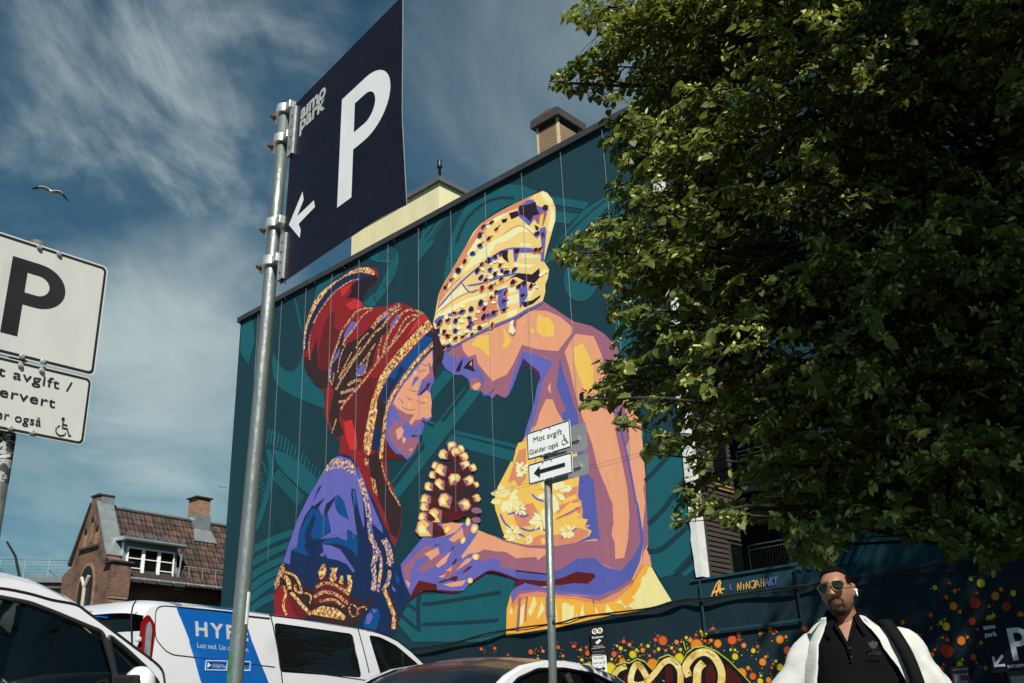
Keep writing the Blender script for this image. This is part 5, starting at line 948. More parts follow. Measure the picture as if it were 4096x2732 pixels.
# ------------------------------------------------------------------ street signs
m_galv = mat('galvanised_pole', (.18, .205, .198), rough=.42, metal=.55, var=.16, scale=9, bump=.15, bscale=60, dirt=((.20, .22, .22), .35), stretch=(1, 1, .35))
m_clamp = mat('clamp_zinc', (.55, .56, .54), rough=.4, metal=.6, var=.2, scale=30, dirt=((.25, .20, .15), .4))
m_rust = mat('rust_bolt', (.12, .06, .035), rough=.7, metal=.3, var=.3, scale=60)
m_green = mat('green_paint_smear', (.03, .14, .06), rough=.6, var=.4, scale=20)
def rounded(w, h, r, n=5):
    out = []
    for cx, cy, a in ((w - r, h - r, 0), (r, h - r, 90), (r, r, 180), (w - r, r, 270)):
        out += [(cx + r * math.cos(math.radians(a + 90 * i / n)), cy + r * math.sin(math.radians(a + 90 * i / n))) for i in range(n + 1)]
    return out
def plate_frame(pl, pr):
    """frame with x from pl to pr (3D points at the same height), z up, y away from viewer"""
    x = (pr - pl); x.z = 0; x.normalize(); return frame(pl, x, Vector((-x.y, x.x, 0)), Vector((0, 0, 1)))
# ---- tall pole with the navy P sign
pb = at_r(938, 2732, 3.62); pt = at_r(1138, 470, 3.66)
base = pb + (pb - pt) * ((pb.z - gz(pb.x, pb.y)) / (pt.z - pb.z)); base.z = gz(base.x, base.y)
top = pt + (pt - pb).normalized() * .02
ps = empty('parking_sign_post', base, 'tall galvanised pole carrying a navy parking sign with big white P', 'sign')
IM = Matrix.Translation(-base)
pv = [IM @ (base + (top - base) * t) for t in (-.02, .3, .6, .85, 1)]
MB().tube(pv, [.0275, .027, .0265, .0252, .0248], 24).build('pole', m_galv, ps, smooth=True)
MB().tube([pv[-1], pv[-1] + Vector((0, 0, .02))], .022, 16).build('pole_cap', m_galv, ps)
tl, bl = at_r(1178, 422, 3.56), at_r(1122, 1138, 3.56); tr, br = at_r(1612, -18, 2.79), at_r(1606, 812, 2.79)
nx, nz_ = 18, 14; rows = []; fr_n = (tr - tl).cross(bl - tl).normalized()
def sp(s_, t_, off=0.0):   # s along, t up (0 bottom)
    p = (bl * (1 - s_) + br * s_) * (1 - t_) + (tl * (1 - s_) + tr * s_) * t_
    bend = .05 * max(0, s_ - .75) ** 2 * 16 * max(0, .4 - t_)     # the lower far corner is knocked back
    return IM @ (p + fr_n * (off - bend))
if fr_n.dot(CAM - tl) < 0: fr_n = -fr_n
m_edge = m_alu
b = MB(); b.grid([[sp(i / nx, j / nz_, .0015) for i in range(nx + 1)] for j in range(nz_ + 1)]); b.grid([[sp(i / nx, j / nz_, -.0015) for i in range(nx, -1, -1)] for j in range(nz_ + 1)], 1)
edge = [(0, j / nz_) for j in range(nz_)] + [(i / nx, 1) for i in range(nx)] + [(1, 1 - j / nz_) for j in range(nz_)] + [(1 - i / nx, 0) for i in range(nx)] + [(0, 0)]
b.grid([[sp(*q_, .0015) for q_ in edge], [sp(*q_, -.0015) for q_ in edge]], 1)
b.build('sign_plate', [m_sn, m_alu], ps, smooth=False, fixn=False)
AW, AH = .90, .84
def on_plate(name, poly, m, off=.003):
    """2D outline in plate metres on the curved plate, cut into a fine mesh"""
    vs = [Vector(p) for p in poly]; n_ = len(vs)
    b_ = MB(); b_.add([sp(p[0] / AW, p[1] / AH, off) for p in poly], [tuple(range(n_))]); return b_.build(name, m, ps, fixn=False)
def conv(o, off=.003):
    """lift a flat (x, ., z) mesh in plate metres on to the plate"""
    for v in o.data.vertices: v.co = sp(v.co.x / AW, v.co.z / AH, off)
    o.matrix_local = Matrix.Identity(4)
o = ptile_P(ps, m_sw, 0, 0, 1, 1, 0)
# letter P: measured corners on the plate
def plate_uv(px, py):
    nrm = fr_n; p = at_plane(px, py, tl, nrm); A = bl; ex = (br - bl); ey = (tl - bl); d = p - A
    a11, a12, a22 = ex.dot(ex), ex.dot(ey), ey.dot(ey); b1, b2 = d.dot(ex), d.dot(ey); dt = a11 * a22 - a12 * a12
    return (b1 * a22 - b2 * a12) / dt * AW, (b2 * a11 - b1 * a12) / dt * AH
px0, pz0 = plate_uv(1346, 831); px1, pz1 = plate_uv(1378, 393); px2, pz2 = plate_uv(1562, 330)
Pw, Ph = (px2 - px0), max(.3, pz1 - pz0)
for v in o.data.vertices: v.co.x = px0 + v.co.x * Pw; v.co.z = pz0 + v.co.z * Ph
conv(o)
def text_plate(body, p0, p1, xh):
    x0, z0 = plate_uv(*p0); x1, _ = plate_uv(*p1); _, z1 = plate_uv(p0[0], p0[1] - xh)
    t = text('sign_lettering', body, m_sw, ps, Matrix.Identity(4), h=(z1 - z0) * 1.36, w=x1 - x0, bold=.035)
    for v in t.data.vertices: v.co = Vector((x0 + v.co.x, 0, z0 + v.co.y))
    conv(t, .0035)
text_plate('aımo', (1204, 481), (1305, 396), 40); text_plate('park', (1201, 527), (1301, 444), 40)
arr = [plate_uv(*p_) for p_ in ((1158, 900), (1212, 767), (1216, 800), (1190, 866), (1256, 802), (1260, 828), (1196, 896), (1204, 920), (1200, 952))]
on_plate('arrow', arr, m_sw)
# brackets and clamps
axis = (pv[-1] - pv[0]).normalized()
def at_pole(py):
    t = (py - 470) / (2732 - 470); return IM @ (pt + (pb - pt) * t)
pdir = (sp(.5, .5) - sp(0, .5)).normalized()
for (ya, yb, t0, t1) in ((440, 590, .70, .98), (995, 1165, .02, .26)):
    bk = MB(); bk.grid([[sp(s_, t0 + (t1 - t0) * j / 4, .010) for s_ in (-.02, .035)] for j in range(5)]); bk.grid([[sp(-.02, t0 + (t1 - t0) * j / 4, .010), sp(-.02, t0 + (t1 - t0) * j / 4, -.03)] for j in range(5)]); bk.grid([[sp(.035, t0 + (t1 - t0) * j / 4, .010), sp(.035, t0 + (t1 - t0) * j / 4, .0)] for j in range(5)])
    br_o = bk.build('sign_bracket', m_clamp, ps, fixn=False)
    for j in range(4): MB().lathe([(.005, 0), (.004, .004)], 6, M=Matrix.Translation(sp(.012, t0 + (t1 - t0) * (.15 + .22 * j), .010)) @ Vector((0, 0, 1)).rotation_difference(fr_n).to_matrix().to_4x4()).build('rivet', m_rust, br_o)
    for yy in (ya, yb):
        c = at_pole(yy); cl = MB(); Q = Vector((0, 0, 1)).rotation_difference(axis).to_matrix().to_4x4()
        cl.lathe([(.025, -.021), (.038, -.021), (.038, .021), (.025, .021)], 24, M=Matrix.Translation(c) @ Q)
        d2 = pdir.cross(axis).normalized()
        cl.box(-.088, -.028, -.011, .011, -.021, .021, M=Matrix.Translation(c) @ frame(Vector((0, 0, 0)), pdir, d2, axis)); cl.box(.03, .075, -.016, .016, -.018, .018, M=Matrix.Translation(c) @ frame(Vector((0, 0, 0)), pdir, d2, axis))
        co_ = cl.build('clamp', m_clamp, ps, bevel=.003)
        sgn = 1 if d2.dot(-Vector(c) - base + CAM) > 0 else -1
        MB().tube([c - pdir * .068 - d2 * .035, c - pdir * .068 + d2 * .035], .008, 8).build('bolt', m_rust, co_); MB().lathe([(.013, -.004), (.013, .004)], 6, M=Matrix.Translation(c - pdir * .068 + d2 * .018 * sgn) @ Vector((0, 0, 1)).rotation_difference(d2).to_matrix().to_4x4()).build('nut', m_rust, co_)
for (yy, r_, ht) in ((1320, .0, .0),):
    pass
# green smears and a round sticker on the pole
def pole_patch(post, axpt, rad, az0, az1, h0, h1, m, name):
    b_ = MB(); b_.grid([[axpt(h) + Vector((math.sin(a), -math.cos(a), 0)) * (rad + .0006) for a in [az0 + (az1 - az0) * i / 8 for i in range(9)]] for h in [h0 + (h1 - h0) * j / 6 for j in range(7)]]); return b_.build(name, m, post, fixn=False)
axb = lambda h: pv[0] + (pv[-1] - pv[0]) * h
pole_patch(ps, axb, .0274, -.9, -.3, .36, .39, m_green, 'paint_smear'); pole_patch(ps, axb, .0274, -.75, -.25, .26, .30, m_green, 'paint_smear')
pole_patch(ps, axb, .0272, .9, 1.75, .415, .445, m_sw, 'round_sticker')

m_sg = mat('sign_white_dull', (.47, .475, .455), rough=.45, var=.06, scale=6, dirt=((.36, .36, .33), .4), stretch=(1, 1, .3))
# ---- leaning white P sign at the left with plate under it
pR, pL_ = at_r(435.6, 1069, 3.6), None
hR = math.tan(math.radians(25.48)) - math.tan(math.radians(19.62)); hL = math.tan(math.radians(26.42)) - math.tan(math.radians(20.27))
rL = 3.47
dR = Vector((math.sin(math.radians(-24.3)), math.cos(math.radians(-24.3)), 0)) * 3.6; dL = Vector((math.sin(math.radians(-29.5)), math.cos(math.radians(-29.5)), 0)) * rL
xdir = (dR - dL).normalized(); zt = CAM.z + 3.6 * math.tan(math.radians(25.48)); zbt = CAM.z + 3.6 * math.tan(math.radians(19.62)); zlo = CAM.z + 3.6 * math.tan(math.radians(15.94))
SW = (zt - zbt) * 1.02; org = dR - xdir * SW
lb = org + xdir * (SW * .42); lb.z = gz(lb.x, lb.y)
ls = empty('parking_sign_post', lb, 'grey sticker covered post with white sign showing a big black P', 'sign')
ydir = Vector((-xdir.y, xdir.x, 0)); LM = frame(org - lb, xdir, ydir, Vector((0, 0, 1)))
def lp(name, poly, z0, y0, y1, m, bev=0):
    o_ = MB().prism(poly, y0, y1, lambda x, y, t: (x, t, y + z0)).build(name, m, ls, bevel=bev); o_.matrix_local = LM; return o_
h1 = zt - zbt; h2 = zbt - zlo - .008
def bordered(z0, w, h, name, inset=.012, bw=.010):
    pl = lp(name, rounded(w, h, .022), z0, 0, .003, m_sg)
    o1 = rounded(w - 2 * inset, h - 2 * inset, .018); o2 = rounded(w - 2 * inset - 2 * bw, h - 2 * inset - 2 * bw, .012)
    b_ = MB(); n_ = len(o1); b_.add([(x + inset, -.0012, y + z0 + inset) for x, y in o1] + [(x + inset + bw, -.0012, y + z0 + inset + bw) for x, y in o2], [(i, (i + 1) % n_, (i + 1) % n_ + n_, i + n_) for i in range(n_)])
    o_ = b_.build('sign_border', m_sb, ls, fixn=False); o_.matrix_local = LM; return pl
bordered(zbt, SW, h1, 'sign_plate', .006, .009)
bordered(zlo, SW * .985, h2, 'sign_plate', .004, .008)
o = ptile_P(ls, m_sb, SW * .235, zbt + h1 * .175, SW * .44, h1 * .655, -.0015); o.matrix_local = LM
# lettering on the lower plate; the beginning of each line lies outside the picture
def ltext(body, x0, x1, z, h):
    o_ = text('sign_lettering', body, m_sb, ls, Matrix.Identity(4), h=h, w=x1 - x0, bold=.004, space=1.08); o_.matrix_local = LM @ plate_text_M(x0, z, -.002)
ltext('Mot avgift /', SW * .06, SW * .83, zlo + h2 * .73, h2 * .145); ltext('Reservert', SW * .06, SW * .72, zlo + h2 * .45, h2 * .145); ltext('Gjelder også', SW * .06, SW * .635, zlo + h2 * .15, h2 * .125)
wo = wheelchair(ls, m_sb, SW * .80, zlo + h2 * .20, h2 * .27, -.002); wo.matrix_local = LM
for (xx, zz_) in ((.42, zt - .012), (.58, zt - .012), (.42, zbt + .008), (.58, zbt + .008), (.42, zbt - .024), (.58, zbt - .024), (.42, zlo + .01), (.58, zlo + .01)):
    bo = MB().lathe([(.010, 0), (.010, .004), (.006, .010)], 8, M=Matrix.Translation((SW * xx, -.001, zz_)) @ Matrix.Rotation(math.pi / 2, 4, 'X')).build('bolt', m_alu, ls); bo.matrix_local = LM
for zz_ in (zt - .05, zbt + .04, zlo + .05):
    bo = MB().box(SW * .3, SW * .66, .004, .03, zz_ - .015, zz_ + .015).build('bracket', m_alu, ls); bo.matrix_local = LM
pole_mid = org - lb + xdir * (SW * .44) + ydir * .048
MB().tube([Vector((pole_mid.x, pole_mid.y, -.02)), Vector((pole_mid.x, pole_mid.y, zt - .03))], .030, 20).build('pole', mat('grimy_pole', (.12, .125, .125), rough=.5, metal=.4, var=.3, scale=12, dirt=((.03, .03, .03), .6)), ls, smooth=True)
axl = lambda h: Vector((pole_mid.x, pole_mid.y, h))
m_stick = gold_mat('scratched_stickers', [(0, (30, 30, 32)), (.42, (70, 72, 74)), (.5, (165, 168, 168)), (.58, (45, 45, 48)), (.66, (200, 202, 200))], 26)
pole_patch(ls, axl, .0304, -1.2, 1.9, zlo - .22, zlo - .06, m_stick, 'sticker')

# ---- slim pole in the middle with two small plates and two more facing away
mb_ = at_r(2212, 2732, 6.5); mt = at_r(2189, 1790, 6.5); bs_ = mb_ + (mb_ - mt) * ((mb_.z - gz(mb_.x, mb_.y)) / (mt.z - mb_.z)); bs_.z = gz(bs_.x, bs_.y)
ms = empty('arrow_sign_post', bs_, 'slim galvanised pole with a pay parking plate above a black arrow plate', 'sign')
I2 = Matrix.Translation(-bs_); a0, a1 = I2 @ bs_, I2 @ mt
MB().tube([a0 + Vector((0, 0, -.02)), a0 + (a1 - a0) * .55, a1 + (a1 - a0) * .02], .0262, 20).build('pole', m_galv, ms, smooth=True)
cj = a0 + (a1 - a0) * .60; MB().tube([cj, cj + Vector((0, 0, .012))], .0275, 20).build('pole_joint', m_galv, ms); MB().lathe([(.010, 0), (.010, .012)], 8, M=Matrix.Translation(cj + Vector((.012, -.025, -.03))) @ Matrix.Rotation(math.pi / 2, 4, 'X')).build('pole_bolt', m_sb, ms)
tLm, tRm = math.tan(math.radians(17.23)) - math.tan(math.radians(15.67)), math.tan(math.radians(17.63)) - math.tan(math.radians(16.01))
rl_, rr_ = 6.50, 6.50 * tLm / tRm
gL = Vector((math.sin(math.radians(.6)), math.cos(math.radians(.6)), 0)) * rl_; gR = Vector((math.sin(math.radians(3.25)), math.cos(math.radians(3.25)), 0)) * rr_
gx_ = (gR - gL).normalized(); gw = (gR - gL).length; gy = Vector((-gx_.y, gx_.x, 0)); mpole = Vector((mt.x, mt.y, 0))
sh_ = (mpole - gL).dot(gy) - .045
MMx = frame(gL + gy * sh_ - gx_ * .04 - bs_, gx_, gy, Vector((0, 0, 1)))
zA1, zA0 = CAM.z + rl_ * math.tan(math.radians(17.23)), CAM.z + rl_ * math.tan(math.radians(15.67)); zB1, zB0 = zA0 - .03, CAM.z + rl_ * math.tan(math.radians(14.26))
def mplate(z0, h):
    MB().prism(rounded(gw, h, .012), 0, .003, lambda x, y, t: (x, t, y + z0)).build('sign_plate', m_sw, ms).matrix_local = MMx
    o1 = rounded(gw - .004, h - .004, .010); o2 = rounded(gw - .020, h - .020, .006); n_ = len(o1); b_ = MB(); b_.add([(x + .002, -.0012, y + z0 + .002) for x, y in o1] + [(x + .010, -.0012, y + z0 + .010) for x, y in o2], [(i, (i + 1) % n_, (i + 1) % n_ + n_, i + n_) for i in range(n_)]); b_.build('sign_border', m_sb, ms, fixn=False).matrix_local = MMx
hA, hB = zA1 - zA0, zB1 - zB0
mplate(zA0, hA); mplate(zB0, hB)
text('sign_lettering', 'Mot avgift', m_sb, ms, Matrix.Identity(4), h=hA * .21, w=gw * .66, bold=-.006).matrix_local = MMx @ plate_text_M(gw * .16, zA0 + hA * .57, -.002)
text('sign_lettering', 'Gjelder også', m_sb, ms, Matrix.Identity(4), h=hA * .18, w=gw * .67, bold=-.006).matrix_local = MMx @ plate_text_M(gw * .05, zA0 + hA * .18, -.002)
wheelchair(ms, m_sb, gw * .86, zA0 + hA * .33, hA * .36, -.002).matrix_local = MMx
MB().prism([(.13, .5), (.27, .78), (.27, .59), (.84, .59), (.84, .41), (.27, .41), (.27, .22)], -.0025, -.0015, lambda x, y, t: (x * gw, t, zB0 + y * hB)).build('arrow', m_sb, ms).matrix_local = MMx
for (z0, h) in ((zA0 - .01, hA), (zB0, hB)):
    M2 = MMx @ Matrix.Translation((gw * .13, .10, 0))
    MB().prism(rounded(gw, h, .012), 0, .003, lambda x, y, t: (x, t, y + z0)).build('back_plate', m_alu, ms).matrix_local = M2
    MB().box(gw * .3, gw * .85, -.012, -.001, z0 + h * .42, z0 + h * .58).build('back_rail', m_alu, ms).matrix_local = M2
for zz_ in (zA1 - .006, zA0 + .004, zB1 - .006, zB0 + .004):
    for xx in (.36, .56):
        MB().lathe([(.007, 0), (.005, .008)], 8, M=Matrix.Translation((gw * xx, -.001, zz_)) @ Matrix.Rotation(math.pi / 2, 4, 'X')).build('bolt', m_alu, ms).matrix_local = MMx
for zz_ in (zA1 - .03, zA0 + .01, zB0 + .02): MB().box(gw * .25, gw * .66, .004, .03, zz_ - .010, zz_ + .010).build('bracket', m_alu, ms).matrix_local = MMx
axm = lambda h: a0 + (a1 - a0) * h
pole_patch(ms, axm, .0265, -.7, .75, .395, .425, mat('white_sticker', (.62, .63, .63), var=.2, scale=60), 'round_sticker'); pole_patch(ms, axm, .0265, -.6, 1.2, .31, .345, m_stick, 'sticker'); pole_patch(ms, axm, .0264, .3, 1.6, .28, .37, mat('blue_smear', (.02, .10, .35), var=.4, scale=25), 'paint_smear')
# ------------------------------------------------------------------ vehicles
GRADN = Vector((.0307, -.0458, 1)).normalized()
def veh_matrix(p, az):
    f = Vector((math.sin(az), math.cos(az), 0)); f = (f - GRADN * f.dot(GRADN)).normalized(); s = GRADN.cross(f)   # s points left of travel
    return frame(p, f, s, GRADN)        # x forward, y left, z up
def car_paint(name, col, coat=1.0, rough=.35):
    return mat(name, col, rough=rough, var=.03, scale=2, spec=.5, coat=coat)
m_white = car_paint('white_car_paint', (.56, .565, .60)); m_blackp = car_paint('black_car_roof', (.004, .004, .005), coat=.25, rough=.2)
m_trim = mat('black_trim', (.010, .010, .011), rough=.5, var=.2, scale=20); m_tyre = mat('tyre_rubber', (.012, .012, .012), rough=.85, var=.2); m_rim = mat('alloy_rim', (.4, .41, .42), rough=.3, metal=.9, var=.05)
m_gl = glass('tinted_glass', (.10, .12, .11), .35); m_gl2 = glass('clear_car_glass', (.72, .80, .76), .92); m_gl3 = glass('privacy_glass', (.02, .022, .022), .15)
m_int = mat('car_interior', (.012, .012, .013), rough=.8, var=.3); m_red = mat('red_lens', (.16, .004, .006), rough=.15, var=.1, coat=1); m_clr = mat('clear_lens', (.35, .38, .42), rough=.12, metal=.5, var=.5, scale=40, stretch=(1, 1, .05)); m_chrome = mat('chrome_trim', (.6, .6, .6), rough=.15, metal=1, var=0)
def interp(tab, x):
    if x <= tab[0][0]: return tab[0][1]
    for (a, va), (b, vb) in zip(tab, tab[1:]):
        if x <= b: return va + (vb - va) * (x - a) / (b - a)
    return tab[-1][1]
def inpoly(p, poly):
    c = False
    for i in range(len(poly)):
        x1, y1 = poly[i]; x2, y2 = poly[i - 1]
        if (y1 > p[1]) != (y2 > p[1]) and p[0] < (x2 - x1) * (p[1] - y1) / (y2 - y1) + x1: c = not c
    return c
def cdt_fill(outline, holes, step):
    vs = [Vector(p) for p in outline]; ed = [(i, (i + 1) % len(outline)) for i in range(len(outline))]
    for h in holes:
        o = len(vs); vs += [Vector(p) for p in h]; ed += [(o + i, o + (i + 1) % len(h)) for i in range(len(h))]
    xs = [p[0] for p in outline]; zs = [p[1] for p in outline]
    x = min(xs) + step * .5
    while x < max(xs):
        z = min(zs) + step * .5
        while z < max(zs):
            if inpoly((x, z), outline) and not any(inpoly((x, z), h) for h in holes): vs.append(Vector((x + random.uniform(-1e-3, 1e-3), z)))
            z += step
        x += step
    ov, oe, of, *_ = delaunay_2d_cdt(vs, ed, [], 0, 1e-5)
    keep = []
    for f in of:
        c = (sum(ov[i].x for i in f) / len(f), sum(ov[i].y for i in f) / len(f))
        if inpoly(c, outline) and not any(inpoly(c, h) for h in holes): keep.append(tuple(f))
    return ov, keep
def arc_pts(p, r, n=4):
    """round the corners of a closed 2D outline"""
    out = []
    for i in range(len(p)):
        a, b, c = Vector(p[i - 1]), Vector(p[i]), Vector(p[(i + 1) % len(p)])
        d1 = (a - b); d2 = (c - b); rr = min(r, d1.length * .45, d2.length * .45); s, e_ = b + d1.normalized() * rr, b + d2.normalized() * rr
        for k in range(n + 1):
            t = k / n; out.append(tuple(s * (1 - t) ** 2 + b * 2 * t * (1 - t) + e_ * t * t))
    return out
class Vehicle:
    """top: profile [(x, z)] from rear bottom over the roof to front bottom; side(x, z) half width"""
    def __init__(s, name, M, label, cat, belt, wid, tumble, group=None):
        s.root = empty(name, M, label, cat, group); s.belt = belt; s.wid = wid; s.tb = tumble
    def half(s, x, z):
        w = interp(s.wid, x)
        if z > s.belt: w -= s.tb * (z - s.belt) + .10 * max(0, z - s.belt) ** 2
        if z < .55: w -= .06 * (.55 - z) / .3
        return w
    def side(s, outline, holes, m, name='side_panel', off=0.0, step=.16, sides=(-1, 1)):
        ov, of = cdt_fill(outline, holes, step); out = []
        for sd in sides:
            b = MB(); b.add([(v.x, sd * (s.half(v.x, v.y) + off), v.y) for v in ov], of); out.append(b.build(name, m, s.root, smooth=True))
        return out
    def band(s, pts, m, name, crown=.05, n=12, off=0.0, fr=1.0, power=3.0, parent=None, inset=0.0):
        """skin across the vehicle along profile points (x, z)"""
        rows = []
        for i, (x, z) in enumerate(pts):
            w = (s.half(x, z) - inset) * fr; a = pts[max(i - 1, 0)]; c = pts[min(i + 1, len(pts) - 1)]; d = Vector((c[0] - a[0], c[1] - a[1])).normalized(); nx, nz = -d.y, d.x
            rows.append([(x + nx * (off + crown * (1 - abs(t) ** power)), t * w, z + nz * (off + crown * (1 - abs(t) ** power))) for t in [-1 + 2 * k / n for k in range(n + 1)]])
        b = MB(); b.grid(rows); return b.build(name, m, parent or s.root, smooth=True)
    def wheel(s, x, r=.33, w=.2):
        for sd in (-1, 1):
            y = sd * (s.half(x, .5) - .12); Mx = Matrix.Translation((x, y, r)) @ Matrix.Rotation(math.pi / 2, 4, 'X')
            t = MB().lathe([(r * .62, -w / 2), (r * .95, -w / 2), (r, -w / 2 + .03), (r, w / 2 - .03), (r * .95, w / 2), (r * .62, w / 2)], 28, M=Mx).build('wheel', m_tyre, s.root, smooth=True)
            MB().lathe([(.03, -w / 2 + .02), (r * .6, -w / 2 + .01), (r * .62, w / 2 - .01), (.03, w / 2 - .02)], 20, M=Mx).build('rim', m_rim, t)
AZ = math.radians(35)
fdir = Vector((math.sin(AZ), math.cos(AZ), 0)); rdir = Vector((fdir.y, -fdir.x, 0))
def gpt(p): return Vector((p.x, p.y, gz(p.x, p.y)))
def veh_px(M, px, py, y):
    """photo point on the vertical plane y of a vehicle frame"""
    n = (M.to_3x3() @ Vector((0, 1, 0))); p = at_plane(px, py, M @ Vector((0, y, 0)), n); q = M.inverted() @ p; return q.x, q.z

# ---- delivery van with blue stripe
rear = at_r(572, 2500, 9.25); vm = veh_matrix(gpt(rear - rdir * .99), AZ)
v = Vehicle('delivery_van', vm, 'white delivery van with a slanted blue stripe and white lettering on its side', 'van', 1.12, [(-.02, .955), (.05, .98), (.4, .99), (3.6, .99), (4.4, .96), (5.0, .78)], .085)
VZ = lambda px, py: veh_px(vm, px, py, -.95)
print('VAN', [tuple(round(t, 2) for t in VZ(*p)) for p in ((585, 2381), (736, 2391), (999, 2424), (1453, 2498), (1555, 2516), (1692, 2628), (1117, 2470), (1124, 2667), (1436, 2520), (1492, 2526), (1512, 2665), (1680, 2628), (800, 2732), (1070, 2732), (796, 2541), (561, 2570))])
RZ = 1.97
roofp = [(.06, 1.88), (.12, 1.95), (.25, 1.985), (.6, 1.99), (1.12, 1.975), (1.8, 1.94), (2.64, 1.885), (2.95, 1.855), (3.1, 1.825)]
front = [(3.25, 1.78), (3.45, 1.675), (3.61, 1.57), (3.85, 1.42), (4.05, 1.30), (4.3, 1.22), (4.75, 1.08), (4.93, .92), (5.0, .75), (4.99, .35)]
rearp = [(-.02, .35), (-.02, .9), (.0, 1.4), (.03, 1.75)]
outline = rearp + roofp + front
win1 = arc_pts([(1.54, 1.44), (1.50, 1.895), (2.56, 1.835), (2.64, 1.40)], .05)
win2 = arc_pts([(2.94, 1.40), (2.80, 1.835), (2.98, 1.82), (3.22, 1.74), (3.56, 1.545), (3.62, 1.40)], .05)
wheelw = [arc_pts([(x - .40, .25), (x - .36, .6), (x, .74), (x + .36, .6), (x + .40, .25)], .1) for x in (.95, 4.05)]
v.side(outline, [win1, win2], m_white, step=.18)
v.side(win1, [], m_gl3, 'side_window', -.012, .2); v.side(win2, [], m_gl, 'front_door_window', -.012, .2)
v.band(roofp + front[:1], m_white, 'roof', .06, n=16, power=5); v.band(front[0:5], m_gl, 'windscreen', .07, n=12, power=2.5); v.band(front[4:], m_white, 'bonnet', .05)
v.band(rearp, m_white, 'rear_doors', .03, n=12); v.band([(0.0, 1.42), (.04, 1.86)], m_gl3, 'rear_window', .037, fr=.82, n=10)
v.band([(.07, 1.885), (.09, 1.94)], m_red, 'brake_light', .05, fr=.35, n=6)
# blue stripe and its lettering on the side
m_bl = car_paint('van_blue', (.003, .085, .33))
def vs_(px, py): return VZ(px, py)
xa, xb = vs_(736, 2400)[0], vs_(800, 2732)[0]; xc, xd = vs_(1000, 2432)[0], vs_(1070, 2732)[0]
za = vs_(800, 2732)[1]
st_ = [(xb - .06, .40), (xb, za), (xa, 1.98), (xc, 1.968), (xd, za), (xd + .06, .40)]
stripe = v.side(st_, [], m_bl, 'blue_stripe', .0035, .12)
v.band([(xa, 1.985), (xc, 1.977)], m_bl, 'roof_stripe', .063, n=16, off=.003, power=5, fr=1.0)
v.band([(.03, 1.87), (.07, 1.90), (.12, 1.955), (.25, 1.99)], m_bl, 'rear_stripe', .03, n=8, fr=.45, off=.012)
m_tx = mat('van_lettering', (.66, .69, .66), rough=.5, var=0)
SM = Matrix(((1, 0, 0, 0), (0, 0, -1, 0), (0, 1, 0, 0), (0, 0, 0, 1)))
def side_text(body, px0, py0, px1, py1, h, bold=0, sp_=1.0):
    x0, z0 = vs_(px0, py0); x1, z1 = vs_(px1, py1); t = text('van_lettering', body, m_tx, v.root, Matrix.Identity(4), h=h, w=x1 - x0, bold=bold, space=sp_)
    for q_ in t.data.vertices:
        x = x0 + q_.co.x; z = z0 + (z1 - z0) * q_.co.x / (x1 - x0) + q_.co.y; q_.co = Vector((x, -(v.half(x, z) + .006), z))
hh = vs_(797, 2481)[1] - vs_(796, 2541)[1]
side_text('HYRE', 796, 2541, 1005, 2562, hh, .03, 1.35)
side_text('Last ned. Lås opp. Kjør.', 796, 2590, 1003, 2608, hh * .36, .0)
x0, z0 = vs_(819, 2680); x1, z1 = vs_(905, 2686); bx = MB()
for (a, c) in ((x0, x0 + (x1 - x0) * .98), (x0 + (x1 - x0) * 1.1, x0 + (x1 - x0) * 2.1)):
    y_ = -(v.half(a, z0) + .007); h_ = hh * .62
    bx.tube([(a, y_, z0), (c, y_, z0), (c, y_, z0 + h_), (a, y_, z0 + h_), (a, y_, z0)], .004, 5)
bx.build('store_badge', m_tx, v.root)
MB().prism([(.0, 0), (.0, 1), (.8, .5)], -.004, .0, lambda x, y, t: (x0 + .02 + x * hh * .33, -(v.half(x0, z0) + .006) + t, z0 + hh * .14 + y * hh * .36)).build('badge_triangle', m_tx, v.root)
side_text('Google Play', 849, 2668, 903, 2672, hh * .2); side_text('TILGJENGELIG PÅ', 849, 2657, 892, 2660, hh * .09); side_text('App Store', 945, 2680, 1000, 2684, hh * .2)
# seams, tail lamp, hinges
def seam(pts, name='door_seam', r=.006, sides=(-1,)):
    for sd in sides:
        b = MB(); b.tube([(x, sd * (v.half(x, z) + .002), z) for x, z in pts], r, 5); b.build(name, m_trim, v.root)
Vs = lambda *ps_: smooth_line([vs_(*p) for p in ps_], 3)
seam(Vs((1106, 2442), (1112, 2480), (1122, 2640), (1126, 2800))); seam(Vs((1453, 2500), (1460, 2560), (1476, 2690))); seam(Vs((1106, 2458), (1300, 2484), (1445, 2506)))
seam(Vs((1462, 2510), (1530, 2522), (1600, 2556), (1690, 2632)))
seam(Vs((742, 2424), (680, 2421), (655, 2436), (645, 2470), (637, 2542), (650, 2575), (689, 2614), (778, 2628), (1100, 2668)), 'panel_crease', .004); seam(Vs((742, 2426), (924, 2445), (999, 2460), (1104, 2472)), 'roof_gutter', .008); seam(Vs((583, 2400), (566, 2430), (552, 2500), (545, 2600)), 'rear_corner_seam', .007)
seam(Vs((1126, 2672), (1300, 2698), (1480, 2724)), 'body_crease', .004)
v.side(arc_pts([(-.005, 1.52), (.03, 1.84), (.10, 1.90), (.17, 1.80), (.12, 1.5)], .04), [], m_red, 'tail_lamp', .012, .1); v.side(arc_pts([(.05, 1.52), (.07, 1.80), (.11, 1.84), (.13, 1.78), (.10, 1.52)], .03), [], m_clr, 'reversing_lamp', .016, .1)
MB().box(-.035, .01, -.945, -.91, 1.66, 1.70).build('door_hinge', m_white, v.root, bevel=.01)
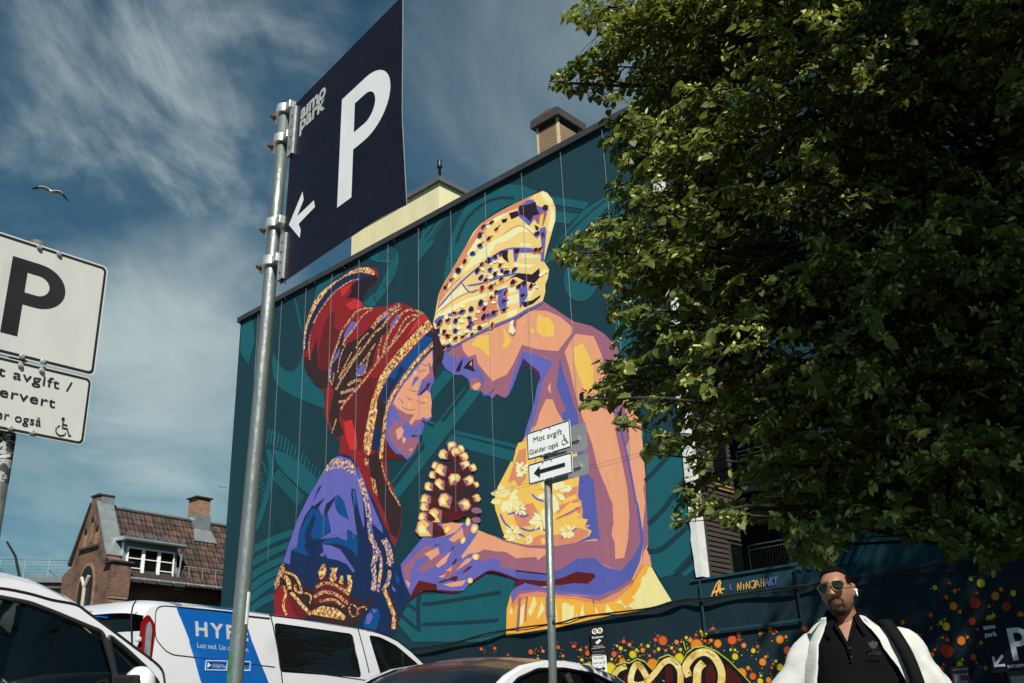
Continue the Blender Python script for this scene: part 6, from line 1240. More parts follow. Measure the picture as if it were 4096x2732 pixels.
b = MB(); b.tube([(3.88, -(v.half(3.88, 1.2)), 1.5), (3.52, -(v.half(3.7, 1.2)) + .0, 1.72)], .01, 6); MB().box(3.30, 3.315, -.93, -.90, 1.42, 1.67).build('quarter_pillar', m_trim, v.root)
for x in (.95, 4.05): v.wheel(x)
fl = MB(); fl.box(.1, 4.9, -.9, .9, .28, .34); fl.build('floor_pan', m_trim, v.root); MB().box(2.4, 2.9, -.75, .75, .5, 1.35).build('seat_row', m_int, v.root, bevel=.05); MB().box(3.9, 4.4, -.85, .85, .6, 1.12).build('dashboard', m_int, v.root, bevel=.04); MB().box(1.42, 1.46, -.86, .86, .4, 1.85).build('bulkhead', m_int, v.root)

# ---- small white van close by, at the left edge
nb = at_r(0, 2290, 5.75); nm = veh_matrix(gpt(nb - rdir * .80), AZ)
n_ = Vehicle('small_van', nm, 'small white van with clear side windows and roof aerial beside the delivery van', 'van', 1.18, [(-2.9, .85), (-2.4, .90), (1.2, .90), (1.9, .86), (2.45, .66)], .17)
NZ = lambda px, py: veh_px(nm, px, py, -.80)
print('NEAR', [tuple(round(t, 2) for t in NZ(*p)) for p in ((0, 2283), (90, 2292), (150, 2306), (250, 2360), (350, 2440), (450, 2540), (560, 2640), (650, 2720), (0, 2385), (150, 2412), (280, 2470), (400, 2520), (400, 2560), (490, 2640), (560, 2720), (403, 2510), (425, 2690))])
pr = [NZ(*p) for p in ((0, 2283), (90, 2292), (160, 2310), (215, 2336), (280, 2372), (350, 2420), (420, 2478), (490, 2540), (560, 2604), (640, 2682), (690, 2740))]
ztop = pr[0][1]
rear_n = [(-2.75, .35), (-2.78, .9), (-2.72, 1.3), (-2.6, ztop - .2), (-2.45, ztop - .06), (-1.8, ztop - .01), (-.9, ztop + .012)]
rf_n = [(x, z - .035) for x, z in pr]
hood = [(rf_n[-1][0] + .25, rf_n[-1][1] - .12), (rf_n[-1][0] + .7, rf_n[-1][1] - .22), (rf_n[-1][0] + .95, rf_n[-1][1] - .42), (rf_n[-1][0] + 1.0, .35)]
out_n = rear_n + rf_n + hood
def low(p, d): return [(x - d * .55, z - d) for x, z in p]
wn = [NZ(*p) for p in ((-320, 2385), (-150, 2378), (0, 2388), (120, 2412), (220, 2452), (310, 2492), (398, 2530), (425, 2700), (415, 2790), (-320, 2870))]
wq = [NZ(*p) for p in ((418, 2540), (480, 2596), (560, 2680), (600, 2740), (580, 2790), (436, 2790))]
wr = arc_pts([(-2.3, 1.16), (-2.2, ztop - .3), (-1.25, ztop - .26), (-1.25, 1.16)], .06)
def clampz(p, z=1.14): return [(x, max(z, zz)) for x, zz in p]
wn = clampz(wn); wq = clampz(wq)
wn = [(max(x, -1.05), z) for x, z in wn]
n_.side(out_n, [arc_pts(wn, .03), arc_pts(wq, .02)], m_white, step=.12)
n_.side(arc_pts(wn, .03), [], m_gl2, 'front_door_window', -.012, .2); n_.side(arc_pts(wq, .02), [], m_gl2, 'quarter_window', -.012, .2)
for ring in (wn, wq):
    for sd in (-1, 1):
        b = MB(); rr = arc_pts(ring, .03); b.tube([(x, sd * (n_.half(x, z) + .001), z) for x, z in rr + rr[:1]], .013, 6); b.build('window_seal', m_trim, n_.root)
n_.band(rear_n[3:] + rf_n[:5], m_white, 'roof', .07, n=18, power=6); n_.band(rf_n[4:-1], m_gl2, 'windscreen', .06, n=12, inset=.07, off=-.01); n_.band(rf_n[-2:] + hood, m_white, 'bonnet', .06, n=14)
n_.band(rear_n[:4], m_white, 'rear_doors', .03)
for sd in (-1, 1):   # pillar faces beside the windscreen and the dark roof gutter
    b = MB(); b.grid([[(x, sd * n_.half(x, z), z), (x + .01, sd * (n_.half(x, z) - .075), z + .035)] for x, z in rf_n[4:-1]]); b.build('windscreen_pillar', m_white, n_.root, smooth=True)
gut = smooth_line([NZ(*p) for p in ((-400, 2340), (-200, 2340), (0, 2350), (120, 2372), (210, 2398), (307, 2418), (350, 2450), (430, 2515), (520, 2590), (590, 2648), (618, 2685), (622, 2740))], 4)
for sd in (-1, 1):
    b = MB(); b.tube([(x, sd * (n_.half(x, z) + .001), z) for x, z in gut], .007, 6); b.build('roof_gutter', m_trim, n_.root)
# mirror
mx, mz = NZ(470, 2720)
mo = MB(); mo.lathe([(.005, -.12), (.08, -.11), (.115, -.05), (.12, .03), (.10, .09), (.05, .12), (.005, .125)], 16, M=Matrix.Translation((mx - .02, -1.03, mz - .06)) @ Matrix.Scale(.8, 4, (0, 1, 0)) @ Matrix.Scale(.62, 4, (1, 0, 0))); mo.build('door_mirror', m_white, n_.root, smooth=True)
MB().box(mx - .11, mx - .075, -1.12, -.92, mz - .16, mz + .02).build('mirror_housing', m_trim, n_.root, bevel=.012); MB().box(mx - .05, mx + .02, -.95, -.86, mz - .2, mz - .12).build('mirror_arm', m_trim, n_.root)
ax, az_ = veh_px(nm, 92, 2296, -.45); at_, atz = veh_px(nm, 27, 2166, -.45)
MB().tube([(ax, -.45, az_ - .06), ((ax + at_) / 2, -.45, (az_ + atz) / 2 + .01), (at_, -.45, atz)], [.009, .007, .006], 8).build('aerial', m_trim, n_.root)
# cabin
for y in (-.42, .42):
    se = MB(); se.box(-1.05, -.45, y - .26, y + .26, .45, .75); Mx = Matrix.Translation((-.95, y, .7)) @ Matrix.Rotation(math.radians(-14), 4, 'Y'); se.box(-.1, .08, -.25, .25, 0, .62, M=Mx); se.box(-.07, .05, -.14, .14, .66, .86, M=Mx); se.build('seat', m_int, n_.root, bevel=.04)
MB().box(.6, 1.25, -.82, .82, .55, 1.10).build('dashboard', m_int, n_.root, bevel=.06)
MB().tube([(.42 + .07 * math.sin(t), .42 + .19 * math.cos(t), 1.08 + .17 * math.sin(t)) for t in [i * math.pi / 10 for i in range(21)]], .014, 6).build('steering_wheel', m_int, n_.root)
MB().box(-2.7, 1.9, -.8, .8, .3, .36).build('floor_pan', m_trim, n_.root); MB().box(.72, .74, -.10, .12, ztop - .36, ztop - .27).build('rear_view_mirror', m_trim, n_.root, bevel=.01)
MB().box(-1.25, -1.2, -.8, .8, .4, ztop - .12).build('bulkhead', m_int, n_.root)
for x in (-2.0, 1.3): n_.wheel(x, .31)

# ---- white car with dark glass roof, nose towards the left
cz = at_r(2050, 2650, 8.6); cm_ = veh_matrix(gpt(cz + fdir * .55 - rdir * .72), AZ + math.pi)
c_ = Vehicle('parked_car', cm_, 'white car with black glass roof parked in front of the delivery van', 'car', .95, [(-2.3, .75), (-1.8, .88), (0, .91), (1.4, .90), (2.2, .72)], .30)
CZ = lambda px, py: veh_px(cm_, px, py, .72)
print('CAR', [tuple(round(t, 2) for t in CZ(*p)) for p in ((1780, 2732), (1900, 2690), (2000, 2664), (2100, 2650), (2200, 2652), (2300, 2672), (2400, 2710), (2440, 2732))])
top_ = max(CZ(2100, 2650)[1], CZ(2200, 2650)[1]); print('cartop', top_)
T = top_
rr = [(-2.28, .3), (-2.3, .7), (-2.2, .92), (-1.75, 1.02), (-1.35, T - .28), (-1.0, T - .12), (-.6, T - .035), (-.2, T - .003), (.15, T - .004), (.5, T - .05), (.75, T - .13), (1.05, T - .27), (1.4, T - .44), (1.6, .95), (2.0, .85), (2.22, .7), (2.25, .3)]
sw = arc_pts([(-1.25, .98), (-1.1, T - .23), (-.6, T - .085), (-.1, T - .045), (.3, T - .055), (.62, T - .13), (.95, T - .29), (1.36, .98)], .05)
wide = [(-2.28, .3), (-2.3, .7), (-2.2, .92), (-1.75, 1.02)] + rr[4:]
c_.side(rr, [sw], m_white, step=.14); c_.side(sw, [], m_gl, 'side_window', -.012, .2)
for sd in (-1, 1):
    b = MB(); b.tube([(x, sd * (c_.half(x, z) + .003), z) for x, z in sw[4:-4]], .012, 6); b.build('window_trim', m_chrome, c_.root)
    MB().bar((-.2, sd * (c_.half(-.2, .98) + .001), .98), (-.12, sd * (c_.half(-.12, T - .08) + .001), T - .09), .012, .06).build('door_pillar', m_trim, c_.root)
def railing_inner(i0, i1, m, name, ins, cr, n=16): return c_.band(rr[i0:i1], m, name, cr, n=n, inset=ins, power=2.6)
railing_inner(4, 14, m_blackp, 'glass_roof', .055, .065)
for sd in (-1, 1):
    b = MB(); b.grid([[(x, sd * c_.half(x, z), z), (x, sd * (c_.half(x, z) - .02), z + .022), (x, sd * (c_.half(x, z) - .058), z + .016)] for x, z in rr[3:14]]); b.build('roof_rail', m_white, c_.root, smooth=True)
c_.band(rr[13:], m_white, 'bonnet', .06); c_.band(rr[:5], m_white, 'tailgate', .05)
MB().box(-2.1, 2.1, -.8, .8, .25, .3).build('floor_pan', m_trim, c_.root); MB().box(-.9, -.3, -.7, .7, .4, 1.05).build('rear_seat', m_int, c_.root, bevel=.05)
for y in (-.38, .38): MB().box(-.05, .12, y - .24, y + .24, .5, 1.15).build('seat', m_int, c_.root, bevel=.05)
for x in (-1.4, 1.45): c_.wheel(x, .33)
# ------------------------------------------------------------------ trees
import numpy as np
rng = random.Random(11)
def leaf_mat(name, col, trans, k=.32, var=.45):
    m = bpy.data.materials.new(name); m.use_nodes = True; t = m.node_tree; t.nodes.clear(); g = NT(t)
    tc = g.n('ShaderNodeTexCoord').outputs['Object']
    nz = g.n('ShaderNodeTexNoise', inp={'Vector': tc, 'Scale': 6.0, 'Detail': 2}).outputs[0]
    c = g.ramp(nz, [(.3, tuple(v * (1 - var) for v in col)), (.7, tuple(v * (1 + var) for v in col))])
    p = g.n('ShaderNodeBsdfPrincipled', inp={'Base Color': c, 'Roughness': .5, 'Specular IOR Level': .28})
    tr = g.n('ShaderNodeBsdfTranslucent', inp={'Color': tuple(trans) + (1,)})
    mx = g.n('ShaderNodeMixShader', inp={0: k, 1: p.outputs[0], 2: tr.outputs[0]}); o = g.n('ShaderNodeOutputMaterial'); g.l.new(mx.outputs[0], o.inputs[0]); return m
m_leaf = leaf_mat('linden_leaf', (.098, .128, .026), (.24, .28, .03), .30)
m_bract = leaf_mat('linden_flower_bract', (.46, .46, .13), (.50, .50, .10), .35, .25)
m_bark = mat('linden_bark', (.016, .014, .012), rough=.9, var=.3, scale=10, bump=.8, bscale=40, stretch=(1, 1, .3))
LEAF = np.array([(0, 0, 0), (-.10, .22, .02), (.04, .42, .05), (.30, .47, .055), (.62, .32, .03), (.86, .11, .0), (1.0, 0, -.05), (.5, 0, -.015), (.86, -.11, .0), (.62, -.32, .03), (.30, -.47, .055), (.04, -.42, .05), (-.10, -.22, .02)], float)
LF = [(0, 7, 3, 2, 1), (7, 6, 5, 4, 3), (0, 12, 11, 10, 7), (7, 10, 9, 8, 6)]
BR = np.array([(0, 0, 0), (.15, .17, .03), (.6, .22, .05), (1, 0, 0), (.6, -.22, .05), (.15, -.17, .03)], float); BF = [(0, 5, 4, 3, 2, 1)]
def basis(axis, nrm):
    a = axis.normalized(); n = (nrm - a * nrm.dot(a)); n = n.normalized() if n.length > 1e-4 else a.orthogonal().normalized(); return a, n.cross(a), n
class Leaves:
    def __init__(s): s.items = []; s.br = []
    def mesh(s, name, parent, kind='stuff'):
        vs = []; loops = []; starts = []; tot = []; mi = []; off = 0; ln = 0
        for (lst, T, F, k) in ((s.items, LEAF, LF, 0), (s.br, BR, BF, 1)):
            for (p, a, b, n, sz) in lst:
                M = np.array(((a.x, b.x, n.x), (a.y, b.y, n.y), (a.z, b.z, n.z))) * sz
                vs.append(T @ M.T + np.array(p))
                for f in F: loops += [i + off for i in f]; starts.append(ln); tot.append(len(f)); ln += len(f); mi.append(k)
                off += len(T)
        me = bpy.data.meshes.new(name); V = np.concatenate(vs).astype(np.float32)
        me.vertices.add(len(V)); me.vertices.foreach_set('co', V.ravel()); me.loops.add(len(loops)); me.loops.foreach_set('vertex_index', np.array(loops, np.int32))
        me.polygons.add(len(starts)); me.polygons.foreach_set('loop_start', np.array(starts, np.int32)); me.polygons.foreach_set('loop_total', np.array(tot, np.int32)); me.polygons.foreach_set('material_index', np.array(mi, np.int32))
        me.materials.append(m_leaf); me.materials.append(m_bract); me.update(calc_edges=True); me.validate()
        o = bpy.data.objects.new(name, me); COL.objects.link(o); o.parent = parent; tag(o, kind=kind); return o
def rv(s=1.0): return Vector((rng.gauss(0, s), rng.gauss(0, s), rng.gauss(0, s)))
def spray(L, tw, p0, d, length, size, keep, out):
    """one twig with alternate leaves and hanging flower bracts"""
    n = max(4, int(length / (size * .50))); pts = []; p = p0.copy(); dd = d.normalized(); side = 1
    for i in range(n):
        pts.append(p.copy()); dd = (dd + Vector((0, 0, -.035)) + rv(.05)).normalized(); p = p + dd * (length / n); side = -side
        lat = dd.cross(Vector((0, 0, 1))); lat = lat.normalized() if lat.length > .1 else Vector((1, 0, 0))
        ax = (dd * .55 + lat * side * .8 + Vector((0, 0, -.45)) + rv(.28)).normalized()
        nr = (Vector((0, 0, .75)) + out * .45 + rv(.38)).normalized()
        a, b, nn = basis(ax, nr); q = p + ax * size * .18; sz = size * rng.uniform(.62, 1.15)
        if keep(q): L.items.append((q, a, b, nn, sz))
        if rng.random() < .34 and keep(q):
            for _ in range(rng.choice((2, 3, 4))):
                ax2 = (Vector((0, 0, -.5)) + rv(.6)).normalized(); a, b, nn = basis(ax2, out + rv(.5)); L.br.append((q + rv(.022) + Vector((0, 0, .012)), a, b, nn, size * rng.uniform(.35, .75)))
    pts.append(p.copy())
    while len(pts) > 2 and not keep(pts[-1]): pts.pop()
    if len(pts) > 2: tw.append((pts, .0035 if size < .12 else .006))
def build_tree(name, base, label, group, branches, size, keep, nspray, slen, trunk_h, trunk_r, top):
    root = empty(name, base, label, 'tree', group); I = Matrix.Translation(-base)
    L = Leaves(); tw = []; lim = []
    for (root_z, tip, n_s) in branches:
        r0 = Vector((base.x, base.y, root_z)); v_ = tip - r0; mid = r0 + v_ * .5 + Vector((0, 0, .10 * v_.length)) + rv(.28)
        pts = [r0, r0 + v_ * .22 + Vector((0, 0, .08 * v_.length)), mid, r0 + v_ * .8 + Vector((0, 0, .05 * v_.length)) + rv(.12), tip]
        pts = [Vector(q) for q in smooth_line([tuple(q) for q in pts], 3)]
        while len(pts) > 3 and not keep(pts[-1]): pts.pop()
        lp_ = [q_ for q_ in pts if keep(q_)]
        if len(lp_) > 2: lim.append((lp_, max(.006, .0075 * v_.length)))
        out = Vector((v_.x, v_.y, 0)); out = out.normalized() if out.length > .1 else Vector((0, -1, 0)); out = (out + Vector((0, -.6, .2))).normalized()
        for i in range(n_s):
            t = .42 + .58 * (i + rng.random()) / n_s; k = t * (len(pts) - 1); j = min(int(k), len(pts) - 2); p = pts[j].lerp(pts[j + 1], k - j)
            d = (pts[j + 1] - pts[j]).normalized(); lat = d.cross(Vector((0, 0, 1))).normalized() * (1 if i % 2 else -1)
            spray(L, tw, p, d * rng.uniform(.5, 1) + lat * rng.uniform(.2, .9) + Vector((0, 0, rng.uniform(-.35, .25))), slen * rng.uniform(.6, 1.2), size * rng.uniform(.78, 1.25), keep, out)
        spray(L, tw, tip - v_.normalized() * slen * .3, v_.normalized() + Vector((0, 0, -.15)), slen * .8, size, keep, out)
    lo = MB()
    for pts, r in lim: lo.tube([I @ p for p in pts], [r * (1 - .85 * i / (len(pts) - 1)) for i in range(len(pts))], 6, caps=False)
    tag(lo.build('limbs', m_bark, root, smooth=True, fixn=False), kind='stuff')
    tp = [Vector((base.x, base.y, base.z - .1)), Vector((base.x + .05, base.y, base.z + 1)), Vector((base.x, base.y + .05, trunk_h * .5)), Vector((base.x - .06, base.y, trunk_h)), Vector((base.x, base.y, top))]
    MB().tube([I @ p for p in tp], [trunk_r * 1.35, trunk_r, trunk_r * .9, trunk_r * .75, .05], 14).build('trunk', m_bark, root, smooth=True)
    return root, L, tw, I
def twigs(tw, I, root):
    b = MB()
    for pts, r in tw: b.tube([I @ p for p in pts[::2] + pts[-1:]], r, 3, caps=False)
    tag(b.build('twigs', m_bark, root, fixn=False), kind='stuff')
# ---- the linden in view: branch tips sampled over its outline at varying depth
CROWN = [(2230, -400), (2560, -40), (2300, 15), (2250, 75), (2420, 150), (2330, 215), (2190, 300), (2180, 345), (2300, 375), (2425, 420), (2415, 490), (2485, 545), (2415, 560), (2445, 640), (2495, 690), (2425, 745), (2435, 815), (2345, 920), (2210, 990), (2220, 1025), (2290, 1080), (2330, 1120), (2480, 1150), (2390, 1200), (2470, 1300), (2440, 1400), (2390, 1450), (2420, 1510), (2320, 1580), (2340, 1630), (2480, 1620), (2470, 1720), (2560, 1700), (2640, 1740), (2570, 1800), (2590, 1830), (2700, 1800), (2760, 1830), (2690, 2060), (2700, 2110), (2800, 2060), (2880, 2070), (2960, 2120), (3060, 2070), (3150, 2130), (3180, 2230), (3290, 2280), (3360, 2200), (3390, 2120), (3560, 2090), (3640, 2160), (3760, 2130), (3800, 2220), (3900, 2180), (3940, 2290), (4040, 2200), (4140, 2240), (5200, 2200), (5200, -900), (2230, -900)]
def keep_main(p):
    q = proj(p)
    if q is None: return True
    if not inpoly(q, CROWN): return False
    return q[1] < 60 or q[0] > 4000 or q[0] < 2860 or noise.noise(Vector((p.x * 1.0, p.y * 1.0, p.z * 1.7))) > -.17
TB = Vector((5.6, 8.6, gz(5.6, 8.6)))
brs = []
def add_br(px, py, r, n):
    tip = at_r(px, py, r); brs.append((max(1.9, min(tip.z - .9 + rng.uniform(-.5, .4), 8.2)), tip, n))
# sprays that make the outline on the left and below
for px, py, r in ((2195, 325, 8.2), (2260, 60, 8.4), (2330, 220, 8.3), (2430, 480, 8.4), (2440, 560, 8.6), (2440, 760, 8.3), (2225, 1005, 7.7), (2310, 930, 7.9), (2400, 1215, 7.7), (2420, 1440, 7.8), (2330, 1600, 7.2), (2480, 1690, 7.5), (2590, 1815, 7.2), (2710, 2085, 6.9), (2890, 2060, 7.0), (3010, 2120, 6.8), (3180, 2200, 6.6), (3300, 2260, 6.5), (3640, 2130, 6.8), (3800, 2190, 6.9), (3940, 2250, 7.0), (2500, 1130, 8.0), (2480, 650, 8.4), (2440, 30, 8.6), (3480, 2090, 6.9)): add_br(px, py, r, 12)
cnt = 0
while cnt < 380:
    px, py = rng.uniform(2250, 4650), rng.uniform(-450, 2350)
    if not inpoly((px, py), CROWN): continue
    edge = min(1, (px - 2200) / 900)
    r = rng.uniform(7.8 - 1.0 * edge, 9.0 + 2.2 * edge)
    add_br(px, py, r, 17); cnt += 1
for i in range(90):     # crown above the picture
    z = rng.uniform(9.5, 19); rad = 4.6 * math.sqrt(max(.05, 1 - ((z - 9) / 11) ** 2)); a = rng.uniform(0, 6.28)
    tip = Vector((TB.x + 1.2 + rad * math.cos(a) * rng.uniform(.4, 1), TB.y + 1.5 + rad * math.sin(a) * rng.uniform(.4, 1), z)); brs.append((z - 1.2, tip, 8))
root, L, tw, I = build_tree('linden_tree', TB, 'leafy linden tree with pale flower bracts hanging over the mural wall', None, brs, .084, keep_main, 12, .75, 7, .26, 19)
# the leaves that show largest are single parts, the rest one mesh
inv = []
for k, it in enumerate(L.items):
    q = proj(it[0])
    if q and 0 < q[0] < 4096 and 0 < q[1] < 2732: inv.append(((it[0] - CAM).length / it[4], k))
inv.sort(); big = set(k for _, k in inv[:300])
lm = bpy.data.meshes.new('leaf'); lm.from_pydata([tuple(v) for v in LEAF], [], LF); lm.materials.append(m_leaf)
for k in big:
    p, a, b, n, sz = L.items[k]; o = bpy.data.objects.new('leaf', lm); COL.objects.link(o); o.parent = root
    o.matrix_local = I @ frame(p, a * sz, b * sz, n * sz)
L.items = [it for k, it in enumerate(L.items) if k not in big]
L.items = [(I @ p, a, b, n, s_) for p, a, b, n, s_ in L.items]; L.br = [(I @ p, a, b, n, s_) for p, a, b, n, s_ in L.br]
L.mesh('crown', root); twigs(tw, I, root); print('LEAVES', len(L.items), len(L.br), len(tw))
# ---- two unseen lindens, added and shaped to shade the wall and right of the crown
def shade_tree(base, rc, z0, z1, n, label, cxy=(0, 0)):
    base = Vector((base[0], base[1], gz(*base))); bb = []
    for i in range(n):
        z = rng.uniform(z0, z1); rad = rc * math.sqrt(max(.1, 1 - ((z - (z0 + z1) / 2) / ((z1 - z0) / 2 + .5)) ** 2)); a = rng.uniform(0, 6.28); k = math.sqrt(rng.uniform(.15, 1))
        bb.append((max(2.2, z - 1.5), Vector((base.x + cxy[0] + rad * k * math.cos(a), base.y + cxy[1] + rad * k * math.sin(a), z)), 9))
    def kp(p):
        q = proj(p); return q is None or q[0] > 4200 or q[1] < -150
    rt, L2, tw2, I2_ = build_tree('linden_tree', base, label, None, bb, .19, kp, 8, 1.3, z0 + 1, .24, z1 - 1)
    L2.items = [(I2_ @ p, a, b, n_, s_) for p, a, b, n_, s_ in L2.items]; L2.br = []
    L2.mesh('crown', rt); twigs(tw2, I2_, rt)
shade_tree((7.35, .1), 4.3, 5.0, 16, 270, 'broad unseen linden tree, added to shade the flowering linden', (-.5, 0))
shade_tree((14.3, 10.5), 6.4, 5.5, 25.5, 260, 'tall unseen linden tree, added to shade the right end of the mural wall')
# ------------------------------------------------------------------ man walking past
def gs(x, s): return math.exp(-(x / s) ** 2)
PX = at_r(3405, 2500, 5.45); MB0 = Vector((PX.x, PX.y, gz(PX.x, PX.y)))
my = Vector((MB0.x, MB0.y, 0)).normalized(); mxx = Vector((my.y, -my.x, 0))
MM = frame(MB0, mxx, my, Vector((0, 0, 1)))
man = empty('person', MM, 'person in open white shirt over black polo with gold sunglasses and short dark hair', 'person')
KZ = (at_r(3340, 2275, 5.45).z - MB0.z) / 1.768          # height scale
print('MANSCALE', KZ)
m_skin = mat('skin', (.245, .118, .066), rough=.48, var=.10, scale=14, spec=.45, bump=.05, bscale=200)
m_hair = mat('short_hair', (.0045, .0035, .003), spec=.08, rough=.85, var=.3, scale=60, bump=1.0, bscale=160)
m_beard = mat('stubble', (.032, .019, .013), rough=.8, var=.5, scale=90, bump=.6, bscale=200)
m_polo = mat('black_polo', (.0032, .0032, .0036), spec=.06, rough=.85, var=.2, scale=12, bump=.4, bscale=18)
HC = Vector((-.040, -.03, 1.648)); HR = Matrix.Rotation(math.radians(-14), 4, 'Z') @ Matrix.Rotation(math.radians(-5), 4, 'Y') @ Matrix.Rotation(math.radians(-4), 4, 'X')
def head_local(th, ph):
    """th: around z, 0 = front; ph: latitude"""
    x = .077 * math.sin(th) * math.cos(ph); y = -.098 * math.cos(th) * math.cos(ph); z = .120 * math.sin(ph)
    fr = max(0, math.cos(th)) * math.cos(ph)
    sx = math.copysign(abs(x / .077) ** .88 * .077, x); x = sx
    if z < 0:
        t = min(1, -z / .120); x *= 1 - .24 * t ** 1.6; y *= (1 - .08 * t) if y < 0 else (1 - .35 * t)
    if z > 0.06: y *= .96
    d = 0.0
    if fr > 0:
        d += .004 * gs(z - .034, .014) * gs(x, .06)                       # brow
        d -= .010 * (gs(x - .031, .019) + gs(x + .031, .019)) * gs(z - .014, .015)   # eyes
        nz_ = max(0, min(1, (.030 - z) / .062))
        d += (.006 + .024 * nz_ ** 1.3) * gs(x, .010 + .006 * nz_) * (1 if z > -.030 else gs(z + .030, .009)) * (1 if z < .03 else gs(z - .03, .012))
        d += .010 * (gs(x - .017, .009) + gs(x + .017, .009)) * gs(z + .026, .009)   # nostril wings
        d += .005 * (gs(x - .046, .02) + gs(x + .046, .02)) * gs(z + .018, .022)   # cheeks
        d += .011 * gs(x, .026) * (gs(z + .058, .0065) + 1.1 * gs(z + .071, .0075))      # lips
        d -= .004 * gs(x, .022) * gs(z + .0645, .0025); d -= .006 * gs(x, .03) * gs(z + .085, .008)
        d += .009 * gs(x, .028) * gs(z + .103, .014)                      # chin
        d *= fr ** .4
    return Vector((x, y - d, z))
HM_ = Matrix.Translation(HC) @ HR
nth, nph = 72, 60
def head_grid(off=0.0):
    out = []
    for j in range(nph + 1):
        ph = -math.pi / 2 + math.pi * j / nph; row = []
        for i in range(nth):
            th = 2 * math.pi * i / nth - math.pi; p = head_local(th, ph)
            if off: p = p + p.normalized() * off
            row.append(p)
        out.append(row)
    return out
G0 = head_grid()
b = MB(); b.grid([[HM_ @ p for p in r] for r in G0], close=True)
def limb(b, pts, rad, n=14): b.tube([Vector(p) for p in pts], rad, n)
# ears
for sd in (-1, 1):
    for (dx, dy, dz, rx, ry, rz) in ((.076, .012, .002, .010, .020, .032), (.080, .018, .018, .010, .014, .014), (.076, .008, -.022, .009, .012, .012)):
        e_ = MB(); e_.lathe([(.001, -1), (.5, -.86), (.86, -.5), (1, 0), (.86, .5), (.5, .86), (.001, 1)], 12, M=HM_ @ Matrix.Translation((sd * dx, dy, dz)) @ Matrix.Rotation(sd * .25, 4, 'Z') @ Matrix.Diagonal((rx, ry, rz, 1))); b.add(e_.v, e_.f)
limb(b, [(-.036, .0, 1.60), (-.03, .015, 1.56), (-.02, .03, 1.50), (0, .04, 1.42)], [.060, .060, .066, .11], 18)
def ring(z, hw, hd, yc=0, xc=0, n=28, p=2.4):
    out = []
    for k in range(n):
        t = 2 * math.pi * k / n; c, s_ = math.cos(t), math.sin(t)
        out.append(Vector((xc + hw * math.copysign(abs(c) ** (2 / p), c), yc + hd * math.copysign(abs(s_) ** (2 / p), s_), z)))
    return out
def loft(b, rings, cap=True, mi=0):
    b.grid(rings, mi, close=True)
    if cap:
        for r in (rings[0], rings[-1]): b.add(r, [tuple(range(len(r)))], mi)
TOR = [(.86, .185, .135, .02), (.98, .205, .15, .01), (1.10, .215, .155, 0), (1.22, .212, .150, 0), (1.32, .205, .135, .01), (1.40, .195, .115, .02), (1.46, .165, .09, .03), (1.50, .10, .07, .035)]
loft(b, [ring(z, w, d, y) for z, w, d, y in TOR])
ARM = {1: [(.13, .03, 1.385), (.205, .03, 1.34), (.255, .02, 1.24), (.30, .01, 1.12), (.32, -.08, 1.01), (.31, -.16, .92)], -1: [(-.13, .03, 1.385), (-.205, .03, 1.34), (-.28, .03, 1.24), (-.345, .03, 1.12), (-.39, -.04, 1.00), (-.38, -.11, .89)]}
for sd in (-1, 1):
    A = [Vector(p) for p in ARM[sd]]; limb(b, A, [.056, .055, .050, .044, .038, .028])
    w = A[-1]; d = (A[-1] - A[-2]).normalized(); pm = w + d * .05; limb(b, [w, w + d * .03, pm, w + d * .095], [.027, .032, .036, .030], 12)
    lat = Vector((0, 1, 0)); lat = (lat - d * lat.dot(d)).normalized(); nn = d.cross(lat)
    for k, (o, ln) in enumerate(((-.028, .068), (-.010, .078), (.009, .074), (.026, .058))):
        f0 = w + d * .085 + lat * o; limb(b, [f0, f0 + d * ln * .45 + nn * .006 * sd, f0 + d * ln * .8 + nn * .022 * sd, f0 + d * ln * .95 + nn * .036 * sd], [.0105, .0098, .009, .0075], 8)
    t0 = w + d * .03 - lat * .028; limb(b, [t0, t0 + d * .03 - lat * .024, t0 + d * .062 - lat * .028 + nn * .01 * sd], [.014, .0115, .009], 8)
    limb(b, [(sd * .10, .02, .92), (sd * .105, .0, .70), (sd * .11, .0, .50), (sd * .115, .03, .28), (sd * .12, .04, .09)], [.095, .082, .06, .052, .042])
    limb(b, [(sd * .12, .06, .05), (sd * .125, -.05, .04), (sd * .13, -.14, .035)], [.045, .042, .035])
tmp = b.build('tmp_body', m_skin, None); md = tmp.modifiers.new('r', 'REMESH'); md.mode = 'VOXEL'; md.voxel_size = .0052; md.use_smooth_shade = True
md2 = tmp.modifiers.new('s', 'SMOOTH'); md2.factor = .5; md2.iterations = 2
bpy.context.view_layer.update(); dg = bpy.context.evaluated_depsgraph_get(); me = bpy.data.meshes.new_from_object(tmp.evaluated_get(dg)); bpy.data.objects.remove(tmp)
me.name = 'body'; me.materials.clear(); me.materials.append(m_skin); me.shade_smooth(); ob = bpy.data.objects.new('body', me); COL.objects.link(ob); ob.parent = man
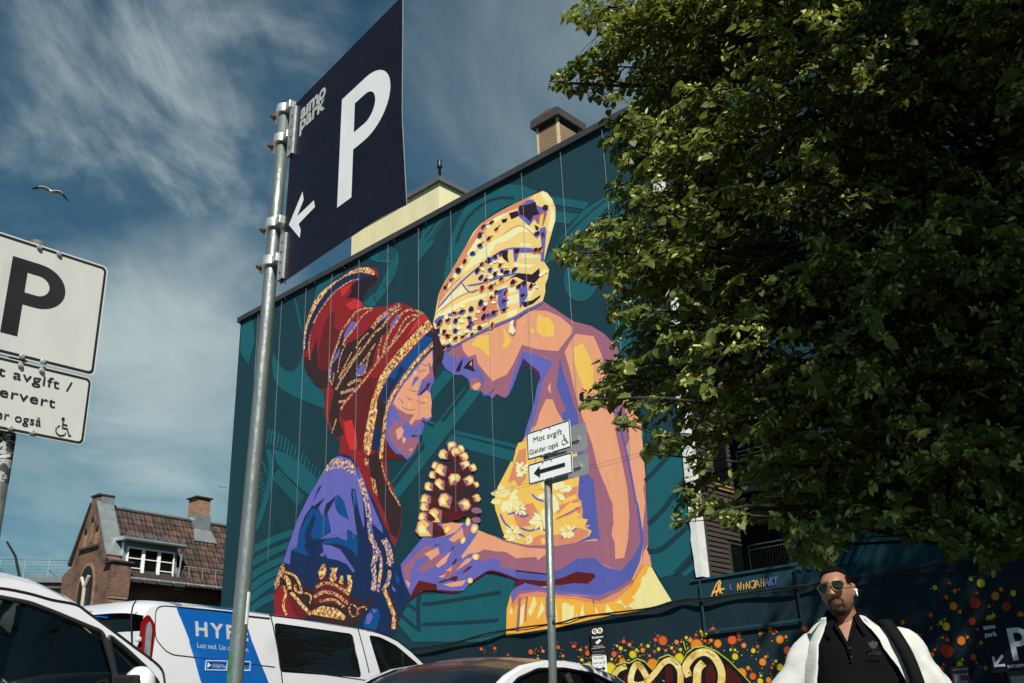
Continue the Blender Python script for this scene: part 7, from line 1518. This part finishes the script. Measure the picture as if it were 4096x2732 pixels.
# hair, brows, beard, lips grown from the same head surface
def head_patch(name, m, test, off, rough=0.0, sub=1):
    b = MB(); G = G0; vs = []; fs = []; idx = {}
    for j in range(nph):
        for i in range(nth):
            i2 = (i + 1) % nth; c = (G[j][i] + G[j + 1][i2]) / 2
            if test(c): 
                f = []
                for (jj, ii) in ((j, i), (j, i2), (j + 1, i2), (j + 1, i)):
                    if (jj, ii) not in idx:
                        p = G[jj][ii]; o = off if not callable(off) else off(p); q = p + p.normalized() * (o + (rough * noise.noise(p * 160) if rough else 0)); idx[(jj, ii)] = len(vs); vs.append(HM_ @ q)
                    f.append(idx[(jj, ii)])
                fs.append(tuple(f))
    b.add(vs, fs); return b.build(name, m, ob, smooth=True, fixn=False)
def hairline(p):
    if p.y > .0: return p.z > -.035 + .0 * p.y or (p.y > .04 and p.z > -.06)
    return p.z > .084 - .012 * gs(abs(p.x) - .060, .015) or (abs(p.x) > .062 and p.z > .020 and p.y > -.045)
head_patch('hair', m_hair, hairline, lambda p: .0015 + .0075 * max(0, min(1, (p.z - .04) / .06)), .004)
head_patch('goatee', m_beard, lambda p: p.y < -.02 and ((p.z < -.089 and abs(p.x) < .030 and p.z > -.119) or (abs(abs(p.x) - .033) < .0045 and -.09 < p.z < -.046)), .0026, .0015)
head_patch('moustache', m_beard, lambda p: p.y < -.06 and -.0525 < p.z < -.044 and abs(p.x) < .032, .0022, .001)
head_patch('jaw_stubble', mat('skin_stubble', (.175, .083, .048), rough=.6, var=.3, scale=80), lambda p: p.y < .03 and p.z < -.062 and abs(p.x) > .040 and p.z > -.105, .0012)
head_patch('lips', mat('lips', (.155, .065, .05), rough=.4, var=.1, scale=40), lambda p: p.y < -.07 and -.077 < p.z < -.0555 and abs(p.x) < .026, .0014)
for sd in (-1, 1): head_patch('eyebrow', m_beard, lambda p, sd=sd: p.y < -.05 and .029 < p.z < .037 and .012 < p.x * sd < .050, .002)
# sunglasses
m_gf = mat('gold_wire', (.75, .55, .18), rough=.22, metal=1, var=.05); m_ln = glass('green_lens', (.10, .13, .04), .35, .03)
gl_ = empty('sunglasses', None, None); gl_.parent = man; gl_.matrix_local = HM_; 
def lens_outline(sd, k=1.0):
    pts = [(-.024, .018), (-.008, .022), (.014, .020), (.028, .012), (.028, -.004), (.018, -.022), (.002, -.028), (-.014, -.022), (-.024, -.004)]
    return [(sd * (.034 + x * k), .008 + z * k) for x, z in smooth_line(pts + pts[:1], 3)[:-1]]
lens_y = lambda x: -.119 + 4.2 * x * x
gm = MB()
for sd in (-1, 1):
    o_ = lens_outline(sd); gm.tube([Vector((x, lens_y(x), z)) for x, z in o_ + o_[:1]], .0016, 6)
    gm.tube([Vector((sd * .063, lens_y(.063), .016)), Vector((sd * .076, -.085, .016)), Vector((sd * .083, -.03, .014)), Vector((sd * .082, .012, .010))], .0014, 6)
gm.tube([Vector((-.012, lens_y(.01), .024)), Vector((.012, lens_y(.01), .024))], .0014, 6); gm.tube([Vector((-.011, lens_y(.01), .012)), Vector((0, lens_y(0) - .001, .015)), Vector((.011, lens_y(.01), .012))], .0014, 6)
fo = gm.build('spectacle_frame', m_gf, man); fo.matrix_local = HM_
bpy.data.objects.remove(gl_)
for sd in (-1, 1):
    o_ = lens_outline(sd, .97); lb_ = MB(); c = (sd * .034, .006); n_ = len(o_); vs = [(c[0], lens_y(c[0]) - .002, c[1])] + [(x, lens_y(x), z) for x, z in o_]; lb_.add(vs, [(0, 1 + i, 1 + (i + 1) % n_) for i in range(n_)]); l_ = lb_.build('lens', m_ln, fo, smooth=True, fixn=False)
ep = MB().lathe([(.002, -.008), (.007, -.006), (.008, 0), (.006, .006), (.002, .008)], 12, M=HM_ @ Matrix.Translation((.090, .004, -.006)) @ Matrix.Rotation(math.pi / 2, 4, 'Y')); ep.tube([HM_ @ Vector((.0915, .003, -.008)), HM_ @ Vector((.093, -.004, -.036))], .0038, 8); ep.build('earphone', mat('white_plastic', (.8, .8, .8), rough=.3, var=0), man, smooth=True)
# polo shirt
def fold(p, a=.006, s=7.0): return a * noise.noise(Vector((p.x * s, p.y * s, p.z * s * .8)))
POL = [(.84, .205, .155, .02), (.98, .225, .170, .01), (1.10, .234, .174, 0), (1.22, .230, .168, 0), (1.32, .222, .150, .01), (1.40, .211, .128, .02), (1.455, .180, .103, .03), (1.49, .120, .085, .035), (1.515, .082, .076, .03)]
rows = []
for (z, w, d, y), nxt in zip(POL, POL[1:] + POL[-1:]):
    for k in range(8 if nxt is not POL[-1] or (z, w, d, y) != POL[-1] else 1):
        t = k / 8; rows.append([q + (q - Vector((0, y, q.z))).normalized() * fold(q, .008, 9) for q in ring(z + (nxt[0] - z) * t, w + (nxt[1] - w) * t, d + (nxt[2] - d) * t, y + (nxt[3] - y) * t, -.030 * max(0, (z + (nxt[0] - z) * t - 1.42) / .1), 112)])
pb_ = MB(); n = 112
vs = [p for r in rows for p in r]; fs = []
for i in range(len(rows) - 1):
    for k in range(n):
        k2 = (k + 1) % n; f = (i * n + k, i * n + k2, (i + 1) * n + k2, (i + 1) * n + k); c = sum((vs[q] for q in f), Vector()) / 4
        if c.y < 0 and c.z > 1.39 and abs(c.x + .03) < .042 * (c.z - 1.39) / .11: continue
        fs.append(f)
pb_.add(vs, fs); po = pb_.build('polo_shirt', m_polo, man, smooth=True, fixn=False)
pk = MB()
for s_ in (-1, 1): pk.tube([Vector((-.030 + s_ * .048, -.052, 1.500)), Vector((-.030 + s_ * .034, -.082, 1.465)), Vector((-.030 + s_ * .018, -.108, 1.425)), Vector((-.030 + s_ * .004, -.126, 1.388)), Vector((-.029, -.148, 1.33))], [.010, .011, .010, .009, .006], 8)
pk.build('placket', m_polo, po, smooth=True)
# collar
cl = MB(); rowsT, rowsM, rowsB = [], [], []
for k in range(25):
    t = math.radians(-58 + 296 * k / 24); ex = abs(k - 12) / 12; cx, cy = -.028, .012
    c_, s_ = math.cos(t), math.sin(t)
    rowsT.append(Vector((cx + .074 * c_, cy + .076 * s_, 1.572 - .05 * ex ** 3))); rowsM.append(Vector((cx + .085 * c_, cy + .086 * s_, 1.578 - .055 * ex ** 3))); rowsB.append(Vector((cx + (.112 + .035 * ex ** 4) * c_, cy + (.108 + .030 * ex ** 4) * s_, 1.49 - .062 * ex ** 2.2)))
cl.grid([[q + Vector((0, 0, -.06)) for q in rowsT], rowsT, rowsM, rowsB]); cl.build('collar', m_polo, po, smooth=True, fixn=False)
for z in (1.372, 1.33): MB().lathe([(.001, 0), (.006, .0), (.006, .003), (.001, .003)], 10, M=Matrix.Translation((-.022, -.150 - (1.372 - z) * .35, z)) @ Matrix.Rotation(math.pi / 2, 4, 'X')).build('button', m_trim, po)
m_lg = mat('shirt_print', (.022, .022, .024), rough=.5, var=0)
lt = text('chest_lettering', 'adidas', m_lg, po, Matrix.Identity(4), h=.02, w=.058, bold=.02)
for v_ in lt.data.vertices: x, z = .055 + v_.co.x, 1.333 + v_.co.y; v_.co = Vector((x, -.158 + .9 * (x - .02) ** 2 - .012, z))
tb = MB()
for a in (-.6, 0, .6): tb.prism([(p_[0], p_[1]) for p_ in ellipse(.084 + .016 * math.sin(a), 1.372 + .016 * math.cos(a) - .008, .009, .019, -a, 10)], -.001, 0, lambda x, y, t: (x, -.158 + .9 * (x - .02) ** 2 - .004 + t, y))
tb.build('chest_emblem', m_lg, po)
# overshirt
m_sh = mat('white_waffle_shirt', (.43, .435, .415), rough=.85, var=.06, scale=20)
g = NT(m_sh.node_tree); bs = m_sh.node_tree.nodes['Principled BSDF']
tc = g.n('ShaderNodeTexCoord').outputs['Object']; sp_ = g.n('ShaderNodeSeparateXYZ', inp={0: tc}).outputs
wz = g.math('MULTIPLY', g.math('SINE', g.math('MULTIPLY', sp_[2], 360)), g.math('SINE', g.math('MULTIPLY', g.math('ADD', sp_[0], sp_[1]), 300)))
bp = g.n('ShaderNodeBump', inp={'Strength': .08, 'Distance': .004, 'Height': wz}); g.l.new(bp.outputs[0], bs.inputs['Normal'])
def xl(z): return interp([(.8, -.235), (1.1, -.205), (1.25, -.195), (1.4, -.165), (1.5, -.11), (1.56, -.10)], z)
def xr(z): return interp([(.8, .30), (1.1, .24), (1.25, .185), (1.4, .115), (1.5, .060), (1.56, .03)], z)
OV = [(.80, .285, .215, .02), (.95, .285, .212, .01), (1.10, .282, .208, .005), (1.22, .272, .198, .0), (1.32, .260, .178, .01), (1.40, .225, .150, .02), (1.455, .180, .122, .03), (1.500, .130, .104, .035), (1.54, .100, .096, .03)]
rows = []
for i in range(len(OV) - 1):
    for k in range(4):
        t = k / 4; z, w, d, y = [OV[i][q] + (OV[i + 1][q] - OV[i][q]) * t for q in range(4)]; xc = -.035 * max(0, (z - 1.42) / .1)
        def surf(a):
            c, s_ = math.cos(a), math.sin(a); q = Vector((xc + w * math.copysign(abs(c) ** .84, c), y + d * math.copysign(abs(s_) ** .84, s_), z)); return q
        # angles of the two front edges
        def edge(xv, right):
            best = None
            for m in range(91):
                a = math.radians(-90 + m) if right else math.radians(-90 - m); q = surf(a)
                if best is None or abs(q.x - xv) < best[0]: best = (abs(q.x - xv), a)
            return best[1]
        aR, aL = edge(xr(z), True), edge(xl(z), False) + 2 * math.pi
        row = []
        for m in range(61):
            a = aR + (aL - aR) * m / 60; q = surf(a); e_ = min(m, 60 - m); nr = (q - Vector((xc, y, z))).normalized()
            amp = .020 + .012 * max(0, 1 - e_ / 10); row.append(q + nr * (amp * noise.noise(Vector((q.x * 8, q.y * 8 + 5, z * 5))) + .012 * math.sin(m * .9 + z * 3) * max(0, 1 - e_ / 16) * max(0, 1.4 - z)))
        rows.append(row)
ovb = MB(); ovb.grid(rows); ov = ovb.build('overshirt', m_sh, man, smooth=True, fixn=False); sm = ov.modifiers.new('solid', 'SOLIDIFY'); sm.thickness = .004; sm.offset = 0
# folded lapel on the right edge and collar at the neck
lp_ = MB(); rr_ = []
for r_ in rows[6:]:
    q = r_[0]; q2 = r_[5]; rr_.append([q + Vector((0, -.004, 0)), (q + q2) / 2 + Vector((.004, -.016, 0)), q2 + Vector((.012, -.008, 0))])
lp_.grid(rr_); lo_ = lp_.build('lapel', m_sh, ov, smooth=True, fixn=False)
cb_ = MB(); A_, B_, C_ = [], [], []
for k in range(21):
    t = math.radians(-35 + 250 * k / 20); ex = abs(k - 10) / 10; c_, s_ = math.cos(t), math.sin(t); cx, cy = -.04, .022
    A_.append(Vector((cx + .100 * c_, cy + .098 * s_, 1.535 - .02 * ex))); B_.append(Vector((cx + .112 * c_, cy + .110 * s_, 1.548 - .025 * ex))); C_.append(Vector((cx + (.150 + .035 * ex) * c_, cy + (.140 + .02 * ex) * s_, 1.488 - .03 * ex)))
cb_.grid([A_, B_, C_]); cb_.build('overshirt_collar', m_sh, ov, smooth=True, fixn=False)
for sd in (-1, 1):
    A = ARM[sd]; sl = MB(); rings_ = []
    path = [Vector((sd * .150, .03, 1.405)), Vector((sd * .225, .03, 1.365)), Vector((sd * (.265 if sd > 0 else .285), .025, 1.27)), Vector((sd * (.305 if sd > 0 else .345), .015, 1.18)), Vector((sd * (.335 if sd > 0 else .395), .01, 1.10))]
    pts = [Vector(q) for q in smooth_line([tuple(q) for q in path], 5)]; N = len(pts)
    for i, p in enumerate(pts):
        d = (pts[min(i + 1, N - 1)] - pts[max(i - 1, 0)]).normalized(); a = d.cross(Vector((0, 1, 0))).normalized(); bb = d.cross(a); t = i / (N - 1); r0 = .077 + .025 * t
        rings_.append([p + (a * math.cos(u_) * r0 + bb * math.sin(u_) * (r0 * (.98 + .1 * t))) * (1 + .17 * noise.noise(Vector((math.cos(u_) * 1.9 + sd * 7, math.sin(u_) * 1.9, t * 3))) + .05 * math.sin(u_ * 5 + t * 4) + .10 * noise.noise(Vector((math.cos(u_) * 4.5, math.sin(u_) * 4.5 + sd * 3, t * 7)))) for u_ in [2 * math.pi * k / 28 for k in range(28)]])
    sl.grid(rings_, close=True); so2 = sl.build('sleeve', m_sh, ov, smooth=True, fixn=False); sm = so2.modifiers.new('solid', 'SOLIDIFY'); sm.thickness = .005
# bag strap over the shoulder
st = MB(); path = [(.150, .10, 1.48), (.158, .03, 1.502), (.165, -.05, 1.478), (.190, -.115, 1.42), (.222, -.152, 1.33), (.245, -.165, 1.22), (.262, -.150, 1.08), (.275, -.06, .95)]
path = smooth_line(path, 3); st.grid([[(x - .030, y - .010, z), (x, y - .018, z + .002), (x + .030, y - .004, z)] for x, y, z in path]); so3 = st.build('bag_strap', mat('black_webbing', (.005, .005, .006), spec=.1, rough=.85, var=.2, scale=40), man, smooth=True, fixn=False); sm = so3.modifiers.new('solid', 'SOLIDIFY'); sm.thickness = .004
# trousers and shoes
m_tr = mat('dark_trousers', (.02, .022, .03), rough=.8, var=.2); tr_ = MB()
loft(tr_, [ring(z, w, d, .015) for z, w, d in ((.78, .195, .15), (.86, .205, .16), (.93, .205, .158))])
for sd in (-1, 1): tr_.tube([(sd * .10, .02, .86), (sd * .105, .0, .68), (sd * .11, .0, .48), (sd * .115, .03, .26), (sd * .12, .04, .10)], [.105, .096, .080, .070, .068], 16)
tr_.build('trousers', m_tr, man, smooth=True)
for sd in (-1, 1): MB().tube([(sd * .12, .09, .055), (sd * .122, .03, .06), (sd * .128, -.07, .05), (sd * .132, -.17, .042), (sd * .133, -.20, .04)], [.045, .056, .052, .046, .025], 14).build('shoe', m_sw, man, smooth=True)
man.scale = (KZ, KZ, KZ)

# ------------------------------------------------------------------ gulls
def gull(px, py, r, span, label):
    o = at_r(px, py, r); d = (o - CAM).normalized(); x = d.cross(Vector((0, 0, 1))).normalized(); z = x.cross(d)
    g = empty('gull', frame(o, x, d, z), label, 'bird'); k = span / 1.30
    m1, m2, m3 = mat('gull_white', (.75, .74, .68), rough=.8, var=.05), mat('gull_underwing', (.26, .235, .18), rough=.85, var=.1), mat('gull_black', (.02, .018, .016), rough=.8, var=.2)
    bd = MB(); bd.tube([Vector((.03, .25, -.09)) * k, Vector((.03, .18, -.07)) * k, Vector((.015, .06, -.03)) * k, Vector((-.01, -.08, .01)) * k, Vector((-.03, -.20, .05)) * k, Vector((-.035, -.26, .055)) * k], [.03 * k, .05 * k, .065 * k, .06 * k, .035 * k, .012 * k], 12); bo = bd.build('body', m1, g, smooth=True)
    MB().prism([(-.02, 0), (.08, 0), (.09, -.10), (-.01, -.11)], -.008 * k, .008 * k, lambda a, b_, t: (a * k, (.20 - b_ * .9) * k, (-.08 + b_ * .45) * k + t)).build('tail', m1, g)
    for sd, path in ((-1, [(0, 0, .03), (-.14, -.02, .085), (-.32, -.03, .12), (-.50, 0, .075), (-.69, .05, -.01)]), (1, [(.02, 0, .02), (.14, -.02, .045), (.28, -.03, .06), (.44, .0, -.04), (.63, .04, -.24)])):
        P_ = [Vector(q) * k for q in smooth_line(path, 4)]; N = len(P_); ch = [.17, .165, .15, .115, .02]
        def strip(t0, t1, m, off, f0, f1, nm):
            rows = []
            for i, p in enumerate(P_):
                t = i / (N - 1)
                if t < t0 - 1e-6 or t > t1 + 1e-6: continue
                c = interp([(0, .17), (.25, .165), (.5, .15), (.75, .115), (1, .02)], t) * k; rows.append([p + Vector((0, c * (f - .5), -c * (f - .5) * .75 - off * (1 - (2 * f - 1) ** 2) * .5)) for f in [f0 + (f1 - f0) * q / 5 for q in range(6)]])
            if len(rows) > 1: b_ = MB(); b_.grid(rows); q = b_.build(nm, m, g, smooth=True, fixn=False); s_ = q.modifiers.new('solid', 'SOLIDIFY'); s_.thickness = .012 * k
        strip(0, .7, m2, .02 * k, .14, .80, 'wing'); strip(0, .7, m1, .02 * k, .0, .15, 'wing_leading_edge'); strip(0, .7, m1, .02 * k, .80, 1, 'wing_trailing_edge'); strip(.68, .97, m3, .02 * k, 0, 1, 'wing_tip')
gull(205, 770, 36, 1.30, 'white gull gliding on spread black tipped wings near the tall sign')
gull(891, 1949, 120, 1.0, 'tiny distant gull above the brick house chimney')
